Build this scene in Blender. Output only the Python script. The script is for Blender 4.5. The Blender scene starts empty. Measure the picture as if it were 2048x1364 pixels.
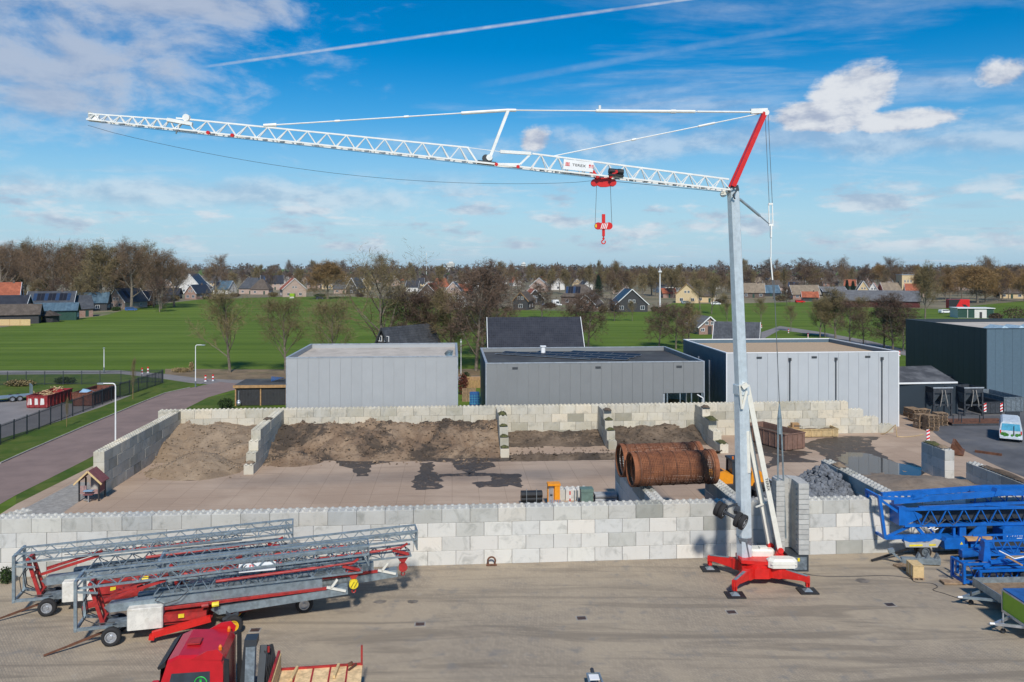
import bpy, bmesh, math, random
from mathutils import Vector, Matrix, noise, Quaternion
SC = bpy.context.scene
COL = SC.collection
R = math.radians
rnd = random.Random(7)

# ------------------------------------------------------------------ camera, sky, sun, exposure
HC, FPX, YH = 17.0, 1593.0, 533.0          # camera height, focal length in photo pixels, horizon row
cam = bpy.data.cameras.new('camera'); camo = bpy.data.objects.new('camera', cam); COL.objects.link(camo)
camo.location = (0, 0, HC); camo.rotation_euler = (R(90), 0, 0)
cam.sensor_width = 36; cam.lens = 28.0; cam.shift_y = -0.0728; cam.clip_start = 0.5; cam.clip_end = 12000
SC.camera = camo
SUN_EL, SUN_AZ = 43.0, 174.0               # azimuth clockwise from +Y
sd = Vector((math.sin(R(SUN_AZ))*math.cos(R(SUN_EL)), math.cos(R(SUN_AZ))*math.cos(R(SUN_EL)), math.sin(R(SUN_EL))))
sun = bpy.data.lights.new('sun', 'SUN'); suno = bpy.data.objects.new('sun', sun); COL.objects.link(suno)
sun.energy = 4.1; sun.angle = R(4.5); sun.color = (1.0, 0.95, 0.87)
suno.rotation_euler = (-sd).to_track_quat('-Z', 'Y').to_euler(); suno.location = (30, -30, 60)
SC.view_settings.view_transform = 'Standard'; SC.view_settings.look = 'None'
SC.view_settings.exposure = 0.0; SC.view_settings.gamma = 1.0

def build_world():
    w = bpy.data.worlds.new('World'); SC.world = w; w.use_nodes = True
    nt = w.node_tree; nd = nt.nodes; lk = nt.links
    for n in list(nd): nd.remove(n)
    out = nd.new('ShaderNodeOutputWorld'); bg = nd.new('ShaderNodeBackground')
    lk.new(bg.outputs[0], out.inputs[0])
    def N(t, **k):
        n = nd.new(t)
        for a, b in k.items(): setattr(n, a, b)
        return n
    def M(op, a, b=None, c=None, clamp=False):
        n = N('ShaderNodeMath', operation=op); n.use_clamp = clamp
        for i, x in enumerate((a, b, c)):
            if x is None: continue
            if isinstance(x, (int, float)): n.inputs[i].default_value = x
            else: lk.new(x, n.inputs[i])
        return n.outputs[0]
    def SS(x, lo, hi):
        n = N('ShaderNodeMapRange', interpolation_type='SMOOTHSTEP'); lk.new(x, n.inputs[0])
        n.inputs[1].default_value = lo; n.inputs[2].default_value = hi
        return n.outputs[0]
    sky = N('ShaderNodeTexSky', sky_type='NISHITA', sun_disc=False)
    sky.sun_elevation = R(SUN_EL); sky.sun_rotation = R(SUN_AZ); sky.altitude = 20
    sky.air_density = 1.0; sky.dust_density = 0.0; sky.ozone_density = 3.0
    hs = N('ShaderNodeHueSaturation'); lk.new(sky.outputs[0], hs.inputs['Color'])
    hs.inputs['Saturation'].default_value = 1.7; hs.inputs['Value'].default_value = 1.2
    tc = N('ShaderNodeTexCoord'); sep = N('ShaderNodeSeparateXYZ'); lk.new(tc.outputs['Generated'], sep.inputs[0])
    X, Y, Z = sep.outputs
    zc = M('MAXIMUM', Z, 0.0)
    inv = M('DIVIDE', 1.0, M('ADD', zc, 0.035))
    comb = N('ShaderNodeCombineXYZ'); lk.new(M('MULTIPLY', X, inv), comb.inputs[0]); lk.new(M('MULTIPLY', Y, inv), comb.inputs[1])
    def noise_(vec, scale, detail, rough=0.55, off=(0, 0, 0), sc=(1, 1, 1), dist=0.0):
        mp = N('ShaderNodeMapping'); lk.new(vec, mp.inputs[0]); mp.inputs['Location'].default_value = off; mp.inputs['Scale'].default_value = sc
        n = N('ShaderNodeTexNoise'); lk.new(mp.outputs[0], n.inputs['Vector']); n.inputs['Scale'].default_value = scale
        n.inputs['Detail'].default_value = detail; n.inputs['Roughness'].default_value = rough; n.inputs['Distortion'].default_value = dist
        return n.outputs[0]
    # azimuth and elevation of the view ray in degrees
    az = M('MULTIPLY', M('ARCTAN2', X, Y), 57.2958)
    el = M('MULTIPLY', M('ARCSINE', Z), 57.2958)
    ca = N('ShaderNodeCombineXYZ'); lk.new(az, ca.inputs[0]); lk.new(el, ca.inputs[1])
    angv = ca.outputs[0]
    def blob(a0, e0, ra, re):
        da = M('DIVIDE', M('SUBTRACT', az, a0), ra); de = M('DIVIDE', M('SUBTRACT', el, e0), re)
        return M('SUBTRACT', 1.0, M('SQRT', M('ADD', M('MULTIPLY', da, da), M('MULTIPLY', de, de))))
    # thin high sheets
    n1 = noise_(comb.outputs[0], 0.33, 8, 0.62, (3.1, 1.7, 0), (1, 2.0, 1), 0.4)
    sheet = M('MULTIPLY', SS(n1, 0.52, 0.74), 0.55)
    # small fair-weather puffs near the horizon
    n2 = noise_(angv, 0.36, 8, 0.62, (11.3, 2.0, 0), (0.5, 1.7, 1))
    band = M('MULTIPLY', SS(el, 0.4, 1.6), M('SUBTRACT', 1.0, SS(el, 4.0, 7.5)))
    puff = M('MULTIPLY', SS(n2, 0.47, 0.62), M('MULTIPLY', band, 0.7))
    # broad bank and single cumulus
    nb = noise_(angv, 0.22, 9, 0.62, (2.0, 7.0, 0), (0.6, 1.3, 1), 0.2)
    def cloudy(parts, lo, hi):
        acc = None
        for p in parts: acc = p if acc is None else M('MAXIMUM', acc, p)
        return SS(M('ADD', acc, M('MULTIPLY', M('SUBTRACT', nb, 0.5), 2.6)), lo, hi)
    bank = M('MULTIPLY', cloudy([blob(-34, 13.2, 21, 6.0), blob(-30, 10.2, 8, 3.0), blob(-24, 17.0, 13, 1.8)], -0.05, 0.85), 0.85)
    cum = cloudy([blob(23.5, 11.6, 3.4, 2.5), blob(21.2, 9.9, 4.0, 1.3), blob(26.5, 9.4, 4.6, 1.0), blob(31.5, 11.6, 2.5, 1.6), blob(1.6, 8.9, 1.7, 1.5)], 0.12, 0.55)
    veil = M('MULTIPLY', cloudy([blob(16, 8.6, 26, 1.7), blob(-22, 4.8, 24, 1.5), blob(27, 7.8, 10, 1.3)], 0.0, 0.8), 0.5)
    # condensation trails: thin bands about two great circles
    def trail(a0, e0, a1, e1, wdt, gain, lo=-90, hi=90):
        def d(a, e): return Vector((math.sin(R(a))*math.cos(R(e)), math.cos(R(a))*math.cos(R(e)), math.sin(R(e))))
        n = d(a0, e0).cross(d(a1, e1)).normalized()
        dp = N('ShaderNodeVectorMath', operation='DOT_PRODUCT'); lk.new(tc.outputs['Generated'], dp.inputs[0]); dp.inputs[1].default_value = n
        nn = noise_(angv, 1.3, 5, 0.6, (a0, e0, 0))
        t = M('SUBTRACT', 1.0, SS(M('ABSOLUTE', dp.outputs['Value']), wdt*0.15, wdt))
        t = M('MULTIPLY', t, M('ADD', 0.25, M('MULTIPLY', nn, 1.2)))
        t = M('MULTIPLY', t, M('MULTIPLY', SS(az, lo, lo+6), M('SUBTRACT', 1.0, SS(az, hi-8, hi))))
        return M('MULTIPLY', t, gain)
    t1 = trail(-18.7, 13.7, 13.5, 18.2, 0.0027, 0.62, -24, 60)
    t2 = trail(0.0, 13.2, 21.0, 15.8, 0.0065, 0.15, -4, 60)
    cover = bank
    for c in (cum, sheet, puff, veil, t1, t2): cover = M('MAXIMUM', cover, c)
    # cloud brightness: lit tops, greyer bases, from a lookup shifted away from the sun
    nb2 = noise_(angv, 0.22, 9, 0.62, (2.35, 7.75, 0), (0.6, 1.3, 1), 0.2)
    lit = SS(M('ADD', M('MULTIPLY', M('SUBTRACT', nb, nb2), 3.0), 0.5), 0.12, 0.75)
    shade = M('MULTIPLY', bank, 0.85); lit = M('MULTIPLY', lit, M('SUBTRACT', 1.0, shade))
    cr = N('ShaderNodeMix', data_type='RGBA'); lk.new(lit, cr.inputs[0])
    cr.inputs[6].default_value = (4.4, 5.2, 6.8, 1); cr.inputs[7].default_value = (8.3, 8.7, 9.3, 1)
    low = N('ShaderNodeMix', data_type='RGBA'); lk.new(M('MULTIPLY', M('SUBTRACT', 1.0, SS(el, -2.0, 15.5)), 0.95), low.inputs[0]); lk.new(hs.outputs[0], low.inputs[6]); low.inputs[7].default_value = (4.1, 6.6, 8.8, 1)
    mx = N('ShaderNodeMix', data_type='RGBA'); lk.new(cover, mx.inputs[0]); lk.new(low.outputs[2], mx.inputs[6]); lk.new(cr.outputs[2], mx.inputs[7])
    lk.new(mx.outputs[2], bg.inputs[0]); bg.inputs[1].default_value = 0.088
build_world()

# ------------------------------------------------------------------ pixel -> place
def G(px, py, z=0.0):
    s = (py-YH)/(HC-z)
    return Vector(((px-1024)/s, FPX/s, z))
def at(px, py, D):                        # the point at distance D seen at that photo pixel
    s = FPX/D
    return Vector(((px-1024)/s, D, HC-(py-YH)/s))

# ------------------------------------------------------------------ materials
MATS = {}
class NT:
    def __init__(s, name):
        m = bpy.data.materials.new(name); m.use_nodes = True; s.m = m; s.nt = m.node_tree
        s.b = s.nt.nodes['Principled BSDF']; s.tc = s.nt.nodes.new('ShaderNodeTexCoord'); s.oi = None
    def n(s, t, **k):
        x = s.nt.nodes.new(t)
        for a, b in k.items(): setattr(x, a, b)
        return x
    def l(s, a, b): s.nt.links.new(a, b)
    def math(s, op, a, b=None, c=None):
        x = s.n('ShaderNodeMath', operation=op)
        for i, v in enumerate((a, b, c)):
            if v is None: continue
            if isinstance(v, (int, float)): x.inputs[i].default_value = v
            else: s.l(v, x.inputs[i])
        return x.outputs[0]
    def vec(s, scale=(1, 1, 1), rot=(0, 0, 0), coord='Object', objrand=False):
        mp = s.n('ShaderNodeMapping'); mp.inputs['Scale'].default_value = scale; mp.inputs['Rotation'].default_value = rot
        s.l(s.tc.outputs[coord], mp.inputs[0])
        if objrand:
            if not s.oi: s.oi = s.n('ShaderNodeObjectInfo')
            a = s.n('ShaderNodeVectorMath', operation='ADD'); s.l(mp.outputs[0], a.inputs[0])
            mu = s.math('MULTIPLY', s.oi.outputs['Random'], 57.0); s.l(mu, a.inputs[1])
            return a.outputs[0]
        return mp.outputs[0]
    def noise(s, v, scale=5, detail=6, rough=0.6, dist=0.0):
        x = s.n('ShaderNodeTexNoise'); s.l(v, x.inputs['Vector']); x.inputs['Scale'].default_value = scale
        x.inputs['Detail'].default_value = detail; x.inputs['Roughness'].default_value = rough; x.inputs['Distortion'].default_value = dist
        return x.outputs[0]
    def ss(s, x, lo, hi, a=0.0, b=1.0):
        x_ = s.n('ShaderNodeMapRange', interpolation_type='SMOOTHSTEP'); s.l(x, x_.inputs[0])
        for i, v in enumerate((lo, hi, a, b)): x_.inputs[i+1].default_value = v
        return x_.outputs[0]
    def mix(s, f, a, b, mode='MIX'):
        x = s.n('ShaderNodeMix', data_type='RGBA', blend_type=mode)
        for i, v in ((0, f), (6, a), (7, b)):
            if isinstance(v, (int, float)): x.inputs[i].default_value = v
            elif isinstance(v, (tuple, list)): x.inputs[i].default_value = (*v[:3], 1)
            else: s.l(v, x.inputs[i])
        return x.outputs[2]
    def bump(s, h, strength=0.3, dist=0.02):
        x = s.n('ShaderNodeBump'); s.l(h, x.inputs['Height']); x.inputs['Strength'].default_value = strength; x.inputs['Distance'].default_value = dist
        s.l(x.outputs[0], s.b.inputs['Normal'])
    def color(s, c):
        if isinstance(c, (tuple, list)): s.b.inputs['Base Color'].default_value = (*c[:3], 1)
        else: s.l(c, s.b.inputs['Base Color'])
    def rough(s, r):
        if isinstance(r, (int, float)): s.b.inputs['Roughness'].default_value = r
        else: s.l(r, s.b.inputs['Roughness'])

def pm(name, col, var=0.18, scale=3.0, rough=0.6, metal=0.0, bump=0.0, objvar=0.0, dirt=None, dirtamt=0.0, spec=None):
    """plain painted / raw material: colour with uneven tone, optional dirt blotches and per-object variation"""
    if name in MATS: return MATS[name]
    t = NT(name); v = t.vec(objrand=True)
    n = t.noise(v, scale, 7, 0.62)
    lo = tuple(c*(1-var) for c in col); hi = tuple(min(1, c*(1+var)) for c in col)
    c = t.mix(t.ss(n, 0.3, 0.7), lo, hi)
    if objvar:
        f = t.math('ADD', 1.0-objvar, t.math('MULTIPLY', t.oi.outputs['Random'], 2*objvar))
        hv = t.n('ShaderNodeHueSaturation'); t.l(c, hv.inputs['Color']); t.l(f, hv.inputs['Value']); c = hv.outputs[0]
    if dirt:
        n2 = t.noise(v, scale*0.6, 8, 0.7, 0.5)
        c = t.mix(t.math('MULTIPLY', t.ss(n2, 0.5, 0.72), dirtamt), c, dirt)
    t.color(c); t.rough(rough); t.b.inputs['Metallic'].default_value = metal
    if spec is not None: t.b.inputs['Specular IOR Level'].default_value = spec
    if bump: t.bump(t.noise(v, scale*6, 5), bump, 0.02)
    MATS[name] = t.m
    return t.m

def m_blocks(name, tint, dark, stain):
    t = NT(name); v = t.vec(objrand=True); rr = t.oi.outputs['Random']
    ramp = t.n('ShaderNodeValToRGB'); t.l(rr, ramp.inputs[0]); el = ramp.color_ramp.elements
    cols = [(0.0, (.34, .34, .31)), (0.12, (.45, .45, .42)), (0.28, (.54, .535, .51)), (0.50, (.57, .56, .535)), (0.66, (.66, .645, .60)), (0.80, (.50, .51, .51)), (1.0, (.70, .66, .60))]
    el[0].position, el[0].color = 0, (*cols[0][1], 1); el[1].position, el[1].color = 1, (*cols[-1][1], 1)
    for p, c in cols[1:-1]:
        e = el.new(p); e.color = (*c, 1)
    c = t.mix(1.0, ramp.outputs[0], tint, 'MULTIPLY')
    n1 = t.noise(v, 1.25, 9, 0.66, 0.8); n2 = t.noise(v, 0.9, 5, 0.55); n3 = t.noise(t.vec((3, 3, .5), objrand=True), 2.2, 6, 0.6)
    c = t.mix(t.math('MULTIPLY', t.ss(n1, 0.50, 0.72), dark), c, (.20, .20, .175))
    c = t.mix(t.math('MULTIPLY', t.ss(n3, 0.55, 0.75), stain), c, (.30, .25, .15))
    c = t.mix(t.ss(n2, 0.40, 0.7, 0.0, 0.22), c, (.70, .69, .65))
    t.color(c); t.rough(0.9); t.bump(t.noise(v, 14, 6), 0.25, 0.02)
    MATS[name] = t.m
    return t.m

def m_paving():
    t = NT('paving_bricks')
    v = t.vec(rot=(0, 0, R(49.3)))
    br = t.n('ShaderNodeTexBrick'); t.l(v, br.inputs['Vector']); br.inputs['Scale'].default_value = 1.0
    br.inputs['Brick Width'].default_value = 0.21; br.inputs['Row Height'].default_value = 0.105; br.inputs['Mortar Size'].default_value = 0.008
    br.inputs['Color1'].default_value = (.39, .315, .225, 1); br.inputs['Color2'].default_value = (.31, .25, .18, 1); br.inputs['Mortar'].default_value = (.20, .175, .145, 1)
    w = t.vec(); big = t.noise(w, 0.16, 8, 0.6, 0.6); mid = t.noise(w, 0.9, 8, 0.65); st = t.noise(t.vec((0.12, 1.1, 1), (0, 0, R(-12))), 0.8, 8, 0.6, 1.2)
    c = t.mix(t.ss(big, 0.40, 0.62, 0.0, 0.6), br.outputs['Color'], (.43, .345, .24))
    c = t.mix(t.ss(st, 0.46, 0.66, 0, 0.68), c, (.19, .155, .115))
    c = t.mix(t.ss(mid, 0.53, 0.72, 0, 0.75), c, (.20, .185, .165))
    c = t.mix(t.ss(t.noise(w, 0.45, 6, 0.6, 1.5), 0.63, 0.8, 0, 0.4), c, (.42, .39, .34))
    t.color(c); t.rough(0.85); t.bump(br.outputs['Fac'], 0.25, -0.01)
    MATS['paving'] = t.m

def m_yard():
    t = NT('sandy_yard_floor'); w = t.vec()
    n1 = t.noise(w, 0.12, 8, 0.6, 0.5); n2 = t.noise(t.vec((0.15, 1.4, 1), (0, 0, R(4.3))), 0.7, 8, 0.62, 0.8); n3 = t.noise(w, 2.5, 8, 0.7)
    c = t.mix(t.ss(n1, 0.35, 0.65), (.385, .275, .195), (.47, .35, .255))
    c = t.mix(t.ss(n2, 0.5, 0.72, 0, 0.55), c, (.27, .195, .14))
    c = t.mix(t.ss(n3, 0.52, 0.8, 0, 0.4), c, (.50, .385, .285))
    br = t.n('ShaderNodeTexBrick'); t.l(t.vec(rot=(0, 0, R(-4.3))), br.inputs['Vector']); br.inputs['Scale'].default_value = 1; br.offset = 0.0
    br.inputs['Brick Width'].default_value = 2.0; br.inputs['Row Height'].default_value = 2.0; br.inputs['Mortar Size'].default_value = 0.02
    br.inputs['Color1'].default_value = (1, 1, 1, 1); br.inputs['Color2'].default_value = (.95, .95, .95, 1); br.inputs['Mortar'].default_value = (.72, .7, .68, 1)
    c = t.mix(1.0, c, br.outputs['Color'], 'MULTIPLY')
    t.color(c); t.rough(0.88); t.bump(n3, 0.3, 0.03)
    MATS['yard'] = t.m

def m_field():
    t = NT('meadow_grass'); w = t.vec()
    n1 = t.noise(w, 0.012, 6, 0.6); st = t.noise(t.vec((0.03, 0.8, 1), (0, 0, R(-60))), 0.30, 7, 0.62, 0.25); n3 = t.noise(w, 0.9, 8, 0.7)
    n4 = t.noise(w, 0.05, 7, 0.65, 1.0)
    c = t.mix(t.ss(n1, 0.35, 0.65), (.098, .155, .020), (.142, .205, .034))
    c = t.mix(t.ss(st, 0.40, 0.62, 0, 0.75), c, (.066, .115, .015))
    c = t.mix(t.ss(n4, 0.50, 0.75, 0, 0.6), c, (.135, .185, .040)); c = t.mix(t.ss(t.noise(w, 0.03, 5, .6, .5), .62, .72, 0, .5), c, (.17, .16, .05))
    c = t.mix(t.ss(n3, 0.45, 0.75, 0, 0.35), c, (.14, .17, .05))
    t.color(c); t.rough(0.95); t.b.inputs['Specular IOR Level'].default_value = 0.1; t.bump(n3, 0.6, 0.25)
    MATS['field'] = t.m

def m_verge():
    t = NT('rough_verge_grass'); w = t.vec()
    n3 = t.noise(w, 1.6, 8, 0.7); n4 = t.noise(w, 0.25, 7, 0.65, 1.0)
    c = t.mix(t.ss(n4, 0.35, 0.65), (.055, .10, .018), (.105, .135, .03))
    c = t.mix(t.ss(n3, 0.55, 0.75, 0, 0.7), c, (.15, .13, .06))
    t.color(c); t.rough(0.95); t.b.inputs['Specular IOR Level'].default_value = 0.1; t.bump(n3, 0.8, 0.1)
    MATS['verge'] = t.m

def m_soil(name, a, b, wet):
    t = NT(name); w = t.vec(); n1 = t.noise(w, 0.35, 8, 0.62, 0.8); n2 = t.noise(w, 3.0, 9, 0.72); n3 = t.noise(t.vec((1, 1, 1.6)), 0.24, 8, 0.66, 0.6)
    c = t.mix(t.ss(n1, 0.38, 0.62), a, b)
    c = t.mix(t.ss(n2, 0.45, 0.75, 0, 0.5), c, tuple(x*0.6 for x in a))
    c = t.mix(t.ss(n3, 0.47, 0.56, 0, wet), c, (.055, .042, .031))
    t.color(c); t.rough(0.93); t.bump(t.math('ADD', n2, t.math('MULTIPLY', n1, 1.5)), 0.8, 0.12)
    MATS[name] = t.m

def m_rooftile(name, a, b, w=0.30, h=0.34, rough=0.55):
    t = NT(name); v = t.vec(coord='UV')
    br = t.n('ShaderNodeTexBrick'); t.l(v, br.inputs['Vector']); br.inputs['Scale'].default_value = 1; br.offset = 0.0
    br.inputs['Brick Width'].default_value = w; br.inputs['Row Height'].default_value = h; br.inputs['Mortar Size'].default_value = 0.03; br.inputs['Mortar Smooth'].default_value = 0.6
    br.inputs['Color1'].default_value = (*a, 1); br.inputs['Color2'].default_value = (*b, 1); br.inputs['Mortar'].default_value = (*[x*(2.6 if name == 'tile_black' else .45) for x in a], 1)  # black tiles get paler joints, glints painted into the colour
    n = t.noise(t.vec(objrand=True), 0.6, 7, 0.65)
    c = t.mix(t.ss(n, 0.4, 0.72, 0, 0.4), br.outputs['Color'], tuple(min(1, x*1.7+.015) for x in b))
    t.color(c); t.rough(rough); t.bump(br.outputs['Fac'], 0.5, -0.04)
    MATS[name] = t.m

def m_brick(name, a, b, mort):
    t = NT(name); v = t.vec()
    sp = t.n('ShaderNodeSeparateXYZ'); t.l(v, sp.inputs[0]); cb = t.n('ShaderNodeCombineXYZ')
    t.l(t.math('ADD', sp.outputs[0], sp.outputs[1]), cb.inputs[0]); t.l(sp.outputs[2], cb.inputs[1])
    br = t.n('ShaderNodeTexBrick'); t.l(cb.outputs[0], br.inputs['Vector']); br.inputs['Scale'].default_value = 1
    br.inputs['Brick Width'].default_value = .22; br.inputs['Row Height'].default_value = .065; br.inputs['Mortar Size'].default_value = .008
    br.inputs['Color1'].default_value = (*a, 1); br.inputs['Color2'].default_value = (*b, 1); br.inputs['Mortar'].default_value = (*mort, 1)
    n = t.noise(t.vec(objrand=True), 0.8, 6, 0.6)
    t.color(t.mix(t.ss(n, .4, .7, 0, .35), br.outputs['Color'], tuple(x*.7 for x in a))); t.rough(.9)
    MATS[name] = t.m

def m_rust_mesh():
    t = NT('rusty_perforated_steel'); v = t.vec(coord='UV')
    n = t.noise(t.vec(), 1.3, 8, 0.7, 0.4)
    c = t.mix(t.ss(n, .35, .65), (.15, .053, .024), (.27, .10, .042)); c = t.mix(t.ss(t.noise(t.vec(), 6, 6, .7), .5, .75, 0, .6), c, (.06, .028, .018))
    vo = t.n('ShaderNodeTexVoronoi', feature='F1'); t.l(v, vo.inputs['Vector']); vo.inputs['Scale'].default_value = 9.5; vo.inputs['Randomness'].default_value = 0.12
    hole = t.ss(vo.outputs['Distance'], 0.27, 0.31)
    t.color(c); t.rough(.85); t.l(hole, t.b.inputs['Alpha'])
    MATS['rust_mesh'] = t.m

def m_wet():
    t = NT('damp_ground'); w = t.vec(); n = t.noise(w, .9, 8, .68, .4); n2 = t.noise(w, 4.0, 6, .7)
    t.color(t.mix(t.ss(n2, .35, .7), (.060, .047, .038), (.10, .08, .064))); t.rough(.55); t.l(t.ss(n, .36, .50, .25, .95), t.b.inputs['Alpha']); MATS['wet_ground'] = t.m
m_wet(); m_paving(); m_yard(); m_field(); m_verge(); m_rust_mesh()
m_soil('soil_brown', (.19, .125, .078), (.30, .212, .138), 0.92); m_soil('soil_sand', (.25, .178, .115), (.33, .245, .165), 0.25); m_soil('soil_mud', (.11, .078, .052), (.20, .145, .098), 0.85)
m_soil('soil_grit', (.20, .15, .11), (.27, .21, .155), 0.1)
m_blocks('block_front', (1.0, .98, .94), 0.5, 0.15); m_blocks('block_cap', (.80, .79, .75), 0.6, 0.25); m_blocks('block_old', (.95, .88, .73), 0.5, 0.7)
m_rooftile('tile_black', (.018, .019, .024), (.030, .031, .037), rough=.38); m_rooftile('tile_grey', (.050, .055, .064), (.075, .08, .09)); m_rooftile('tile_red', (.30, .075, .035), (.40, .115, .05), rough=.7)
m_rooftile('tile_brown', (.085, .065, .05), (.12, .095, .075), rough=.8); m_rooftile('thatch', (.20, .155, .11), (.25, .20, .145), .6, 1.2, .95); m_rooftile('tile_blue', (.055, .10, .14), (.085, .14, .18), .9, 3.0, .45)
m_rooftile('corrugated_grey', (.13, .13, .135), (.17, .17, .17), .18, 4.0, .8)
m_brick('brick_red', (.27, .135, .095), (.35, .19, .135), (.35, .32, .29)); m_brick('brick_pink', (.42, .28, .22), (.48, .33, .26), (.45, .42, .38)); m_brick('brick_dark', (.10, .065, .05), (.14, .09, .07), (.2, .18, .16))
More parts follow.
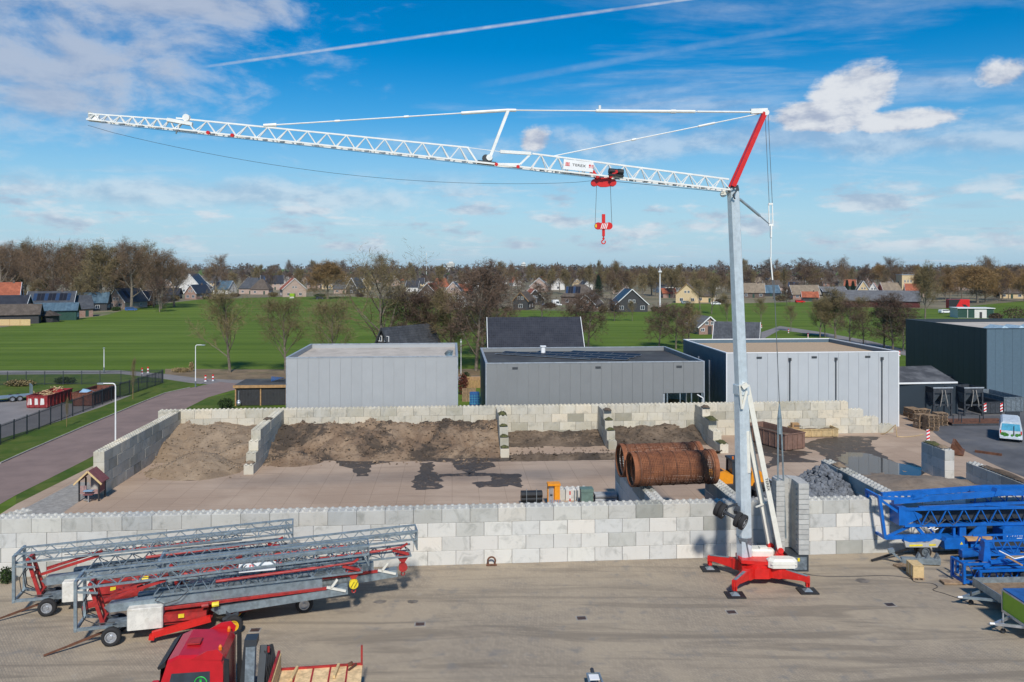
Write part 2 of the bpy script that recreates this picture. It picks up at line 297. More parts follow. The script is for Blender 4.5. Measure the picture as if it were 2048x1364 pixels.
for nm, c, kw in (
    ('galv_mast', (.60, .66, .69), dict(rough=.45, metal=.25, var=.10, scale=3, dirt=(.45, .52, .55), dirtamt=.5)), ('galv', (.31, .37, .40), dict(rough=.42, metal=.55, var=.22, scale=4, dirt=(.22, .26, .28), dirtamt=.5)), ('galv_dark', (.20, .235, .26), dict(rough=.5, metal=.4, var=.3, scale=5)),
    ('crane_white', (.80, .79, .75), dict(rough=.4, var=.06)), ('crane_red', (.62, .018, .014), dict(rough=.35, var=.12)), ('cream', (.74, .71, .62), dict(rough=.45, var=.05, dirt=(.5, .46, .38), dirtamt=.25)),
    ('old_red', (.36, .025, .022), dict(rough=.5, var=.3, dirt=(.12, .05, .04), dirtamt=.5)), ('truck_red', (.50, .012, .02), dict(rough=.25, var=.08)), ('blue', (.008, .125, .46), dict(rough=.38, var=.15, scale=2, dirt=(.01, .06, .22), dirtamt=.4)),
    ('black', (.018, .018, .02), dict(rough=.55)), ('rubber', (.022, .021, .021), dict(rough=.85, bump=.2)), ('dark_steel', (.045, .05, .058), dict(rough=.5, var=.3)), ('anthracite', (.035, .042, .05), dict(rough=.5, var=.1)),
    ('rust', (.13, .055, .03), dict(rough=.9, var=.4, bump=.3)), ('rust_ring', (.25, .088, .036), dict(rough=.85, var=.25)), ('cable', (.03, .03, .032), dict(rough=.6)), ('steel_rope', (.16, .17, .18), dict(rough=.5, metal=.3)),
    ('ballast_grey', (.44, .43, .40), dict(rough=.85, var=.1, objvar=.07, dirt=(.3, .28, .25), dirtamt=.4)), ('ballast_white', (.66, .63, .56), dict(rough=.9, var=.15, dirt=(.42, .37, .28), dirtamt=.5)),
    ('yellow', (.75, .42, .015), dict(rough=.45)), ('signal_yellow', (.80, .62, .03), dict(rough=.45)), ('orange', (.80, .30, .015), dict(rough=.45, var=.1)), ('white', (.80, .80, .79), dict(rough=.5, var=.04)), ('lamp_orange', (.85, .20, .01), dict(rough=.25)),
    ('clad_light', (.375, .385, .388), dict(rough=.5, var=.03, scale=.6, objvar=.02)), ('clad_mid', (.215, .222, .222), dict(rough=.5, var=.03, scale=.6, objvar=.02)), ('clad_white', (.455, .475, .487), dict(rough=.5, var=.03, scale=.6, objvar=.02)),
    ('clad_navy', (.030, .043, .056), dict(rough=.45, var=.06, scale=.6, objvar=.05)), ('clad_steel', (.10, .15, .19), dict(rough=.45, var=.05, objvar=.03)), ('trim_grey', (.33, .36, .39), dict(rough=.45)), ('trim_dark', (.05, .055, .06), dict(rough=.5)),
    ('roof_felt', (.50, .45, .39), dict(rough=1.0, spec=.05, var=.12, scale=.5, dirt=(.22, .19, .16), dirtamt=.5)), ('roof_bitumen', (.055, .055, .055), dict(rough=.85, var=.3, scale=.4, dirt=(.11, .12, .105), dirtamt=.7)), ('roof_gravel', (.46, .33, .21), dict(rough=.95, var=.25, scale=12, bump=.6)),
    ('solar', (.014, .016, .024), dict(rough=.45, var=.2, spec=.25)), ('solar_blue', (.02, .045, .10), dict(rough=.4)), ('alu', (.55, .57, .60), dict(rough=.35, metal=.7)), ('glass', (.035, .05, .065), dict(rough=.08)), ('skylight', (.36, .48, .55), dict(rough=.15)),
    ('timber', (.40, .235, .105), dict(rough=.8, var=.2)), ('new_wood', (.62, .44, .215), dict(rough=.75, var=.14, scale=5)), ('pallet_wood', (.27, .185, .115), dict(rough=.9, var=.3, objvar=.2)), ('scrap_wood', (.60, .42, .22), dict(rough=.85, var=.3, objvar=.25)), ('dark_boards', (.03, .03, .032), dict(rough=.7)),
    ('container_red', (.27, .022, .024), dict(rough=.55, var=.25, dirt=(.45, .36, .32), dirtamt=.3)), ('container_rust', (.15, .052, .03), dict(rough=.8, var=.35)), ('container_brown', (.20, .115, .085), dict(rough=.8, var=.2, dirt=(.3, .2, .15), dirtamt=.4)), ('container_tan', (.50, .36, .18), dict(rough=.75, var=.2, dirt=(.25, .17, .1), dirtamt=.5)),
    ('road_clinker', (.235, .165, .14), dict(rough=.85, var=.12, scale=.35, dirt=(.17, .12, .105), dirtamt=.6, bump=.15)), ('path_asphalt', (.22, .20, .19), dict(rough=.9, var=.12, scale=.4)), ('asphalt', (.105, .105, .11), dict(rough=.85, var=.25, scale=.3, dirt=(.20, .18, .155), dirtamt=.5)), ('kerb', (.30, .28, .25), dict(rough=.9, var=.2)),
    ('bare_earth', (.19, .135, .075), dict(rough=.95, var=.3, scale=.4, dirt=(.09, .11, .03), dirtamt=.7)), ('puddle', (.035, .034, .033), dict(rough=.06, var=.3)), ('oil', (.17, .145, .12), dict(rough=.7, var=.4, scale=2)),
    ('bark', (.175, .145, .108), dict(rough=.95, var=.3, objvar=.15)), ('twig_brown', (.17, .112, .066), dict(rough=.95, var=.25, objvar=.2)), ('twig_olive', (.195, .150, .070), dict(rough=.95, var=.25, objvar=.15)), ('twig_dark', (.115, .074, .050), dict(rough=.95, var=.25, objvar=.15)), ('twig_gold', (.24, .15, .06), dict(rough=.95, var=.25, objvar=.15)),
    ('conifer', (.014, .035, .014), dict(rough=.9, var=.4, objvar=.2)), ('hedge', (.035, .065, .014), dict(rough=.95, var=.4)), ('forsythia', (.62, .42, .01), dict(rough=.9, var=.3)), ('shrub_red', (.16, .045, .03), dict(rough=.9, var=.4)), ('far_wood', (.095, .075, .062), dict(rough=1, var=.3)),
    ('stone', (.15, .16, .175), dict(rough=.9, var=.35, scale=2)), ('lime', (.28, .47, .02), dict(rough=.45, var=.05)), ('tarp_blue', (.02, .10, .30), dict(rough=.6)), ('tarp_pale', (.22, .36, .50), dict(rough=.6)), ('crate_blue', (.02, .07, .20), dict(rough=.5)),
    ('wall_white', (.68, .66, .62), dict(rough=.85, var=.06)), ('wall_cream', (.62, .47, .27), dict(rough=.85, var=.08)), ('village_soil', (.20, .165, .10), dict(rough=.95, var=.3, scale=.05, dirt=(.085, .125, .03), dirtamt=1.0)), ('moss', (.085, .085, .028), dict(rough=.95, var=.5, scale=4, bump=.5)), ('wall_dark', (.045, .045, .047), dict(rough=.8)), ('wall_green', (.02, .065, .048), dict(rough=.8)), ('barn_red', (.10, .022, .02), dict(rough=.85, var=.2)), ('pvc_grey', (.28, .29, .30), dict(rough=.5)), ('pipe_black', (.02, .022, .024), dict(rough=.4)),
    ('green_box', (.12, .19, .165), dict(rough=.6)), ('sign_red', (.66, .015, .015), dict(rough=.4)), ('van_white', (.62, .68, .72), dict(rough=.3)), ('van_blue', (.10, .42, .60), dict(rough=.3)), ('leaf_green', (.06, .22, .03), dict(rough=.5)), ('reed', (.36, .27, .13), dict(rough=.95)), ('logo_green', (.02, .55, .06), dict(rough=.4)),
    ('play_pink', (.20, .07, .07), dict(rough=.7)), ('play_pale', (.40, .25, .23), dict(rough=.7)), ('play_panel', (.36, .35, .32), dict(rough=.7))):
    pm(nm, c, **kw)

# ------------------------------------------------------------------ mesh helpers
V = Vector
UPZ = V((0, 0, 1))
class MB:
    """collects shapes; build() links them as one mesh object (coordinates are local to the parent)"""
    def __init__(s): s.v = []; s.f = []; s.uv = None
    def add(s, vs, fs):
        o = len(s.v); s.v += [tuple(p) for p in vs]; s.f += [tuple(i+o for i in f) for f in fs]; return s
    def box(s, x0, x1, y0, y1, z0, z1):
        return s.add([(x0, y0, z0), (x1, y0, z0), (x1, y1, z0), (x0, y1, z0), (x0, y0, z1), (x1, y0, z1), (x1, y1, z1), (x0, y1, z1)],
                     [(3, 2, 1, 0), (4, 5, 6, 7), (0, 1, 5, 4), (1, 2, 6, 5), (2, 3, 7, 6), (3, 0, 4, 7)])
    def cbox(s, c, sz): return s.box(c[0]-sz[0]/2, c[0]+sz[0]/2, c[1]-sz[1]/2, c[1]+sz[1]/2, c[2]-sz[2]/2, c[2]+sz[2]/2)
    def rbox(s, x0, x1, y0, y1, z0, z1, r):            # box with chamfered vertical and top edges
        pts = [(x0+r, y0), (x1-r, y0), (x1, y0+r), (x1, y1-r), (x1-r, y1), (x0+r, y1), (x0, y1-r), (x0, y0+r)]
        cx, cy = (x0+x1)/2, (y0+y1)/2
        ins = [(x+(r if x < cx else -r)*.6, y+(r if y < cy else -r)*.6) for x, y in pts]
        vs = [(x, y, z0) for x, y in pts]+[(x, y, z1-r*.6) for x, y in pts]+[(x, y, z1) for x, y in ins]
        fs = [tuple(range(7, -1, -1)), tuple(range(16, 24))]
        for k in (0, 8): fs += [(k+i, k+(i+1) % 8, k+8+(i+1) % 8, k+8+i) for i in range(8)]
        return s.add(vs, fs)
    def beam(s, p, q, w, h=None, up=UPZ):
        p, q = V(p), V(q); h = w if h is None else h; d = (q-p)
        if d.length < 1e-6: return s
        d.normalize(); a = d.cross(V(up))
        if a.length < 1e-3: a = d.cross(V((1, 0, 0)))
        a.normalize(); b = a.cross(d); a *= w/2; b *= h/2
        vs = [p-a-b, p+a-b, p+a+b, p-a+b, q-a-b, q+a-b, q+a+b, q-a+b]
        return s.add(vs, [(3, 2, 1, 0), (4, 5, 6, 7), (0, 1, 5, 4), (1, 2, 6, 5), (2, 3, 7, 6), (3, 0, 4, 7)])
    def cyl(s, p, q, r, n=10, r2=None, cap=True):
        p, q = V(p), V(q); r2 = r if r2 is None else r2; d = (q-p).normalized()
        a = d.cross(UPZ)
        if a.length < 1e-3: a = V((1, 0, 0))
        a.normalize(); b = d.cross(a)
        vs = []
        for i in range(n):
            t = 2*math.pi*i/n; e = a*math.cos(t)+b*math.sin(t); vs += [p+e*r, q+e*r2]
        fs = [(2*i, 2*((i+1) % n), 2*((i+1) % n)+1, 2*i+1) for i in range(n)]
        if cap: fs += [tuple(2*i for i in range(n-1, -1, -1)), tuple(2*i+1 for i in range(n))]
        return s.add(vs, fs)
    def tube(s, pts, r, n=6):
        for a, b in zip(pts[:-1], pts[1:]): s.cyl(a, b, r, n)
        return s
    def prism(s, poly, axis, a, b):                    # polygon in the plane normal to axis, swept from a to b
        n = len(poly)
        def P(u, w, t): return {'x': (t, u, w), 'y': (u, t, w), 'z': (u, w, t)}[axis]
        vs = [P(u, w, a) for u, w in poly]+[P(u, w, b) for u, w in poly]
        fs = [tuple(range(n)), tuple(range(2*n-1, n-1, -1))]+[(i, n+i, n+(i+1) % n, (i+1) % n) for i in range(n)]
        return s.add(vs, fs)
    def ring(s, p, q, ro, ri, n=20):
        p, q = V(p), V(q); d = (q-p).normalized(); a = d.cross(UPZ)
        if a.length < 1e-3: a = V((1, 0, 0))
        a.normalize(); b = d.cross(a); vs = []
        for i in range(n):
            t = 2*math.pi*i/n; e = a*math.cos(t)+b*math.sin(t); vs += [p+e*ro, q+e*ro, q+e*ri, p+e*ri]
        fs = []
        for i in range(n):
            j = (i+1) % n
            for k in range(4): fs.append((4*i+k, 4*j+k, 4*j+(k+1) % 4, 4*i+(k+1) % 4))
        return s.add(vs, fs)
    def torus_arc(s, c, e1, e2, R_, r, a0, a1, n=14, m=6):
        pts = [V(c)+V(e1)*R_*math.cos(a0+(a1-a0)*i/n)+V(e2)*R_*math.sin(a0+(a1-a0)*i/n) for i in range(n+1)]
        return s.tube(pts, r, m)
    def quad(s, a, b, c, d): return s.add([a, b, c, d], [(0, 1, 2, 3)])
    def lattice(s, p, q, w, h, n, chord=.07, brace=.04, up=UPZ, tri=True, wend=None, hend=None):
        """truss from p to q: two bottom chords, one (tri) or two top chords, zigzag bracing"""
        p, q = V(p), V(q); d = (q-p).normalized(); side = d.cross(V(up)).normalized(); upv = side.cross(d)
        we, he = wend or w, hend or h
        def pt(t, sx, top):
            ww = w+(we-w)*t; hh = h+(he-h)*t
            return p+(q-p)*t+side*(sx*ww/2)+upv*(hh if top else 0)
        tops = [0.0] if tri else [-1.0, 1.0]
        for sx in (-1, 1): s.beam(pt(0, sx, 0), pt(1, sx, 0), chord)
        for tx in tops: s.beam(pt(0, tx, 1), pt(1, tx, 1), chord)
        for i in range(n):
            t0, tm, t1 = i/n, (i+.5)/n, (i+1)/n
            for sx in (-1, 1):
                tx = 0.0 if tri else sx
                s.beam(pt(t0, sx, 0), pt(tm, tx, 1), brace); s.beam(pt(tm, tx, 1), pt(t1, sx, 0), brace)
            s.beam(pt(t0, -1, 0), pt(t0, 1, 0), brace)
            if i % 2: s.beam(pt(t0, -1, 0), pt(t1, 1, 0), brace*.8)
        s.beam(pt(1, -1, 0), pt(1, 1, 0), brace)
        return s
    def mesh(s, name, mat=None, smooth=False):
        me = bpy.data.meshes.new(name); me.from_pydata(s.v, [], s.f)
        if mat: me.materials.append(MATS[mat] if isinstance(mat, str) else mat)
        if s.uv:
            uvl = me.uv_layers.new(name='UVMap')
            for l in me.loops: uvl.data[l.index].uv = s.uv[l.vertex_index]
        bm = bmesh.new(); bm.from_mesh(me); bmesh.ops.recalc_face_normals(bm, faces=bm.faces); bm.to_mesh(me); bm.free()
        if smooth: me.shade_smooth()
        return me
    def build(s, name, mat, parent=None, smooth=False, label=None, **kw):
        o = bpy.data.objects.new(name, s.mesh(name, mat, smooth)); COL.objects.link(o)
        if parent: o.parent = parent
        if label: o['label'] = label
        for k, v in kw.items(): o[k] = v
        return o

def thing(name, label, cat, loc=(0, 0, 0), rz=0.0, group=None):
    o = bpy.data.objects.new(name, None); COL.objects.link(o); o.empty_display_size = .3
    o.location = loc; o.rotation_euler = (0, 0, rz); o['label'] = label; o['category'] = cat
    if group: o['group'] = group
    return o
def tag(o, label, cat, group=None):
    o['label'] = label; o['category'] = cat
    if group: o['group'] = group
    return o
def struct(o): o['kind'] = 'structure'; return o
def child(me, name, parent, loc=(0, 0, 0), rz=0.0, scale=None):
    o = bpy.data.objects.new(name, me); COL.objects.link(o); o.parent = parent; o.location = loc; o.rotation_euler = (0, 0, rz)
    if scale: o.scale = scale
    return o
def copy_tree(o, parent=None):
    c = o.copy(); COL.objects.link(c); c.parent = parent
    for ch in o.children: copy_tree(ch, c)
    return c
def sheet(name, pts, z, mat, sub=None):
    """flat ground sheet through world points (x, y)"""
    m = MB(); m.add([(p[0], p[1], z) for p in pts], [tuple(range(len(pts)))])
    o = m.build(name, mat); 
    if o.data.polygons[0].normal.z < 0: o.data.flip_normals()
    return o
def text_mesh(body, size, depth=.004, align='CENTER', shear=0.0):
    cu = bpy.data.curves.new('lettering', 'FONT'); cu.body = body; cu.size = size; cu.extrude = depth; cu.align_x = align; cu.align_y = 'CENTER'; cu.shear = shear
    o = bpy.data.objects.new('lettering', cu); COL.objects.link(o)
    me = bpy.data.meshes.new_from_object(o.evaluated_get(bpy.context.evaluated_depsgraph_get()))
    bpy.data.objects.remove(o); bpy.data.curves.remove(cu)
    return me
def lettering(body, size, mat, parent, origin, xdir, updir, bold=1.0, shear=0.0, name='lettering'):
    me = text_mesh(body, size, shear=shear); me.materials.clear(); me.materials.append(MATS[mat])
    o = bpy.data.objects.new(name, me); COL.objects.link(o); o.parent = parent
    x = V(xdir).normalized(); z = x.cross(V(updir)).normalized(); y = z.cross(x)
    mt = Matrix((x*bold, y, z)).transposed().to_4x4(); mt.translation = V(origin); o.matrix_local = mt
    return o

# wheel shared by vehicles: local axis Y, origin at the hub
WCACHE = {}
def wheel(parent, c, r, w, rim='alu', tyre='rubber', rimr=.58):
    key = (round(r, 3), round(w, 3), rim, rimr)
    if key not in WCACHE:
        t = MB(); n = 24; prof = [(r*rimr, -w*.45), (r*.82, -w*.5), (r*.96, -w*.42), (r, -w*.25), (r, w*.25), (r*.96, w*.42), (r*.82, w*.5), (r*rimr, w*.45)]
        vs = []; fs = []
        for i in range(n):
            a = 2*math.pi*i/n
            vs += [(math.cos(a)*p[0], p[1], math.sin(a)*p[0]) for p in prof]
        k = len(prof)
        for i in range(n):
            j = (i+1) % n; fs += [(i*k+m, j*k+m, j*k+(m+1) % k, i*k+(m+1) % k) for m in range(k)]
        t.add(vs, fs)
        h = MB(); rr = r*rimr
        for sgn in (-1, 1):
            h.ring((0, sgn*w*.40, 0), (0, sgn*w*.47, 0), rr*1.02, rr*.86, 20)
        h.cyl((0, -w*.2, 0), (0, w*.2, 0), rr*.95, 20); h.cyl((0, -w*.42, 0), (0, w*.42, 0), rr*.32, 10)
        for i in range(6):
            a = i*math.pi/3
            for sgn in (-1, 1): h.cyl((math.cos(a)*rr*.52, sgn*w*.2, math.sin(a)*rr*.52), (math.cos(a)*rr*.52, sgn*w*.26, math.sin(a)*rr*.52), rr*.09, 6)
        WCACHE[key] = (t.mesh('tyre', tyre, True), h.mesh('rim', rim))
    tm, hm = WCACHE[key]
    wo = child(tm, 'wheel', parent, c); child(hm, 'rim', wo)
    return wo

# ------------------------------------------------------------------ block walls
BW = 1.6; BH = .8; YANG = R(4.3)
E1 = V((math.cos(YANG), math.sin(YANG), 0)); E2 = V((-math.sin(YANG), math.cos(YANG), 0)); O0 = V((0, 45.6, 0))
def YD(u, v, z=0.0): return O0+E1*u+E2*v+V((0, 0, z))
def uv_of(p): d = V((p[0], p[1], 0))-O0; return d.dot(E1), d.dot(E2)
def block_mesh(L, studs, mat):
    bm = bmesh.new(); bmesh.ops.create_cube(bm, size=1.0)
    for v in bm.verts: v.co = V((v.co.x*(L-.014), v.co.y*.79, (v.co.z+.5)*(BH-.006)))
    bmesh.ops.bevel(bm, geom=list(bm.edges), offset=.018, segments=1, affect='EDGES')
    if studs:
        k = max(1, int(round(L/.4)))
        for i in range(k):
            for j in (-.2, .2):
                x = -L/2+.2+.4*i; r0, r1, z0, z1 = .135, .085, BH-.012, BH+.085
                vs = [bm.verts.new((x+math.cos(a)*r0, j+math.sin(a)*r0, z0)) for a in [q*math.pi/3 for q in range(6)]]
                vt = [bm.verts.new((x+math.cos(a)*r1, j+math.sin(a)*r1, z1)) for a in [q*math.pi/3 for q in range(6)]]
                for q in range(6): bm.faces.new((vs[q], vs[(q+1) % 6], vt[(q+1) % 6], vt[q]))
                bm.faces.new(vt)
    me = bpy.data.meshes.new('concrete_block'); bm.to_mesh(me); bm.free(); me.materials.append(MATS[mat]); return me
BCACHE = {}
def block_wall(label, p, ang, rows, mat='block_front', group=None, name='block_wall'):
    """rows: list from the ground up of (start, end) along the wall; stretcher bond; each block a part"""
    root = thing(name, label, 'wall', p, ang, group)
    for r, (a, b) in enumerate(rows):
        x = a; off = (r % 2)*BW/2
        cuts = [a]; k = math.floor((a-off)/BW)+1
        while off+k*BW < b-1e-3:
            c = off+k*BW
            if c-cuts[-1] > .3: cuts.append(c)
            k += 1
        cuts.append(b)
        for c0, c1 in zip(cuts[:-1], cuts[1:]):
            L = c1-c0
            if L < .3: continue
            m_ = (c0+c1)/2
            top = r == len(rows)-1 or not (rows[r+1][0] <= m_ <= rows[r+1][1])
            bmat = 'block_cap' if (r == len(rows)-1 and mat == 'block_front') else mat
            key = (round(L, 2), top, bmat)
            if key not in BCACHE: BCACHE[key] = block_mesh(L, top, bmat)
            child(BCACHE[key], 'concrete_block', root, (m_, .395+rnd.uniform(-.012, .012), r*BH), rnd.uniform(-.004, .004))
    return root

# ------------------------------------------------------------------ ground
def gp(*pts): return [tuple(G(x, y)[:2]) for x, y in pts]
g = MB(); g.add([(-4000, -200, 0), (4000, -200, 0), (4000, 5000, 0), (-4000, 5000, 0)], [(0, 1, 2, 3)]); struct(g.build('ground', 'field'))
# front paving up to the front wall and beyond the frame
pv = [YD(-60, .4), YD(70, .4), (70, 5), (-60, 5)]
struct(sheet('paving', pv, .012, 'paving'))
yd = [YD(-33.5, .4), YD(34.5, .4), YD(48, 6), YD(52, 46), YD(36.5, 46), YD(36.5, 33.2), YD(-33.5, 33.2), YD(-34.5, 14)]
struct(sheet('yard_floor', yd, .012, 'yard'))
# asphalt apron at the right
struct(sheet('asphalt_apron', [G(1800, 800)[:2], G(2500, 800)[:2], G(2700, 1000)[:2], G(2130, 985)[:2], G(2010, 940)[:2], G(1935, 905)[:2], G(1885, 880)[:2], G(1850, 850)[:2]], .020, 'asphalt'))
# road at the left and the path along the meadow
road_l = [(-300, 1090), (0, 928), (127, 872), (228, 829), (330, 787), (380, 776), (406, 771), (440, 764)]
road_r = [(520, 772), (464, 781), (416, 795), (370, 818), (348, 828), (172, 920), (101, 956), (33, 990), (-300, 1180)]
struct(sheet('road', gp(*road_l, *road_r), .016, 'road_clinker'))
struct(sheet('path', gp((-400, 742), (240, 741), (330, 748), (400, 757), (470, 760), (700, 757), (960, 752), (960, 760), (700, 768), (520, 772), (440, 771), (380, 766), (320, 757), (240, 748), (-400, 752)), .014, 'path_asphalt'))
struct(sheet('path', gp((1180, 780), (1560, 652), (1640, 664), (1740, 682), (1860, 712), (2300, 800), (2300, 812), (1850, 722), (1730, 690), (1640, 671), (1560, 660), (1300, 800)), .014, 'path_asphalt'))
struct(sheet('verge', gp((-300, 1078), (0, 922), (127, 867), (228, 824), (330, 783), (400, 768), (330, 757), (180, 800), (-200, 880)), .009, 'verge'))
struct(sheet('verge', gp((33, 990), (101, 956), (172, 920), (360, 822), (420, 795), (520, 775), (560, 830), (340, 1000), (160, 1010), (120, 1018), (30, 1018)), .009, 'verge'))
struct(sheet('verge', gp((-400, 752), (240, 748), (320, 757), (180, 800), (-400, 900)), .006, 'verge'))
struct(sheet('bare_strip', gp((330, 738), (600, 739), (960, 738), (960, 752), (700, 757), (470, 760), (400, 757), (330, 748)), .010, 'bare_earth'))
struct(sheet('side_paving', gp((20, 1030), (60, 1012), (150, 965), (178, 965), (185, 985), (120, 1030)), .020, 'kerb'))
struct(sheet('container_lot', gp((-300, 905), (-300, 800), (30, 800), (150, 808), (265, 790), (200, 815), (120, 842), (0, 878)), .012, 'path_asphalt'))
struct(sheet('village_ground', gp((-600, 660), (0, 655), (210, 631), (270, 614), (400, 599), (560, 594), (700, 593), (860, 604), (930, 612), (1030, 620), (1200, 624), (1300, 623), (1345, 606), (1440, 608), (1640, 603), (1700, 614), (1880, 618), (2048, 602), (2600, 604), (2600, 552), (1300, 550), (-600, 552)), .02, 'village_soil'))
# kerb along the road: single stones nearest, each about a metre
def kerb_run(pts, w=.16, h=.12):
    root = struct(thing_empty('road_kerb'))
    me = {}
    for a, b in zip(pts[:-1], pts[1:]):
        a, b = V(a).to_3d() if len(a) == 2 else V(a), V(b).to_3d() if len(b) == 2 else V(b)
        d = b-a; n = max(1, int(round(d.length/2.0))); L = d.length/n; key = round(L, 2)
        if key not in me: me[key] = MB().rbox(-L/2+.008, L/2-.008, -w/2, w/2, 0, h, .02).mesh('kerb_stone', 'kerb')
        for i in range(n):
            c = a+d*((i+.5)/n); child(me[key], 'kerb_stone', root, (c.x, c.y, 0.005), math.atan2(d.y, d.x))
def thing_empty(name):
    o = bpy.data.objects.new(name, None); COL.objects.link(o); return o
kerb_run(gp((0, 928), (60, 901), (127, 872), (180, 849), (228, 829), (280, 807), (330, 787), (380, 776)))
# wet seepage and puddles lying on the yard floor
def wet(name, pts, mat, z, label, jag=.25, kind='wet patch'):
    P = [G(x, y) for x, y in pts]; out = []
    for i, p in enumerate(P):
        q = P[(i+1) % len(P)]; n = max(2, int((q-p).length/.28))
        for k in range(n):
            t = p.lerp(q, k/n); o = noise.noise_vector(t*1.3)*jag*1.3+noise.noise_vector(t*4.1)*jag*.7; out.append((t.x+o.x, t.y+o.y))
    o = sheet(name, out, z, mat); tag(o, label, kind); return o
wet('wet_patch', [(560, 912), (700, 908), (760, 917), (860, 915), (980, 912), (1050, 917), (1200, 912), (1205, 919), (1100, 922), (1030, 923), (940, 925), (800, 922), (742, 930), (735, 952), (712, 953), (706, 938), (680, 930), (670, 921), (600, 918)], 'wet_ground', .018, 'dark wet seepage strip draining out from under the soil heaps')
wet('wet_patch', [(842, 925), (866, 925), (862, 940), (880, 950), (885, 978), (830, 980), (824, 965), (836, 950)], 'wet_ground', .022, 'dark damp blot with a dry island on the yard floor')
wet('wet_patch', [(880, 949), (960, 946), (1005, 948), (1040, 948), (1045, 976), (1020, 972), (955, 977), (948, 966), (985, 962), (980, 952), (880, 954)], 'wet_ground', .026, 'square-edged damp blot between yard tracks')
wet('wet_patch', [(905, 925), (985, 925), (990, 934), (950, 944), (938, 950), (928, 944), (910, 938)], 'wet_ground', .026, 'ragged damp tongue reaching out from the heap foot')
wet('wet_patch', [(1640, 878), (1700, 872), (1760, 875), (1740, 885), (1755, 905), (1790, 925), (1840, 935), (1853, 957), (1760, 962), (1700, 958), (1660, 930), (1640, 905), (1600, 890)], 'wet_ground', .018, 'broad damp brown stain around the tan skip')
wet('puddle', [(1690, 905), (1740, 908), (1790, 925), (1842, 936), (1850, 956), (1800, 958), (1740, 957), (1700, 940), (1672, 915)], 'puddle', .024, 'shallow blue puddle mirroring the sky in the yard', .3, 'puddle')
wet('wet_patch', [(1500, 880), (1545, 884), (1580, 900), (1625, 905), (1600, 915), (1640, 925), (1560, 925), (1530, 940), (1545, 915), (1500, 905)], 'wet_ground', .018, 'dark streaky tyre-smeared stain beside the brown skip')
for i, (x, y, r) in enumerate(((760, 1204, .30), (825, 1204, .26), (1725, 1162, .40), (1888, 1153, .28))):
    c = G(x, y); pts = [(c.x+math.cos(a)*r*(1+.5*noise.noise(V((a, i, 0)))), c.y+math.sin(a)*r*.8*(1+.6*noise.noise(V((a*2, i, 3))))) for a in [k*math.pi/9 for k in range(18)]]
    o = sheet('oil_stain', pts, .017, 'oil'); tag(o, ['dark oil stain under the folded cranes', 'oil stain on the paving by the white-faced wall foot', 'splayed oil stain beside the black cable', 'oil stain near the pale crate', 'small oil stain below the long grey beam', 'little oil drip mark near the pale crate'][i], 'stain')
# drains in the paving
def drain(x, y, label):
    c = G(x, y); t = thing('drain_grate', label, 'drain', (c.x, c.y, .012), YANG, 'drains in the brick paving')
    MB().box(-.27, .27, -.24, .24, 0, .006).build('surround', 'kerb', t)
    MB().box(-.21, .21, -.16, .16, .006, .010).build('pit', 'rust', t)
    for k in range(8): child(BAR, 'bar', t, (-.19+k*.054, 0, .012))
BAR = MB().box(-.013, .013, -.16, .16, 0, .012).mesh('bar', 'dark_steel')
for x, y, l in ((510, 1261, 'drain grate behind the red truck cab'), (840, 1249, 'drain grate in open paving below the white-faced blocks'), (1163, 1237, 'drain grate in the open paving left of the crane feet'), (1780, 1210, 'drain grate near the black cable'), (1463, 1225, 'drain grate in front of the crane foot')):
    drain(x, y, l)

# ------------------------------------------------------------------ concrete block walls
L0 = -34.4
block_wall('long pale concrete block wall four rows high along the paving', YD(0, 0), YANG, [(L0, 68), (L0, 68), (L0, 68), (L0, 68)], 'block_front')
VB = 32.8
block_wall('long weathered block wall at the back of the soil bays, stepped at its end', YD(0, VB), YANG, [(-31.4, 41.6), (-31.4, 40.0), (-31.4, 38.4), (-31.4, 36.8)], 'block_old')
def cross_wall(label, px_u, v0, v1, rows, mat='block_old', up=None):
    """wall running away from the camera: u position, near end v0, far end v1; rows = near-end offsets from the ground up"""
    p = YD(px_u, v1); return block_wall(label, p, YANG-math.pi/2, [(0, v1-v0-o) for o in rows], mat)
u, v = uv_of(G(186, 990)); ULEFT = u
cross_wall('weathered block wall along the road side of the soil yard', ULEFT, v, v+16.8, [0, 0, 0, 0])
u1, v1 = uv_of(G(487, 950)); cross_wall('stepped block divider between the sand heap and the dark soil heap', u1, v1, VB, [0, .8, 1.6, 2.4])
u2, v2 = uv_of(G(1001, 916)); cross_wall('stepped mossy block divider right of the dark soil heap', u2, v2, VB, [0, .8, 1.6, 2.4])
u3, v3 = uv_of(G(1217, 900)); cross_wall('block divider between the two shallow muddy bays', u3, v3, VB, [0, .8, 1.6, 2.4])
u4, v4 = uv_of(G(1440, 907)); cross_wall('mossy block divider stepping down beside the brown skip', u4, v4, VB, [0, 1.6, 3.2, 4.8])
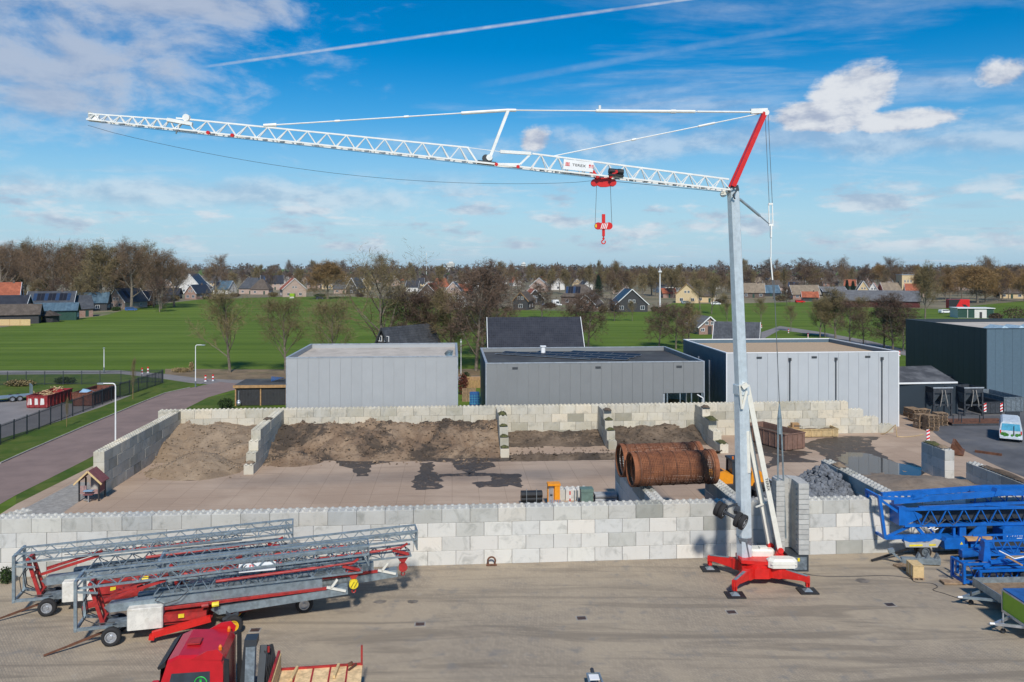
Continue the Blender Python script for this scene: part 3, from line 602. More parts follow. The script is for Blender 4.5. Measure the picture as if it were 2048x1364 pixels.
# bays behind the front wall
UA = uv_of(G(1230, 1003))[0]; ub, vb = uv_of(G(1230, 915, 3.2))
cross_wall('clean block bay wall under the left ends of the rusty drums', ub, .82, vb, [0, 0, 0, 0], 'block_front')
uc, vc = uv_of(G(1432, 972, 3.2)); cross_wall('block bay wall under the right ends of the rusty drums', uc, .82, vc+2.2, [0, 0, 0, 0], 'block_front')
ud, vd = uv_of(G(1642, 920, 3.2)); cross_wall('block bay wall holding back the grey rubble', ud, .82, vd, [0, 0, 0, 0], 'block_front')
ue, ve = uv_of(G(1890, 962)); cross_wall('short free-standing block stub carrying a striped beacon', ue, ve, ve+3.2, [0, 0, 0], 'block_front')
uf, vf = uv_of(G(1932, 924, 1.6)); cross_wall('low block wall with earth on top beside the asphalt apron', uf, .82, vf, [0, 0], 'block_front')
block_wall('short block wall piece by the timber play hut', YD(uv_of(G(130, 1018))[0], .85), YANG+R(60), [(0, 4.0), (0, 4.0), (0, 4.0)], 'block_front')
block_wall('block wall end beside the grass strip at the road', YD(-33.0, 2.6), YANG+R(180), [(0, 6.4), (0, 6.4), (0, 6.4), (0, 6.4)], 'block_front')

# ------------------------------------------------------------------ heaps
def heap(name, label, u0, u1, v0, v1, hf, mat, step=.28, cat='heap'):
    """height field on the yard: hf(u, v) gives height"""
    nu, nv = int((u1-u0)/step)+1, int((v1-v0)/step)+1; vs = []; fs = []
    base = YD(u0, v0)
    for j in range(nv+1):
        for i in range(nu+1):
            uu, vv = u0+(u1-u0)*i/nu, v0+(v1-v0)*j/nv; h = hf(uu, vv); p = YD(uu, vv, h)-base; vs.append((p.x, p.y, p.z))
    W = nu+1
    for j in range(nv):
        for i in range(nu):
            q = (j*W+i, j*W+i+1, (j+1)*W+i+1, (j+1)*W+i)
            if max(vs[k][2] for k in q) > -.04: fs.append(q)
    m = MB(); m.add(vs, fs); o = m.build(name, mat, smooth=True); o.location = base; tag(o, label, cat); return o
def fn(u, v, s, seed): return noise.fractal(V((u*s, v*s, seed)), 1.0, 2.0, 5)
def lump(u, v, cu, cv, ru, rv, h): 
    d = ((u-cu)/ru)**2+((v-cv)/rv)**2
    return h*max(0, 1-math.sqrt(d)) if d < 1 else 0
ul = ULEFT+.8
def h_sand(u, v):
    back = 1.95*min(1, max(0, (v-(VB-8.0)+1.6*noise.noise(V((u*.35, 1, 4))))/6.0))-.05
    h = max(back, lump(u, v, ul+4.6, VB-10.2, 4.2, 3.4, 1.75)-.05)
    return h+(.42*fn(u, v, .45, 3)+.12*fn(u, v, 1.6, 8))*min(1, h+.3)-.05 if h > -.04 else -.3
heap('sand_heap', 'dry brown sand heap in the corner bay beside the road', ul, u1+.05, v1-1.5, VB+.02, h_sand, 'soil_sand')
def h_dark(u, v):
    e = 1.5*noise.noise(V((u*.22, 3.3, 1)))
    back = 1.95*min(1, max(0, (v-(VB-7.6+e))/5.0))**.8
    h = back+.75*fn(u, v, .35, 9)*min(1, back)+.34*fn(u, v, 1.1, 5)*min(1, back*2)
    h = max(h, lump(u, v, u1+3.2, VB-7.6, 3.0, 2.2, 1.1)+.1*fn(u, v, 1.4, 2))
    h = max(h, lump(u, v, u1+12.8, VB-6.0, 3.8, 2.6, 1.8)+.12*fn(u, v, .9, 12))
    return h-.12
heap('soil_heap', 'long mixed heap of tan sand and dark topsoil against the back wall', u1+.8, u2+.02, VB-10.0, VB+.02, h_dark, 'soil_brown', .24)
def h_mud(seed, hh):
    def f(u, v):
        b = hh*max(0, (v-(VB-4.2))/4.0); f_ = .5*max(0, 1-abs(v-(VB-8.2))/1.1)
        return max(b, f_)+.28*fn(u, v, .6, seed)*(.25+b)-.06
    return f
heap('mud_heap', 'low wet mud and sand remains in the bay left of the divider', u2+.8, u3+.02, VB-9.6, VB+.02, h_mud(21, .75), 'soil_mud', .26)
heap('mud_heap', 'low earth remains in the bay beside the mossy divider', u3+.8, u4+.02, VB-8.0, VB+.02, h_mud(31, 1.05), 'soil_mud', .26)
gu, gv = uv_of(G(1960, 985))
heap('grit_heap', 'spread brown grit heap behind the blue crane', ud+.9, uf-.05, 1.0, 18.5, lambda u, v: max(lump(u, v, ud+8.0, 9.5, 9.0, 8.0, 1.9), lump(u, v, ud+11, 5, 8, 6, 1.6))+.22*fn(u, v, .6, 44)-.1, 'soil_grit', .3)

# clods and stones strewn over the heaps, beyond counting
def clods(label, u0, u1, v0, v1, hf, mat, n, seed):
    rr = random.Random(seed); m = MB(); base = YD(u0, v0)
    for k in range(n):
        u_, v_ = rr.uniform(u0, u1), rr.uniform(v0, v1); h = hf(u_, v_)
        if h < .12 and rr.random() < .8: continue
        r = rr.uniform(.04, .13)*(2.0 if rr.random() < .06 else 1); c = YD(u_, v_, max(.02, h)+r*.2)-base; a = rr.uniform(0, 6.28)
        P = [c+V((math.cos(a+q*1.57)*r*rr.uniform(.7, 1.3), math.sin(a+q*1.57)*r*rr.uniform(.7, 1.3), rr.uniform(-.4, .3)*r)) for q in range(4)]+[c+V((rr.uniform(-.3, .3)*r, rr.uniform(-.3, .3)*r, r*rr.uniform(.6, 1.1)))]
        m.add(P, [(0, 1, 4), (1, 2, 4), (2, 3, 4), (3, 0, 4)])
    o = m.build('soil_clods', mat); o.location = base; tag(o, label, 'clods'); o['kind'] = 'stuff'
clods('loose clods strewn over the long dark soil heap', u1+.9, u2, VB-9.5, VB-.1, h_dark, 'soil_brown', 2600, 3); clods('loose clods strewn over the sand heap', ul, u1, v1-1, VB-.1, h_sand, 'soil_sand', 900, 4)
clods('clods of wet mud in the bay left of the divider', u2+.9, u3, VB-9, VB-.1, h_mud(21, .75), 'soil_mud', 800, 5); clods('clods of earth in the bay by the mossy divider', u3+.9, u4, VB-8, VB-.1, h_mud(31, 1.05), 'soil_mud', 800, 6)
# grey rubble: countless stones, one heap
def rubble():
    rr = random.Random(5); m = MB(); bm = bmesh.new(); bmesh.ops.create_icosphere(bm, subdivisions=1, radius=1); ico = [v.co.copy() for v in bm.verts]; icf = [[v.index for v in f.verts] for f in bm.faces]; bm.free()
    def hh(u, v): return min(1, max(0, (ud-.05-u)/.3))*max(0, 3.5*(1-math.hypot((u-(ud-1.2))/(6.4 if v < 6 else 4.6), (v-6.6)/6.0)))
    base = YD(ud-3, 4)
    for k in range(4600):
        u_ = rr.uniform(ud-7, ud-.15); v_ = rr.uniform(.95, 12.4); h = hh(u_, v_)
        if h <= .02 and rr.random() > .12: continue
        r = rr.uniform(.10, .24)*(1.25 if rr.random() < .2 else 1); sx, sy, sz = rr.uniform(.7, 1.3), rr.uniform(.6, 1.2), rr.uniform(.5, .95)
        q = Quaternion((rr.random(), rr.random()-.5, rr.random()-.5, rr.random()-.5)).normalized(); c = YD(u_, v_, h*rr.uniform(.93, 1.03)+.05)-base
        m.add([c+q @ V((p.x*sx*r*rr.uniform(.75, 1.2), p.y*sy*r*rr.uniform(.75, 1.2), p.z*sz*r)) for p in ico], icf)
    o = m.build('stone_rubble', 'stone'); o.location = base; tag(o, 'heap of broken grey stone against the bay wall', 'rubble'); o['kind'] = 'stuff'
    heap('rubble_core', 'grey grit under the broken stone heap', ud-7.4, ud-.02, .9, 12.6, lambda u, v: hh(u, v)*.93-.03, 'stone', .4, 'grit')
rubble()
# moss and earth tufts on the wall tops
def tuft(label, p, rx, ry, h, mat, seed):
    m = MB(); n = 9; vs = []; fs = []
    for j in range(n):
        for i in range(n):
            x, y = -1+2*i/(n-1), -1+2*j/(n-1); d = math.hypot(x, y); z = max(-.02, h*.75*(1-d*d))*(1+.7*noise.noise(V((x*2.3, y*2.3, seed)))) if d < 1 else -.02
            vs.append((x*rx, y*ry, z))
    for j in range(n-1):
        for i in range(n-1): fs.append((j*n+i, j*n+i+1, (j+1)*n+i+1, (j+1)*n+i))
    m.add(vs, fs); o = m.build('earth_clod', mat, smooth=True); o.location = p; o.rotation_euler[2] = YANG; tag(o, label, 'earth')
def on_wall(u, v, rows): return YD(u+.395, v, rows*BH+.10)
for lab, u_, v_, rws, mt, rx, ry, hh in (
    ('mossy clod on the far top of the divider by the dark heap', u2, VB-4.2, 4, 'moss', .38, .7, .28), ('moss cushion on the first step of the divider by the dark heap', u2, v2+2.0, 3, 'moss', .36, .38, .2), ('moss cushion on the second step of the divider by the dark heap', u2, v2+1.2, 2, 'moss', .36, .38, .22), ('moss cushion on the lowest step of the divider by the dark heap', u2, v2+.4, 1, 'moss', .36, .38, .2),
    ('moss on the top step of the divider between muddy bays', u3, v3+2.6, 4, 'soil_mud', .36, .6, .2), ('moss on the middle step of the divider between muddy bays', u3, v3+1.9, 3, 'moss', .36, .38, .2), ('moss on the low step of the divider between muddy bays', u3, v3+1.1, 2, 'moss', .36, .38, .22),
    ('earth on the top of the mossy divider by the skip', u4, v4+5.4, 4, 'soil_mud', .38, .5, .22), ('moss bank on the middle step by the brown skip', u4, v4+3.6, 3, 'moss', .4, 1.0, .3), ('moss on the lowest step by the brown skip', u4, v4+.7, 1, 'moss', .38, .7, .22),
    ('dark earth clod on top of the sand divider', u1, VB-5.0, 4, 'soil_mud', .36, .5, .16), ('sandy clod on the middle step of the sand divider', u1, v1+.5, 1, 'soil_sand', .36, .36, .2), ('straw tuft on the rubble bay wall', ud, vd-1.9, 4, 'soil_sand', .36, .6, .2), ('grass tuft on the free-standing block stub', ue, ve+2.2, 3, 'moss', .38, .9, .22), ('straw heap on the free-standing block stub', ue, ve+.9, 3, 'soil_sand', .36, .45, .2), ('earth strip on the low apron wall', uf, vf-4.0, 2, 'soil_mud', .34, 2.6, .2)):
    tuft(lab, on_wall(u_, v_, rws), rx, ry, hh, mt, u_+v_)

# ------------------------------------------------------------------ warehouses behind the back wall
def u_at(px, v):
    k = (px-1024)/FPX; c, s_ = math.cos(YANG), math.sin(YANG)
    return (k*45.6+v*(k*c+s_))/(c-k*s_)
def warehouse(label, px0, px1, v0, depth, h, pmat, roofmat, trim, side=None, pw=1.08, hole=None, roofz=.55, name='warehouse'):
    u0, u1 = u_at(px0, v0), u_at(px1, v0); L = u1-u0; side = side or pmat
    t = thing(name, label, 'warehouse', YD(u0, v0), YANG)
    hx0, hz = hole if hole else (L+9, 0)
    core = MB()
    if hole: core.box(.03, hx0, .05, depth-.05, 0, h-roofz-.02); core.box(hx0, L-.03, .05, depth-.05, hz, h-roofz-.02); core.box(hx0, L-.03, 6, depth-.05, 0, hz)
    else: core.box(.03, L-.03, .05, depth-.05, 0, h-roofz-.02)
    core.build('frame', 'trim_grey' if 'navy' not in label else 'trim_dark', t)
    MB().box(.16, L-.16, .16, depth-.16, h-roofz, h-roofz+.05).build('roof', roofmat, t)
    n = max(1, round(L/pw)); w = L/n
    full = MB().box(.010, w-.010, 0, .06, .02, h-.10).mesh('wall_panel', pmat); short = MB().box(.010, w-.010, 0, .06, hz+.02, h-.10).mesh('wall_panel', pmat)
    for i in range(n): child(short if (i+.5)*w > hx0 else full, 'wall_panel', t, (i*w, -.03, 0))
    n2 = max(1, round(depth/pw)); w2 = depth/n2
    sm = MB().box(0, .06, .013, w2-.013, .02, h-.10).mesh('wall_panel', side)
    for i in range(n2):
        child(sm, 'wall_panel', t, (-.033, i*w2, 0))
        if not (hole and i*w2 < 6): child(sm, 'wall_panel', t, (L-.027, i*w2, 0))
    MB().box(0, L, depth-.05, depth+.03, .02, h-.10).build('back_wall', side, t)
    # parapet: upstand walls with a metal coping
    up = MB(); up.box(.04, L-.04, .034, .15, h-roofz, h-.09); up.box(.04, L-.04, depth-.15, depth-.06, h-roofz, h-.09); up.box(.04, .15, .15, depth-.15, h-roofz, h-.09); up.box(L-.15, L-.04, .15, depth-.15, h-roofz, h-.09); up.build('parapet', side, t)
    cp = MB(); cp.box(-.06, L+.06, -.06, .18, h-.09, h); cp.box(-.06, L+.06, depth-.18, depth+.06, h-.09, h); cp.box(-.06, .18, .18, depth-.18, h-.09, h); cp.box(L-.18, L+.06, .18, depth-.18, h-.09, h); cp.build('coping', trim, t)
    for x in (0, L): MB().box(x-.05, x+.05, -.052, .03, .01, h-.1).build('corner_trim', trim, t)
    return t, L
wa, LA = warehouse('light grey warehouse with a pale felt roof beside the timber shed', 573, 915, VB+2.6, 13.8, 7.95, 'clad_light', 'roof_felt', 'trim_grey')
MB().add([(LA-2.0, 1.0, 7.46), (LA-.6, .8, 7.46), (LA-.5, 6, 7.46), (LA-.4, 10, 7.46), (LA-1.0, 11, 7.46), (LA-1.4, 7, 7.46), (LA-1.2, 4, 7.46)], [(0, 1, 2, 3, 4, 5, 6)]).build('roof_puddle', 'puddle', wa)
wb, LB = warehouse('mid grey warehouse with rooftop solar panels and an open corner bay', 972, 1408, VB+2.6, 15.2, 7.2, 'clad_mid', 'roof_bitumen', 'trim_grey', hole=(u_at(1330, VB+2.6)-u_at(972, VB+2.6), 3.9))
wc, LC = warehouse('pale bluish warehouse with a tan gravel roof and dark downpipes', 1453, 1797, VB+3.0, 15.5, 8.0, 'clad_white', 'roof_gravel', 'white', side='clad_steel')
dv = uv_of(at(1973, 657, 101)); 
wd, LD = warehouse('dark navy warehouse with rooftop skylights', 1973, 2330, dv[1], 18, 9.15, 'clad_steel', 'roof_felt', 'clad_navy', side='clad_navy', pw=1.15)  # side panels darker than the front: their shade is painted into the colour
# details on them
def vent(t, x, z): MB().box(x-.28, x+.28, -.09, -.035, z-.10, z+.10).build('vent', 'trim_dark', t)
def lx(px, v0, u0): return u_at(px, v0)-u0
for px in (1030, 1196, 1358): vent(wb, lx(px, VB+2.6, u_at(972, VB+2.6)), 6.65)
for px in (1518, 1628, 1735): vent(wc, lx(px, VB+3, u_at(1453, VB+3)), 7.45)
for px in (1579, 1671, 1763):
    x = lx(px, VB+3, u_at(1453, VB+3)); MB().box(x-.13, x+.13, -.22, -.035, 7.1, 7.4).cyl((x, -.12, .1), (x, -.12, 7.1), .055, 8).build('downpipe', 'trim_dark', wc)
for y in (5.2, 9.0): MB().box(-.16, -.04, y, y+.35, .1, 6.6).build('side_duct', 'trim_grey', wc)
x0 = u_at(1330, VB+2.6)-u_at(972, VB+2.6)
for x in (x0+.25, x0+1.6, x0+2.8, LB-.2): MB().box(x-.06, x+.06, .02, .14, 0, 3.9).build('column', 'galv', wb)
MB().beam((LB-.15, -.12, 3.4), (LB-.75, -.12, 3.75), .10).beam((LB-.15, -.12, 3.4), (LB-.15, -.12, 0), .09).build('gutter_pipe', 'white', wb)
def stored(label, cat, x, y, mat, sz, name):
    p = YD(u_at(972, VB+2.6), VB+2.6)+E1*x+E2*y; o = MB().rbox(-sz[0]/2, sz[0]/2, -sz[1]/2, sz[1]/2, 0, sz[2], .12).build(name, mat); o.location = p; o.rotation_euler[2] = YANG; tag(o, label, cat)
stored('white bulk bag standing in the open warehouse corner', 'bag', x0+1.2, 1.6, 'wall_white', (1.0, 1.0, 1.5), 'bulk_bag')
stored('stack of tan boards in the open warehouse corner', 'boards', x0+2.2, 3.4, 'timber', (1.5, 1.2, 2.6), 'board_stack')
# solar array and roof fittings of the mid grey warehouse
def solar_array():
    a = at(988, 709, 91.0); a = G(988, 709, 6.75); d1 = V((10.4, -5.4, 0)).normalized(); d2 = V((5.4, 10.4, 0)).normalized()
    me = MB().box(.02, 1.64, .02, .97, 0, .04).mesh('solar_panel', 'solar'); fr = MB().box(0, 1.66, 0, .99, -.02, .025).mesh('panel_frame', 'alu')
    inv = Matrix.Rotation(-YANG, 3, 'Z'); base = V(wb.location)
    for j in range(6):
        for i in range(9):
            if j == 5 and i < 2 or (j == 0 and i > 6): continue
            p = V((a.x, a.y, 0))+d1*(i*1.72+(j % 2)*.3)+d2*(j*1.08+.2)
            l = inv @ (p-V((base.x, base.y, 0)))
            if not (.5 < l.x < LB-1.4 and .6 < l.y < 13.4): continue
            fo = child(fr, 'solar_panel', wb, (l.x, l.y, 6.82), R(-27.5)-YANG); fo.rotation_euler[0] = R(6 if j % 2 else -6); child(me, 'cell_face', fo)
solar_array()
MB().rbox(7.0, 7.5, 12.2, 12.7, 6.7, 7.55, .08).box(6.92, 7.58, 12.12, 12.78, 7.55, 7.66).build('roof_fan', 'white', wb)
MB().box(13.8, 15.3, 8.5, 12.6, 6.71, 6.78).build('roof_light', 'green_box', wb)
# skylights on the navy warehouse
for k in range(4):
    x = 2.6+k*2.3; MB().add([(x, 1.2, 8.66), (x+2.1, 1.2, 8.66), (x+2.1, 5.0, 8.66), (x, 5.0, 8.66), (x+1.05, 1.8, 9.35), (x+1.05, 4.4, 9.35)], [(0, 1, 4), (1, 2, 5, 4), (2, 3, 5), (3, 0, 4, 5)]).build('skylight', 'skylight', wd)
MB().rbox(-.6, -.04, 7, 8.2, 1.2, 2.1, .05).build('wall_unit', 'trim_dark', wd)
# low lean-to between the pale and the navy warehouses
def leanto():
    a = G(1797, 768, 3.5); b = G(1915, 766, 3.5); c = G(1862, 733, 4.6); d = G(1797, 735, 4.6)
    t = thing('lean_to_shed', 'low lean-to shed with grey sheet roof between the warehouses', 'shed', (a.x, a.y, 0))
    o = V((a.x, a.y, 0)); P = [p-o for p in (a, b, c, d)]
    m = MB(); m.add(P+[p+V((0, 0, .12)) for p in P], [(0, 1, 2, 3), (4, 5, 6, 7), (0, 1, 5, 4), (1, 2, 6, 5), (2, 3, 7, 6), (3, 0, 4, 7)]); m.build('roof', 'corrugated_grey', t)
    MB().box(.05, P[1].x-.2, .3, .4, 0, 3.4).build('wall', 'clad_navy', t); MB().beam(P[0]+V((0, 0, .06)), P[1]+V((0, 0, .06)), .12, .18).build('gutter', 'white', t)
leanto()
# timber-framed shed with black doors
def shed():
    a = G(470, 812); b = G(572, 812); L = (b-a).length
    t = thing('timber_shed', 'flat roofed timber shed with black board doors beside the light grey warehouse', 'shed', a, YANG)
    MB().box(0, L, .1, 5.5, 0, 2.2).build('wall', 'dark_boards', t)
    MB().box(-.15, L+.1, -.15, 5.7, 2.42, 2.5).build('roof', 'roof_bitumen', t); MB().box(-.2, L+.12, -.22, -.15, 2.2, 2.54).build('fascia', 'timber', t)
    for x in (0, L*.48, L-.14): MB().box(x, x+.14, -.04, .1, 0, 2.2).build('post', 'timber', t)
    for x, w in ((.25, L*.42), (L*.48+.25, L*.44)):
        d = MB().box(x, x+w, .02, .095, .05, 2.15).build('door', 'dark_boards', t); MB().box(x+w*.5-.05, x+w*.5+.05, -.02, .02, 1.2, 1.5).build('handle', 'black', d)
        for k in range(1, 7): MB().box(x+w*k/7-.008, x+w*k/7+.008, .008, .02, .06, 2.14).build('board_joint', 'trim_dark', d)
    for s_ in (1, -1):
        pass
    c = a+E1*(L*.62)+E2*2.4
    q = thing('sun_loungers', 'folded blue slatted lounger lying on the shed roof', 'lounger', (c.x, c.y, 2.5), R(15))
    for k in range(9): MB().beam((k*.17, 0, .12+k*.05), (k*.17, 1.2, .55-k*.02), .10, .03).build('slat', 'tarp_blue', q)
    MB().beam((0, 0, .05), (1.5, 0, .5), .05).beam((0, 1.2, .5), (1.5, 1.2, .35), .05).beam((0, 0, .05), (-.6, .4, .03), .05).build('frame', 'dark_steel', q)
    k = a+V((.55, -.25, 0)); kt = thing('gas_bottle', 'steel gas bottle with a flue pipe at the shed corner', 'bottle', k)
    MB().cyl((0, 0, .1), (0, 0, .62), .26, 14).cyl((0, 0, .62), (0, 0, .8), .26, 14, .1).build('body', 'alu', kt, True); MB().cyl((0, 0, .8), (0, 0, 1.9), .05, 8).build('flue', 'alu', kt)
shed()

# ------------------------------------------------------------------ houses
WIN = {}
def window(parent, loc, w, h, rz=0.0, mat='white', pane='glass'):
    key = (round(w, 2), round(h, 2), mat, pane)
    if key not in WIN:
        f = MB(); b = .09; f.box(-w/2, w/2, -.05, .04, 0, b); f.box(-w/2, w/2, -.05, .04, h-b, h); f.box(-w/2, -w/2+b, -.05, .04, b, h-b); f.box(w/2-b, w/2, -.05, .04, b, h-b); f.box(-.035, .035, -.05, .04, b, h-b)
        WIN[key] = (f.mesh('window', mat), MB().box(-w/2+b*.8, w/2-b*.8, -.02, .02, b*.8, h-b*.8).mesh('pane', pane))
    a, p = WIN[key]; o = child(a, 'window', parent, loc, rz); child(p, 'pane', o); return o
def gable_roof(L, W, ze, zr, ov=.45, th=.16, hip=0.0):
    """ridge along x, spans y 0..W, returns MB with tile UVs"""
    m = MB(); m.uv = []; sl = math.hypot(W/2+ov, zr-ze); y0, y1, ym = -ov, W+ov, W/2; zo = ze-(zr-ze)*ov/(W/2)
    def face(P, flip):
        o = len(m.v); m.v += [tuple(p) for p in P]
        for p in P: m.uv.append((p[0], (p[1]-y0 if not flip else y1-p[1])*sl/(W/2+ov)))
        m.f.append(tuple(range(o, o+len(P))))
    xa, xb = -ov, L+ov
    for dz in (0, th):
        face([(xa, y0, zo+dz), (xb, y0, zo+dz), (xb-hip, ym, zr+dz), (xa+hip, ym, zr+dz)], False); face([(xa, y1, zo+dz), (xb, y1, zo+dz), (xb-hip, ym, zr+dz), (xa+hip, ym, zr+dz)], True)
        if hip: face([(xa, y0, zo+dz), (xa, y1, zo+dz), (xa+hip, ym, zr+dz)], False); face([(xb, y0, zo+dz), (xb, y1, zo+dz), (xb-hip, ym, zr+dz)], False)
    for yy in (y0, y1): face([(xa, yy, zo), (xb, yy, zo), (xb, yy, zo+th), (xa, yy, zo+th)], False)
    return m
def house(label, px0, px1, yb, ye, yr, roof, wall, front='side', depth=None, rz=0.0, trim='white', wins=3, hip=0.0, solar=0, chimney=True, door=True, cat='house', name='house', D=None, floors=1, winmat='white', group='houses of the village'):
    """front='side': long side with the ridge across the view; front='gable': gable end towards the view"""
    c = G((px0+px1)/2, yb) if D is None else V((((px0+px1)/2-1024)*D/FPX, D, 0)); s = FPX/c.y
    wid = (px1-px0)/s; ze = max(2.0, HC-(ye-YH)/s); zr = max(ze+1.0, HC-(yr-YH)/s)
    t = thing(name, label, cat, c, rz-math.atan2(c.x, c.y)*.5, group)
    if front == 'side': L, W = wid, depth or max(6, wid*.6); org = V((-L/2, 0, 0)); turn = 0
    else: L, W = depth or wid*1.3, wid; org = V((W/2, 0, 0)); turn = R(90)
    rot = Matrix.Rotation(turn, 4, 'Z'); T = Matrix.Translation(org) @ rot
    h = thing_empty('walls'); h.parent = t; h.matrix_local = T
    bpy.data.objects.remove(h)
    def put(m, nm, mt, par=t):
        m.v = [tuple(T @ V(p)) for p in m.v]; return m.build(nm, mt, par)
    w = MB(); w.box(0, L, 0, W, 0, ze)
    w.add([(0, 0, ze), (0, W, ze), (0, W/2, zr-.05), (L, 0, ze), (L, W, ze), (L, W/2, zr-.05)], [(0, 1, 2), (3, 5, 4)] if not hip else [])
    put(w, 'wall', wall)
    ro = put(gable_roof(L, W, ze, zr, hip=hip), 'roof', roof)
    if not hip:
        for x in (-.47, L+.47):
            b = MB(); zo = ze-(zr-ze)*.45/(W/2); b.beam((x, -.45, zo+.07), (x, W/2, zr+.09), .08, .26); b.beam((x, W+.45, zo+.07), (x, W/2, zr+.09), .08, .26); put(b, 'bargeboard', trim)
    if chimney: put(MB().box(L*.7, L*.7+.6, W/2-.3, W/2+.3, zr-.6, zr+.8), 'chimney', 'brick_dark', ro)
    if solar:
        for k in range(solar):
            yy0, yy1 = W*.10, W*.40; z0, z1 = ze+(zr-ze)*yy0/(W/2)+.22, ze+(zr-ze)*yy1/(W/2)+.22; x = L*.12+k*1.1
            if x+1.05 > L: break
            put(MB().add([(x, yy0, z0), (x+1.02, yy0, z0), (x+1.02, yy1, z1), (x, yy1, z1)], [(0, 1, 2, 3)]), 'solar_panel', 'solar_blue' if k % 3 == 0 else 'solar', ro)
    # openings on the faces turned to the view
    if front == 'side':
        n = wins
        for fl in range(floors):
            for i in range(n):
                x = -wid/2+wid*(i+.5)/n
                if fl == 0 and door and i == n//2: put2 = MB().box(x-.5, x+.5, -.06, .02, 0, 2.1).build('door', 'wall_green', t); continue
                window(t, (x, -.02, .9+fl*2.7), min(1.5, wid/n*.6), 1.3, 0, winmat)
        for y in (W*.3, W*.65):
            if wins: window(t, (L/2+.02, y, .9), 1.1, 1.3, R(90), winmat); window(t, (-L/2-.02, y, .9), 1.1, 1.3, R(-90), winmat)
    else:
        n = max(1, wins)
        for i in range(n):
            x = -wid/2+wid*(i+.5)/n
            if wins:
                if door and n > 2 and i == n//2: MB().box(x-.5, x+.5, -.06, .02, 0, 2.1).build('door', 'wall_dark', t)
                else: window(t, (x, -.02, .8), min(1.6, wid/n*.55), min(1.5, ze-1.2), 0, winmat)
        if zr-ze > 2.2 and wins:
            for x in (-.75, .75): window(t, (x, -.02, ze+.4), 1.0, min(1.2, (zr-ze)*.36), 0, winmat)
        for y in (L*.3, L*.7): window(t, (W/2+.02, y, .9), 1.2, 1.2, R(90), winmat); window(t, (-W/2-.02, y, .9), 1.2, 1.2, R(-90), winmat)
    return t
H = house
# nearest houses, just behind the warehouses
H('black tiled house rising behind the mid grey warehouse', 982, 1166, 0, 716, 641, 'tile_black', 'brick_dark', 'side', 11, YANG, wins=3, D=119, chimney=False, group=None)
H('dark zinc-roofed gable house behind the light grey warehouse', 750, 783, 0, 688, 657, 'tile_grey', 'wall_dark', 'gable', 12, R(-38), 'trim_dark', 1, D=128, chimney=False, group=None)
H('dark tiled house with white bargeboards behind the gravel-roofed warehouse', 1430, 1512, 0, 692, 648, 'tile_grey', 'wall_dark', 'side', 8, R(-12), wins=2, D=150, chimney=False, group=None)
H('small brick cottage with two white windows on the green behind the warehouses', 1397, 1442, 669, 653, 634, 'corrugated_grey', 'brick_red', 'gable', 8.5, R(16), wins=3, chimney=False, group=None)
# left edge of the meadow
H('farmhouse with a steep orange-red tile roof behind the black barn', -12, 32, 640, 600, 566, 'tile_red', 'wall_white', 'side', 10, R(8), wins=2)
H('low black-roofed barn below the orange-red farmhouse', -8, 46, 645, 614, 592, 'tile_black', 'wall_dark', 'side', 8, wins=0, chimney=False, door=False)
H('long low outbuilding with a brown mossy roof at the meadow corner', 0, 72, 648, 628, 610, 'tile_brown', 'wall_dark', 'side', 6, R(6), 'trim_dark', 0, chimney=False, door=False)
H('grey roofed house with a block of black solar panels', 58, 140, 636, 607, 584, 'tile_grey', 'brick_dark', 'side', 9, R(4), solar=12, wins=3)
H('green timber barn with a pale sheet roof beside the forsythia', 74, 148, 641, 620, 607, 'tile_blue', 'wall_green', 'side', 5, R(4), 'trim_dark', 2, chimney=False)
H('brick cottage with grey roof and gable turned to the meadow', 140, 184, 634, 616, 592, 'tile_grey', 'brick_red', 'side', 8, R(28), 'trim_dark', 2, chimney=False)
H('long blue-grey metal roofed barn behind the brick cottage', 142, 210, 622, 605, 586, 'tile_blue', 'wall_dark', 'side', 9, R(4), 'trim_dark', 2, chimney=False, door=False)
H('pink brick house with steep gable and black double garage', 212, 251, 618, 603, 578, 'tile_black', 'brick_pink', 'gable', 15, R(-22), wins=2, solar=4)
H('dark roofed garage behind the pink brick gable house', 262, 296, 612, 600, 583, 'tile_black', 'wall_dark', 'side', 8, R(-10), wins=2, chimney=False)
H('row of low black sheds by the meadow hedge', 314, 356, 598, 588, 577, 'tile_black', 'wall_dark', 'side', 6, R(-8), 'trim_dark', 2, chimney=False)
H('brick house with small paired gable windows at the meadow edge', 368, 394, 599, 586, 570, 'tile_black', 'brick_red', 'gable', 13, R(-25), wins=2)
H('big black roofed house with a white gable front', 356, 402, 586, 574, 548, 'tile_black', 'wall_white', 'gable', 14, R(-12), wins=2)
H('brown gabled house among the trees behind the black sheds', 320, 350, 584, 573, 558, 'tile_brown', 'brick_pink', 'gable', 12, R(-10), wins=2)
H('white sided house with teal roof by the oak', 424, 458, 588, 578, 562, 'tile_blue', 'wall_white', 'side', 9, R(-25), wins=2)
H('house with grey-green hipped roof near the oak', 478, 522, 588, 576, 556, 'tile_grey', 'brick_pink', 'side', 11, R(-8), wins=3, hip=4)
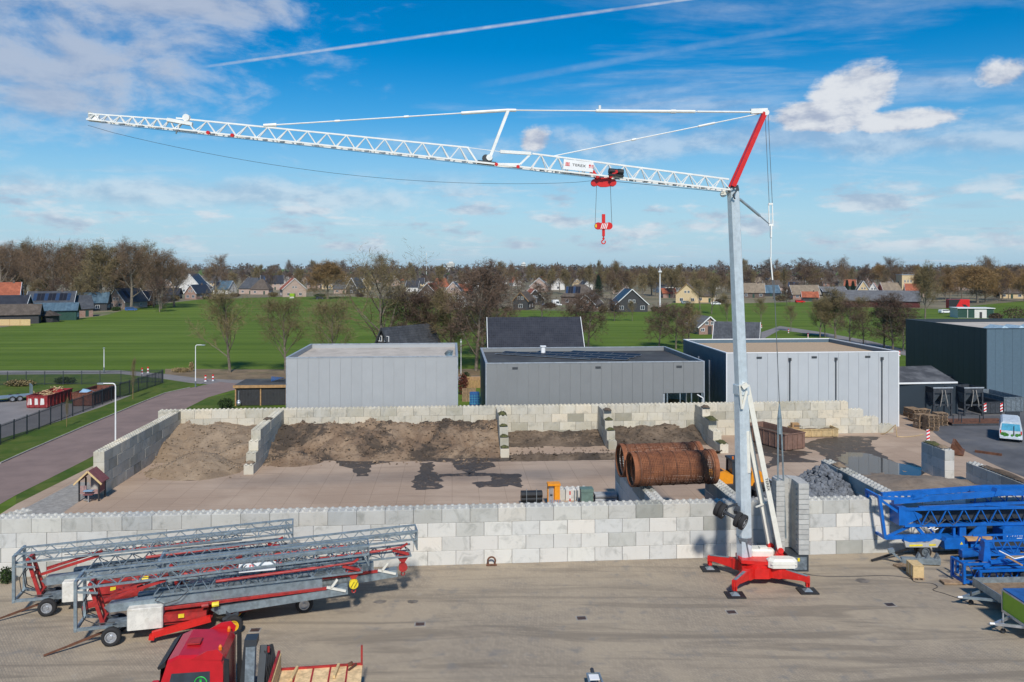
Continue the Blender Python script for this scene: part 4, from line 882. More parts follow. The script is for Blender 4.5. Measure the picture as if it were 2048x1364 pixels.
# village row across the meadow
rows = [
 ('brown hip-roofed bungalow at the near end of the village row', 500, 538, 589, 577, 559, 'tile_brown', 'brick_pink', 'side', 5.0, 2), ('two storey pale brick house with dark solar roof', 523, 566, 580, 566, 551, 'tile_black', 'brick_pink', 'side', 0, 4),
 ('small pale gabled house behind the solar-roofed house', 566, 585, 578, 566, 552, 'tile_red', 'wall_white', 'gable', 0, 1), ('farmhouse with red roof and green doors behind the lime container', 566, 612, 594, 578, 557, 'tile_red', 'brick_pink', 'gable', 0, 2),
 ('pale bungalow next to the red farmhouse', 614, 640, 577, 568, 558, 'tile_grey', 'brick_pink', 'side', 3, 2), ('narrow grey gable house with a tall white window', 692, 714, 588, 575, 556, 'tile_grey', 'wall_dark', 'gable', 0, 1),
 ('pink brick bungalow left of the narrow grey gable', 668, 694, 587, 576, 560, 'tile_grey', 'brick_pink', 'side', 2, 2), ('cream gabled house behind the great bare tree', 716, 742, 580, 569, 556, 'tile_brown', 'wall_cream', 'gable', 0, 2),
 ('small brown house far behind the bare tree', 774, 800, 572, 564, 552, 'tile_brown', 'brick_pink', 'gable', 0, 1), ('white end-terrace house right of the bare tree', 812, 836, 584, 573, 562, 'tile_black', 'wall_white', 'side', 0, 2),
 ('large dark brick gable house with white bargeboards', 832, 876, 601, 590, 567, 'tile_red', 'brick_dark', 'gable', 0, 2), ('red-roofed house behind the dark brick gable', 866, 900, 583, 572, 557, 'tile_red', 'brick_pink', 'side', 3, 2),
 ('pink brick gable house above the white arched hut', 890, 922, 594, 582, 564, 'tile_black', 'brick_pink', 'gable', 0, 2), ('house with orange lean-to roof above the white arched hut', 908, 944, 590, 581, 568, 'tile_red', 'brick_red', 'side', 0, 2),
 ('white gabled bungalow behind the alders', 925, 962, 580, 570, 558, 'tile_black', 'wall_white', 'gable', 0, 2), ('weathered barn with timber bargeboards', 1026, 1056, 620, 601, 585, 'tile_brown', 'wall_dark', 'gable', 0, 1),
 ('orange roofed cottage with white gable and roof panels', 1052, 1088, 610, 598, 579, 'tile_red', 'wall_dark', 'gable', 0, 1), ('pale house with dark roofs left of the hip-roofed house', 1060, 1096, 584, 572, 556, 'tile_black', 'brick_pink', 'gable', 0, 2),
 ('small dark gabled house behind the orange cottage', 1102, 1130, 580, 570, 557, 'tile_black', 'wall_white', 'gable', 0, 1), ('broad brown hip-roofed house with blue panels on its end', 1122, 1194, 609, 592, 570, 'tile_brown', 'brick_dark', 'side', 6, 3),
 ('brown gable house in front of the broad hip roof', 1152, 1190, 622, 608, 590, 'tile_brown', 'brick_red', 'gable', 0, 2), ('wide black gable house with white bargeboards and two upper windows', 1232, 1296, 624, 608, 579, 'tile_black', 'wall_dark', 'gable', 0, 3),
 ('gabled house peeking over the wide black gable house', 1226, 1258, 588, 577, 562, 'tile_grey', 'brick_pink', 'gable', 0, 2), ('low flat-roofed hall behind the bare trees', 1316, 1368, 585, 572, 565, 'tile_grey', 'wall_white', 'side', 0, 4),
 ('ochre farm building with dark sloping roof', 1352, 1396, 606, 588, 568, 'tile_black', 'wall_cream', 'gable', 0, 2), ('ochre annex with flat eaves beside the farm building', 1392, 1428, 605, 592, 584, 'tile_brown', 'wall_cream', 'side', 0, 2),
 ('small orange roofed outhouse by the ochre farm', 1326, 1352, 596, 586, 577, 'tile_red', 'brick_red', 'side', 0, 1), ('thatched farmhouse just right of the crane mast', 1486, 1528, 596, 584, 567, 'thatch', 'brick_dark', 'side', 0, 3),
 ('blue-grey barn beside the thatched farmhouse', 1522, 1562, 593, 585, 571, 'tile_blue', 'wall_dark', 'side', 0, 1), ('brown roofed house behind the blue-grey barn', 1528, 1566, 582, 573, 561, 'tile_brown', 'brick_pink', 'side', 0, 2),
 ('house with blue roof panels and pale gable', 1572, 1608, 586, 576, 562, 'tile_brown', 'wall_white', 'side', 0, 2), ('long thatched farm roof with an orange end', 1586, 1640, 599, 588, 571, 'thatch', 'brick_red', 'side', 0, 3),
 ('low orange roofed barn at the end of the thatched farm', 1606, 1636, 602, 594, 584, 'tile_red', 'wall_dark', 'side', 0, 1), ('grey sheet-roofed shed left of the long red barn', 1646, 1696, 592, 583, 574, 'corrugated_grey', 'wall_dark', 'side', 0, 2),
 ('pair of tan gabled houses above the red barn', 1716, 1738, 590, 580, 562, 'tile_brown', 'wall_cream', 'gable', 0, 2), ('tan gabled house next to its twin above the red barn', 1738, 1756, 590, 581, 566, 'tile_red', 'wall_white', 'gable', 0, 1),
 ('thatched house with orange eaves beside the tan tower', 1768, 1816, 590, 580, 566, 'thatch', 'brick_red', 'side', 0, 3), ('dark and orange roofed house right of the tan tower', 1814, 1852, 594, 582, 568, 'tile_red', 'brick_pink', 'side', 0, 2),
 ('dark house with white peaked gable beyond the willow', 1984, 1998, 588, 574, 556, 'tile_black', 'wall_dark', 'gable', 0, 1), ('tan house under the bare trees beyond the paddock', 2004, 2044, 597, 586, 576, 'tile_brown', 'wall_cream', 'side', 0, 3)]
for i, (lab, a, b, yb, ye, yr, ro, wl, fr, hp, nw) in enumerate(rows):
    H(lab, a, b, yb, ye, yr, ro, wl, fr, None if fr == 'side' else 12+(i % 3)*2, R((-14, 9, -4, 16, -8)[i % 5]), 'timber' if 'timber' in lab or 'ochre farm' in lab else 'white', nw, hip=hp, solar=6 if ('solar' in lab or 'panels' in lab) else 0, chimney=i % 3 != 1, floors=2 if 'two storey' in lab else 1)
# more roofs of the village, each with its own look
RC = {'black tiled': 'tile_black', 'grey tiled': 'tile_grey', 'red tiled': 'tile_red', 'brown tiled': 'tile_brown', 'thatched': 'thatch', 'blue-grey sheet': 'tile_blue'}
WC = {'white walled': 'wall_white', 'pink brick': 'brick_pink', 'red brick': 'brick_red', 'cream walled': 'wall_cream', 'dark timber': 'wall_dark'}
combos = [(r_, w_, f_) for f_ in ('side', 'gable') for w_ in WC for r_ in RC]
rnd.shuffle(combos); hr = random.Random(17); nh = len(combos)
for i, (r_, w_, f_) in enumerate(combos):
    x = 250+(1960-250)*(i+hr.uniform(.1, .9))/nh; lim = 590 if x < 480 else 584; yb = hr.uniform(560, lim) if i % 3 else hr.uniform(562, 572); s_ = (yb-YH)/HC
    wpx = hr.uniform(8, 13)*s_ if f_ == 'side' else hr.uniform(6.5, 9)*s_; ye = yb-hr.uniform(2.6, 3.4)*s_; yr = ye-hr.uniform(3.4, 5.0)*s_
    H(w_+' village house with a '+r_+' roof, '+('its long side' if f_ == 'side' else 'its gable')+' to the meadow', x-wpx/2, x+wpx/2, yb, ye, yr, RC[r_], WC[w_], f_, None if f_ == 'side' else hr.uniform(9, 13), R(hr.uniform(-25, 25)), 'white', 2 if f_ == 'gable' else 3, hip=hr.choice((0, 0, 2.5)) if f_ == 'side' else 0, chimney=i % 2 == 0)
# long red barn
H('long dark red barn with grey corrugated roof and a white door', 1668, 1830, 614, 602, 583, 'corrugated_grey', 'barn_red', 'side', 26, R(-12), 'trim_dark', 0, chimney=False, door=False, cat='barn', name='barn', group=None)
def tan_tower():
    c = G(1816, 590); s = FPX/c.y; w = 24/s; z = HC-(550-YH)/s
    t = thing('brick_tower', 'square tan brick tower with railed flat top over the village', 'tower', c); MB().box(-w/2, w/2, 0, w, 0, z).build('wall', 'wall_cream', t); MB().box(-w/2-.3, w/2+.3, -.3, w+.3, z, z+.3).build('roof', 'trim_grey', t)
    r = MB()
    for x in (-w/2, 0, w/2): r.beam((x, -.2, z+.3), (x, -.2, z+1.2), .08)
    r.beam((-w/2, -.2, z+1.2), (w/2, -.2, z+1.2), .08); r.build('railing', 'trim_grey', t)
    for k in range(3): window(t, (-w/4+k*w/4, -.02, z*.62), .9, 1.6)
tan_tower()
def arched_hut():
    a = G(893, 615); b = G(933, 615); w = (b-a).length; s = FPX/a.y; h = HC-(592-YH)/s
    t = thing('arched_hut', 'white arched hut with a blue door on the meadow', 'hut', (a+b)/2); n = 14; arc = [(-w/2*math.cos(math.pi*i/n), h*math.sin(math.pi*i/n)**.75) for i in range(n+1)]
    MB().prism(arc, 'y', 0, 9).build('shell', 'wall_white', t); MB().box(-w*.36, -w*.22, -.08, .02, 0, 2.1).build('door', 'tarp_blue', t)
    for k in range(1, 6): MB().prism([(x*1.01, z*1.01) for x, z in arc], 'y', k*1.5-.06, k*1.5+.06).build('rib', 'clad_white', t)
arched_hut()
def green_shed():
    a, b = G(1916, 636), G(1984, 636); w = (b-a).length; s = FPX/a.y; h = HC-(617-YH)/s
    t = thing('paddock_shed', 'green and white paddock shed with a flat white roof', 'shed', a, R(-6)); MB().box(0, w, 0, 6, 0, h).build('wall', 'wall_white', t); MB().box(-.3, w+.3, -.4, 6.3, h, h+.2).build('roof', 'white', t)
    for x0_, x1_ in ((.0, .26), (.28, .46), (.80, .995)): MB().box(w*x0_, w*x1_, -.06, .0, .1, h-.1).build('panel', 'wall_green', t)
    MB().box(w*.60, w*.67, -.06, .0, 0, 2).build('door', 'wall_dark', t)
green_shed()
def red_lorry():
    a = G(1898, 622); s = FPX/a.y; w = 40/s; t = thing('box_trailer', 'red and black box trailer parked beside the paddock shed', 'trailer', a, R(-4)); MB().box(0, w, 0, 2.5, 1.0, 4.4).build('body', 'sign_red', t); MB().add([(0, -.02, 4.4), (w*.55, -.02, 4.4), (w*.3, -.02, 1.0), (0, -.02, 1.0)], [(0, 1, 2, 3)]).build('stripe', 'black', t); MB().add([(w*.62, -.021, 2.5), (w*.8, -.021, 2.5), (w*.99, -.021, 1.1), (w*.8, -.021, 1.1)], [(0, 1, 2, 3)]).build('stripe', 'black', t)
    for x in (.8, w-2.2, w-1.1): wheel(t, (x, .2, .5), .5, .3)
red_lorry()
def lime_container():
    a = G(579, 597); s = FPX/a.y; t = thing('lime_container', 'lime green container standing before the red farmhouse', 'container', a); MB().box(0, 9.5/s, 0, 2.4, 0, 2.6).build('body', 'lime', t); MB().box(.1, 9.5/s-.1, -.04, 0, .1, .9).build('front_panel', 'wall_white', t)
lime_container()

# ------------------------------------------------------------------ the erected crane
def main_crane():
    B = (G(1420, 1140)+G(1470, 1192)+G(1615, 1184))/3; pads = [G(1420, 1140), G(1470, 1192), G(1615, 1184)]; pads.append(pads[0]+pads[2]-pads[1])
    C = sum(pads, V())/4
    t = thing('tower_crane', 'white and red self-erecting tower crane with galvanised mast and grey ballast', 'crane', (C.x, C.y, 0))
    L = lambda p: V(p)-V((C.x, C.y, 0))
    DM = C.y+.2
    A = lambda px, py, d=0.0: L(at(px, py, DM+d))
    # outrigger legs with pads
    for i, p in enumerate(pads):
        q = L(p); q.z = 0; d = V((q.x, q.y, 0)).normalized(); mid = d*1.25
        lg = MB(); sd_ = V((-d.y, d.x, 0)); e_ = V((q.x, q.y, 0)); sec = [(d*.25, .36, .95, .24), (mid, .42, .98, .21), (mid+d*.12, .46, .95, .16), (e_-d*.28, .56, .84, .13), (e_+d*.10, .50, .80, .13), (e_+d*.10, .30, .72, .11)]; vs_ = []
        for c_, z0_, z1_, w_ in sec: vs_ += [c_-sd_*w_+V((0, 0, z0_)), c_+sd_*w_+V((0, 0, z0_)), c_+sd_*w_+V((0, 0, z1_)), c_-sd_*w_+V((0, 0, z1_))]
        lg.add(vs_, [(3, 2, 1, 0), tuple(range(20, 24))]+[(4*i_+k_, 4*i_+(k_+1) % 4, 4*i_+4+(k_+1) % 4, 4*i_+4+k_) for i_ in range(5) for k_ in range(4)]); lg.beam(e_+V((0, 0, .7)), e_+V((0, 0, .28)), .18)
        o = lg.build('outrigger', 'crane_red', t)
        MB().beam(mid+V((0, 0, .945))+d*.3, V((q.x, q.y, .835)), .16, .02).build('grip_strip', 'galv', o)
        MB().cyl((q.x, q.y, .30), (q.x, q.y, .12), .05, 8).add([(q.x-.22, q.y-.22, .085), (q.x+.22, q.y-.22, .085), (q.x+.22, q.y+.22, .085), (q.x-.22, q.y+.22, .085), (q.x, q.y, .24)], [(0, 1, 4), (1, 2, 4), (2, 3, 4), (3, 0, 4), (3, 2, 1, 0)]).build('foot', 'galv', o)
        MB().box(q.x-.48, q.x+.48, q.y-.40, q.y+.40, .016, .085).build('ground_pad', 'black', o)
    ctr = MB(); n = 8
    ctr.prism([(math.cos(k*math.pi/4+.39)*1.0, math.sin(k*math.pi/4+.39)*.95) for k in range(8)], 'z', .42, .95); ctr.cyl((0, 0, .95), (0, 0, 1.12), .75, 20); ctr.build('base_frame', 'crane_red', t)
    pl = MB(); pl.prism([(-1.0, -.55), (.4, -.8), (1.9, -.55), (2.1, .5), (.6, .8), (-1.0, .6)], 'z', 1.12, 1.30); pl.build('slewing_platform', 'crane_red', t)
    # cream winch covers
    MB().rbox(.35, 1.9, -1.0, -.25, 1.02, 1.48, .2).box(.45, 1.8, -1.02, -.95, 1.22, 1.26).build('winch_cover', 'cream', t); MB().rbox(-.35, 1.0, .0, .8, 1.28, 1.66, .14).box(.2, .6, .1, .4, 1.66, 1.76).build('winch_cover', 'cream', t)
    # mast: tapered eight-sided galvanised column, slightly leaning
    mb = A(1489, 1127); mt = A(1466, 377)
    def octa(c, r, sx=1.0):
        q = [(1, .62), (.62, 1), (-.62, 1), (-1, .62), (-1, -.62), (-.62, -1), (.62, -1), (1, -.62)]; a = R(24); return [V((c.x+(x*math.cos(a)-y*math.sin(a))*r*.86, c.y+(x*math.sin(a)+y*math.cos(a))*r*.86, c.z)) for x, y in q]
    def col(p, q, r0, r1): 
        m = MB(); a, b = octa(p, r0), octa(q, r1); m.add(a+b, [tuple(range(7, -1, -1)), tuple(range(8, 16))]+[(k, (k+1) % 8, 8+(k+1) % 8, 8+k) for k in range(8)]); return m
    m1 = A(1483, 775)
    col(mb+V((0, 0, .25)), m1, .40, .40).build('mast', 'galv_mast', t); col(m1+V((0, 0, -.2)), mt, .345, .32).build('inner_mast', 'galv_mast', t)
    MB().add([mb+V(p) for p in ((-.42, -.30, 1.5), (-.02, -.46, 1.5), (-.40, .3, 1.5), (.30, -.30, -.1), (.38, .1, -.1), (.15, .3, -.1), (.30, -.36, 1.5), (.38, .3, 1.5))], [(0, 1, 3), (1, 6, 4, 3), (0, 3, 5, 2), (6, 7, 4), (7, 2, 5, 4)]).build('mast_foot', 'galv_dark', t)
    co = col(m1+V((0, 0, -.35)), m1+V((0, 0, .15)), .45, .45); co.build('mast_collar', 'galv_mast', t)
    # erection frame: two cream struts from the red bracket up to the mast collar
    for k, (bx, by, tx, ty, dd) in enumerate(((1540, 1090, 1484, 800, .35), (1560, 1100, 1494, 770, -.35))):
        MB().beam(A(bx, by, dd), A(tx, ty, dd*.4), .22, .26).build('erection_strut', 'cream', t)
        MB().beam(A(bx, by-2, dd), A(bx-18, by+36, dd), .20, .2).beam(A(bx, by-2, dd), A(bx+6, by+40, dd), .16, .2).cyl(A(bx, by, dd)+V((0, -.16, 0)), A(bx, by, dd)+V((0, .16, 0)), .16, 10).build('strut_bracket', 'crane_red', t)
    MB().beam(A(1545, 1010, 0)+V((-1.0, -.35, 0)), A(1545, 1010, 0)+V((-.2, .35, 0)), .07).build('tie_bar', 'cream', t)
    MB().beam(A(1484, 818, -.45), A(1493, 782, -.45), .14, .12).beam(A(1484, 818, -.45), A(1480, 770, -.4), .12, .1).beam(A(1484, 775, -.45), A(1494, 768, -.45), .3, .25).build('knuckle', 'cream', t)
    MB().cyl(A(1497, 945, -.2), A(1494, 862, -.2), .13, 10).cyl(A(1494, 862, -.2), A(1493, 800, -.2), .07, 8).build('hydraulic_ram', 'cream', t)
    # travel axle strapped to the mast
    ax = A(1463, 1030, -.55)
    MB().cyl(ax+V((-.62, .45, .22)), ax+V((.50, -.45, -.25)), .10, 8).beam(ax+V((.25, .1, .1)), ax+V((.55, .5, .3)), .22).beam(ax+V((-.2, .2, .35)), ax+V((.5, .55, .45)), .10).build('axle', 'dark_steel', t)
    dax = V((1.12, -.9, -.47)).normalized(); rz = math.atan2(dax.y, dax.x)
    for sgn, off in ((-1, .72), (-1, .46), (1, .46), (1, .74)):
        w = wheel(t, ax+V((-.06, 0, -.015))+dax*(sgn*off), .42, .25, 'alu'); w.rotation_euler = dax.to_track_quat('Y', 'Z').to_euler()
    # ballast: horseshoe blocks on a steel box
    bx = A(1587, 1128, .2); bx.z = 0
    MB().box(bx.x-.55, bx.x+.55, bx.y-.75, bx.y+1.0, .62, 1.50).build('ballast_box', 'anthracite', t)
    MB().box(bx.x-.44, bx.x+.44, bx.y-.775, bx.y-.745, .72, 1.40).build('box_door', 'galv_dark', t); MB().box(bx.x-.06, bx.x+.06, bx.y-.80, bx.y-.775, 1.18, 1.36).build('warning_label', 'signal_yellow', t)
    hb = .272; prof = []
    for k in range(9): a = math.pi*k/8; prof.append((math.cos(a)*.62, .35+math.sin(a)*.62))
    outer = [(.62, -.75), (.62, .35)]+prof[1:-1]+[(-.62, .35), (-1.15, .35), (-1.15, -.1)]
    hs = MB(); r = .05
    right = [(.02, -.75), (.55, -.75), (.60, -.70), (.60, .55), (.40, .95), (-.1, 1.15), (-.1, .45), (.02, .35)]
    left = [(-.1, .45), (-.1, 1.15), (-.7, 1.05), (-1.0, .6), (-1.0, -.2), (-.55, -.2), (-.52, .4)]
    for poly in (right, left):
        cx_, cy_ = sum(x for x, y in poly)/len(poly), sum(y for x, y in poly)/len(poly); hs.prism(poly, 'z', .022, hb-.022); hs.prism([(cx_+(x-cx_)*.955, cy_+(y-cy_)*.955) for x, y in poly], 'z', hb-.022, hb+.022)
    hm = hs.mesh('ballast_block', 'ballast_grey'); hk = MB().torus_arc((-.0, -.45, .14), (0, 1, 0), (0, 0, 1), .08, .018, 0, math.pi, 6, 5).mesh('lifting_loop', 'galv_dark')
    for k in range(14):
        b = child(hm, 'ballast_block', t, (bx.x, bx.y, 1.50+k*hb)); child(hk, 'lifting_loop', b)
    # rear guy rods running down into the ballast
    ty = A(1559, 835, .1)
    g = MB(); g.cyl(ty+V((-.08, 0, 0)), A(1560, 985, .1)+V((-.12, 0, -2.5)), .045, 6); g.cyl(ty+V((.08, 0, 0)), A(1568, 985, .1)+V((.10, 0, -2.5)), .045, 6); g.cyl(ty+V((0, 0, .75)), ty, .03, 8, .12); g.beam(ty+V((0, 0, .1)), ty+V((0, 0, -.9)), .16, .12); g.build('guy_rods', 'galv', t)
    # jib
    tip = at(176, 240, 37.3); foot = at(1460, 381, DM-.1); tip, foot = L(tip), L(foot)
    axis = (tip-foot); JL = axis.length; ax_ = axis.normalized()
    def J(f, up=0.0): return foot+axis*f+V((0, 0, up))
    fx = lambda px: (1460-px)/(1460-176)              # fraction by image x, corrected for depth below
    def F(px):
        k = (px-1024)/FPX; # solve X = k*D along the jib
        x0, y0 = foot.x+C.x, foot.y+C.y; dx, dy = axis.x, axis.y
        return (k*y0-x0)/(dx-k*dy)
    s1, s2, s3 = F(1062), F(935), F(350)
    def trs(a, b, n, h0, h1, w, nm, ch=.085): return MB().lattice(J(a), J(b), w, h0, n, ch, .042, wend=w, hend=h1).build(nm, 'crane_white', t)
    trs(.004, s1, 12, .60, .78, .62, 'jib_section'); trs(s2, s3, 15, .72, .55, .52, 'jib_section', .075); trs(s3, 1.0, 7, .46, .30, .42, 'jib_section', .06)
    # hinge zone between the sections
    hz = MB()
    for sx in (-.28, .28): hz.beam(J(s1)+V((0, sx, 0)), J(s2)+V((0, sx, 0)), .085)
    hz.beam(J(s1, .78), J(F(1040), .16), .10); hz.beam(J(s1, .78), J(F(1000), .70), .16); hz.beam(J(s2, .72), J(F(955), .0), .09); hz.beam(J(F(1000), .70), J(s2, .72), .03); hz.beam(J(F(1040), .16), J(F(985), .02), .10)
    hz.build('jib_hinge', 'crane_white', t)
    MB().beam(J(F(990), .05), J(F(955), .05), .5, .12).cyl(J(F(972), .25)+V((0, -.2, 0)), J(F(972), .25)+V((0, .2, 0)), .2, 12).build('hinge_sheaves', 'dark_steel', t)
    for px in (993, 1036, 470, 422): MB().cyl(J(F(px), -.02)+V((0, -.42, 0)), J(F(px), -.02)+V((0, -.30, 0)), .09, 8).build('red_pin', 'crane_red', t)
    pk = MB()
    pkm = MB().cbox((0, 0, 0), (.22, .10, .07)).mesh('track_bracket', 'galv_dark')
    for f in [k/40 for k in range(2, 40)]:
        if f < s1 or f > s2: child(pkm, 'track_bracket', t, J(f, -.06)+V((0, -.26, 0)))
    # upper mast: red strut pair, stay rods
    top = A(1529, 226); 
    for dd in (-.28, .28):
        MB().beam(A(1464, 374)+V((-.02, dd, 0)), top+V((0, dd*.35, 0)), .20, .24).build('red_strut', 'crane_red', t)
    MB().beam(top+V((-.75, 0, .08)), top+V((.15, 0, .12)), .22, .26).cyl(top+V((.05, -.2, 0)), top+V((.05, .2, 0)), .16, 10).build('strut_head', 'crane_white', t)
    sp = J(F(979), .3); kp = L(at(1015, 219, 41.5)); kp = V((sp.x+(.95), sp.y+.2, HC-(219-YH)*(sp.y+C.y)/FPX))
    MB().beam(sp, kp, .15).build('spreader_post', 'crane_white', t)
    MB().cyl(sp+V((0, -.3, 0)), sp+V((0, .3, 0)), .16, 10).build('post_pivot', 'crane_white', t)
    def rod(a, b, r, nm, fat=()):
        m = MB(); m.cyl(a, b, r, 6)
        for f0, f1, rr in fat: m.cyl(V(a).lerp(b, f0), V(a).lerp(b, f1), rr, 8)
        m.build(nm, 'crane_white', t)
    rod(kp, J(F(527), .66), .035, 'stay_rod', ((0, .2, .085), (.42, .44, .06), (.7, .72, .06), (.95, 1, .09)))
    rod(top+V((-.4, 0, .05)), kp, .035, 'stay_rod', ((0, .25, .055), (.26, .66, .085), (.34, .36, .11), (.97, 1, .08)))
    rod(top+V((-.3, 0, -.05)), J(F(1100), .72), .032, 'stay_rod', ((.22, .30, .06), (.60, .62, .06)))
    MB().cyl(top.lerp(kp, .655)+V((0, 0, .05)), top.lerp(kp, .655)+V((0, 0, .3)), .07, 6).build('rod_lug', 'crane_white', t)
    # jib head and rope anchor near the tip
    MB().add([J(1.0), J(.985)+V((0, -.21, 0)), J(.985)+V((0, .21, 0)), J(1.0, .42), J(.985, .3)], [(0, 1, 4, 3), (0, 3, 4, 2), (0, 2, 1), (1, 2, 4)]).build('jib_head', 'crane_white', t)
    a = J(F(365)); MB().beam(J(F(385), .34), J(F(335), .42), .30, .16).cyl(J(F(373), .62)+V((0, -.1, 0)), J(F(373), .62)+V((0, .1, 0)), .17, 12).beam(J(F(385), .30), J(F(367), .62), .07).beam(J(F(360), .36), J(F(352), -.2), .06).build('rope_anchor', 'crane_white', t)
    # rear tackle: ropes, hinged arm, rods to the ballast
    k1 = A(1541, 408); k2 = A(1542, 450)
    for dx in (-.07, .10): MB().cyl(top+V((dx+.1, 0, -.1)), k1+V((dx, 0, 0)), .016, 5).build('tackle_rope', 'steel_rope', t)
    rp = MB(); rp.cyl(A(1541, 515), A(1548, 600), .03, 5); rp.cyl(A(1548, 560), ty+V((0, 0, .7)), .022, 5); rp.build('guy_rope', 'steel_rope', t)
    MB().beam(k1+V((-.1, 0, 0)), k2+V((-.1, 0, 0)), .05, .05).beam(k1+V((.1, 0, 0)), k2+V((.1, 0, 0)), .05, .05).beam(k1+V((-.12, 0, 0)), k1+V((.12, 0, 0)), .10).beam(k2+V((-.12, 0, 0)), k2+V((.12, 0, 0)), .10).beam(k2, A(1542, 475), .13, .08).beam(A(1542, 475), A(1542, 515), .05).beam(A(1541, 515), A(1545, 560), .08, .06).build('pulley_block', 'crane_white', t)
    MB().cyl(A(1479, 398), A(1520, 432), .075, 8).cyl(A(1520, 432), A(1541, 450), .035, 6).build('folding_ram', 'galv', t)
    MB().tube([A(1465, 378, -.4), A(1475, 372, -.5), A(1472, 384, -.5), A(1466, 390, -.5), A(1470, 398, -.45)], .04).beam(A(1455, 380), A(1475, 376), .5, .3).build('mast_head', 'dark_steel', t)
    MB().cyl(A(1447, 388)+V((0, -.1, 0)), A(1447, 388)+V((0, .1, 0)), .17, 12).build('head_sheave', 'cream', t)
    # banner with lettering
    ba, bb = F(1184), F(1125); pa, pb = J(ba, .05)+V((0, -.40, 0)), J(bb, .05)+V((0, -.40, 0)); xd = (pa-pb).normalized(); upv = V((0, 0, 1)); upv = (upv-xd*upv.dot(xd)).normalized(); nrm = xd.cross(upv); bl = (pa-pb).length
    bm_ = MB(); c0, c1 = pb+upv*.06, pb+upv*.58; bm_.add([c0, c0+xd*bl, c1+xd*bl, c1]+[p-nrm*.05 for p in (c0, c0+xd*bl, c1+xd*bl, c1)], [(0, 1, 2, 3), (7, 6, 5, 4), (0, 4, 5, 1), (1, 5, 6, 2), (2, 6, 7, 3), (3, 7, 4, 0)])
    bo = bm_.build('banner', 'white', t); mid = pb+xd*(bl*.5)+upv*.33+nrm*.006
    lettering('TEREX', .185, 'black', bo, mid+xd*.03, xd, upv, 1.35)
    def mark(x, y, w, h): 
        o = pb+xd*x+upv*y+nrm*.006; MB().add([o, o+xd*w, o+xd*w+upv*h, o+upv*h], [(0, 1, 2, 3)]).build('emblem', 'sign_red', bo)
    e = bl*.07
    for k in range(3): mark(e+k*.075, .30, .05, .14)
    mark(e-.02, .25, .25, .035)
    for k, (x, y, w, h) in enumerate(((0, .34, .10, .10), (.13, .34, .12, .03), (.13, .40, .12, .03), (0, .27, .10, .03), (.13, .27, .12, .03))): mark(bl*.85+x, y, w, h)
    # winch motor on the jib
    w0, w1 = J(F(1244), .28)+V((0, -.38, 0)), J(F(1216), .28)+V((0, -.38, 0))
    MB().cyl(w0, w0.lerp(w1, .35), .17, 12).cyl(w0.lerp(w1, .35), w1, .15, 14).beam(w0+V((0, 0, -.2)), w1+V((0, 0, -.2)), .3, .1).build('trolley_winch', 'black', t)
    # trolley, ropes, hook block
    tc_ = J(F(1207), -.05); w = .62
    tr = MB()
    for sx in (-1, 1):
        for dy in (-.36, .36): tr.beam(tc_+V((sx*.62, dy, .30)), tc_+V((sx*.30, dy, -.05)), .10, .14); tr.cyl(tc_+V((sx*.62, dy-.06, .26)), tc_+V((sx*.62, dy+.06, .26)), .09, 8)
        tr.cyl(tc_+V((sx*.48, -.14, -.28)), tc_+V((sx*.48, .14, -.28)), .19, 16)
    tr.prism([(tc_.x-.62, tc_.z-.18), (tc_.x-.3, tc_.z-.02), (tc_.x+.3, tc_.z-.02), (tc_.x+.62, tc_.z-.18), (tc_.x+.55, tc_.z-.42), (tc_.x+.15, tc_.z-.5), (tc_.x-.15, tc_.z-.5), (tc_.x-.45, tc_.z-.36)], 'y', tc_.y-.10, tc_.y+.10); tr.beam(tc_+V((-.3, -.36, 0)), tc_+V((-.3, .36, 0)), .1).beam(tc_+V((.3, -.36, 0)), tc_+V((.3, .36, 0)), .1)
    tr.build('trolley', 'crane_red', t)
    sJ = FPX/(tc_.y+C.y); hz_ = HC-(452-YH)/sJ; hc = V((tc_.x, tc_.y, hz_))
    ro = MB(); ro.cyl(tc_+V((-.36, 0, -.4)), hc+V((-.44, 0, .05)), .013, 5); ro.cyl(tc_+V((.36, 0, -.4)), hc+V((.44, 0, .05)), .013, 5); ro.build('hoist_rope', 'steel_rope', t)
    hk_ = MB()
    for sx in (-1, 1): hk_.cyl(hc+V((sx*.28, -.1, 0)), hc+V((sx*.28, .1, 0)), .19, 18)
    hk_.box(hc.x-.22, hc.x+.22, hc.y-.12, hc.y+.12, hc.z-.18, hc.z+.16); hk_.box(hc.x-.085, hc.x+.085, hc.y-.08, hc.y+.08, hc.z+.16, hc.z+.62); hk_.box(hc.x-.07, hc.x+.07, hc.y-.07, hc.y+.07, hc.z-.55, hc.z-.18)
    ho = hk_.build('hook_block', 'crane_red', t)
    for k in range(4):
        x = hc.x-.17+k*.09; MB().add([(x, hc.y-.125, hc.z-.15), (x+.045, hc.y-.125, hc.z-.15), (x+.13, hc.y-.125, hc.z+.13), (x+.085, hc.y-.125, hc.z+.13)], [(0, 1, 2, 3)]).build('stripe', 'white', ho)
    MB().box(hc.x-.44, hc.x-.37, hc.y-.115, hc.y-.10, hc.z-.08, hc.z+.08).build('label_plate', 'signal_yellow', ho)
    MB().torus_arc(hc+V((0, 0, -.66)), (1, 0, 0), (0, 0, 1), .05, .022, 0, 6.28, 8, 5).torus_arc(hc+V((0, 0, -.84)), (1, 0, 0), (0, 0, 1), .10, .035, R(110), R(400), 10, 6).cyl(hc+V((0, 0, -.55)), hc+V((0, 0, -.76)), .03, 6).build('hook', 'crane_red', ho)
    # ropes along the jib
    jr = MB(); prev = None
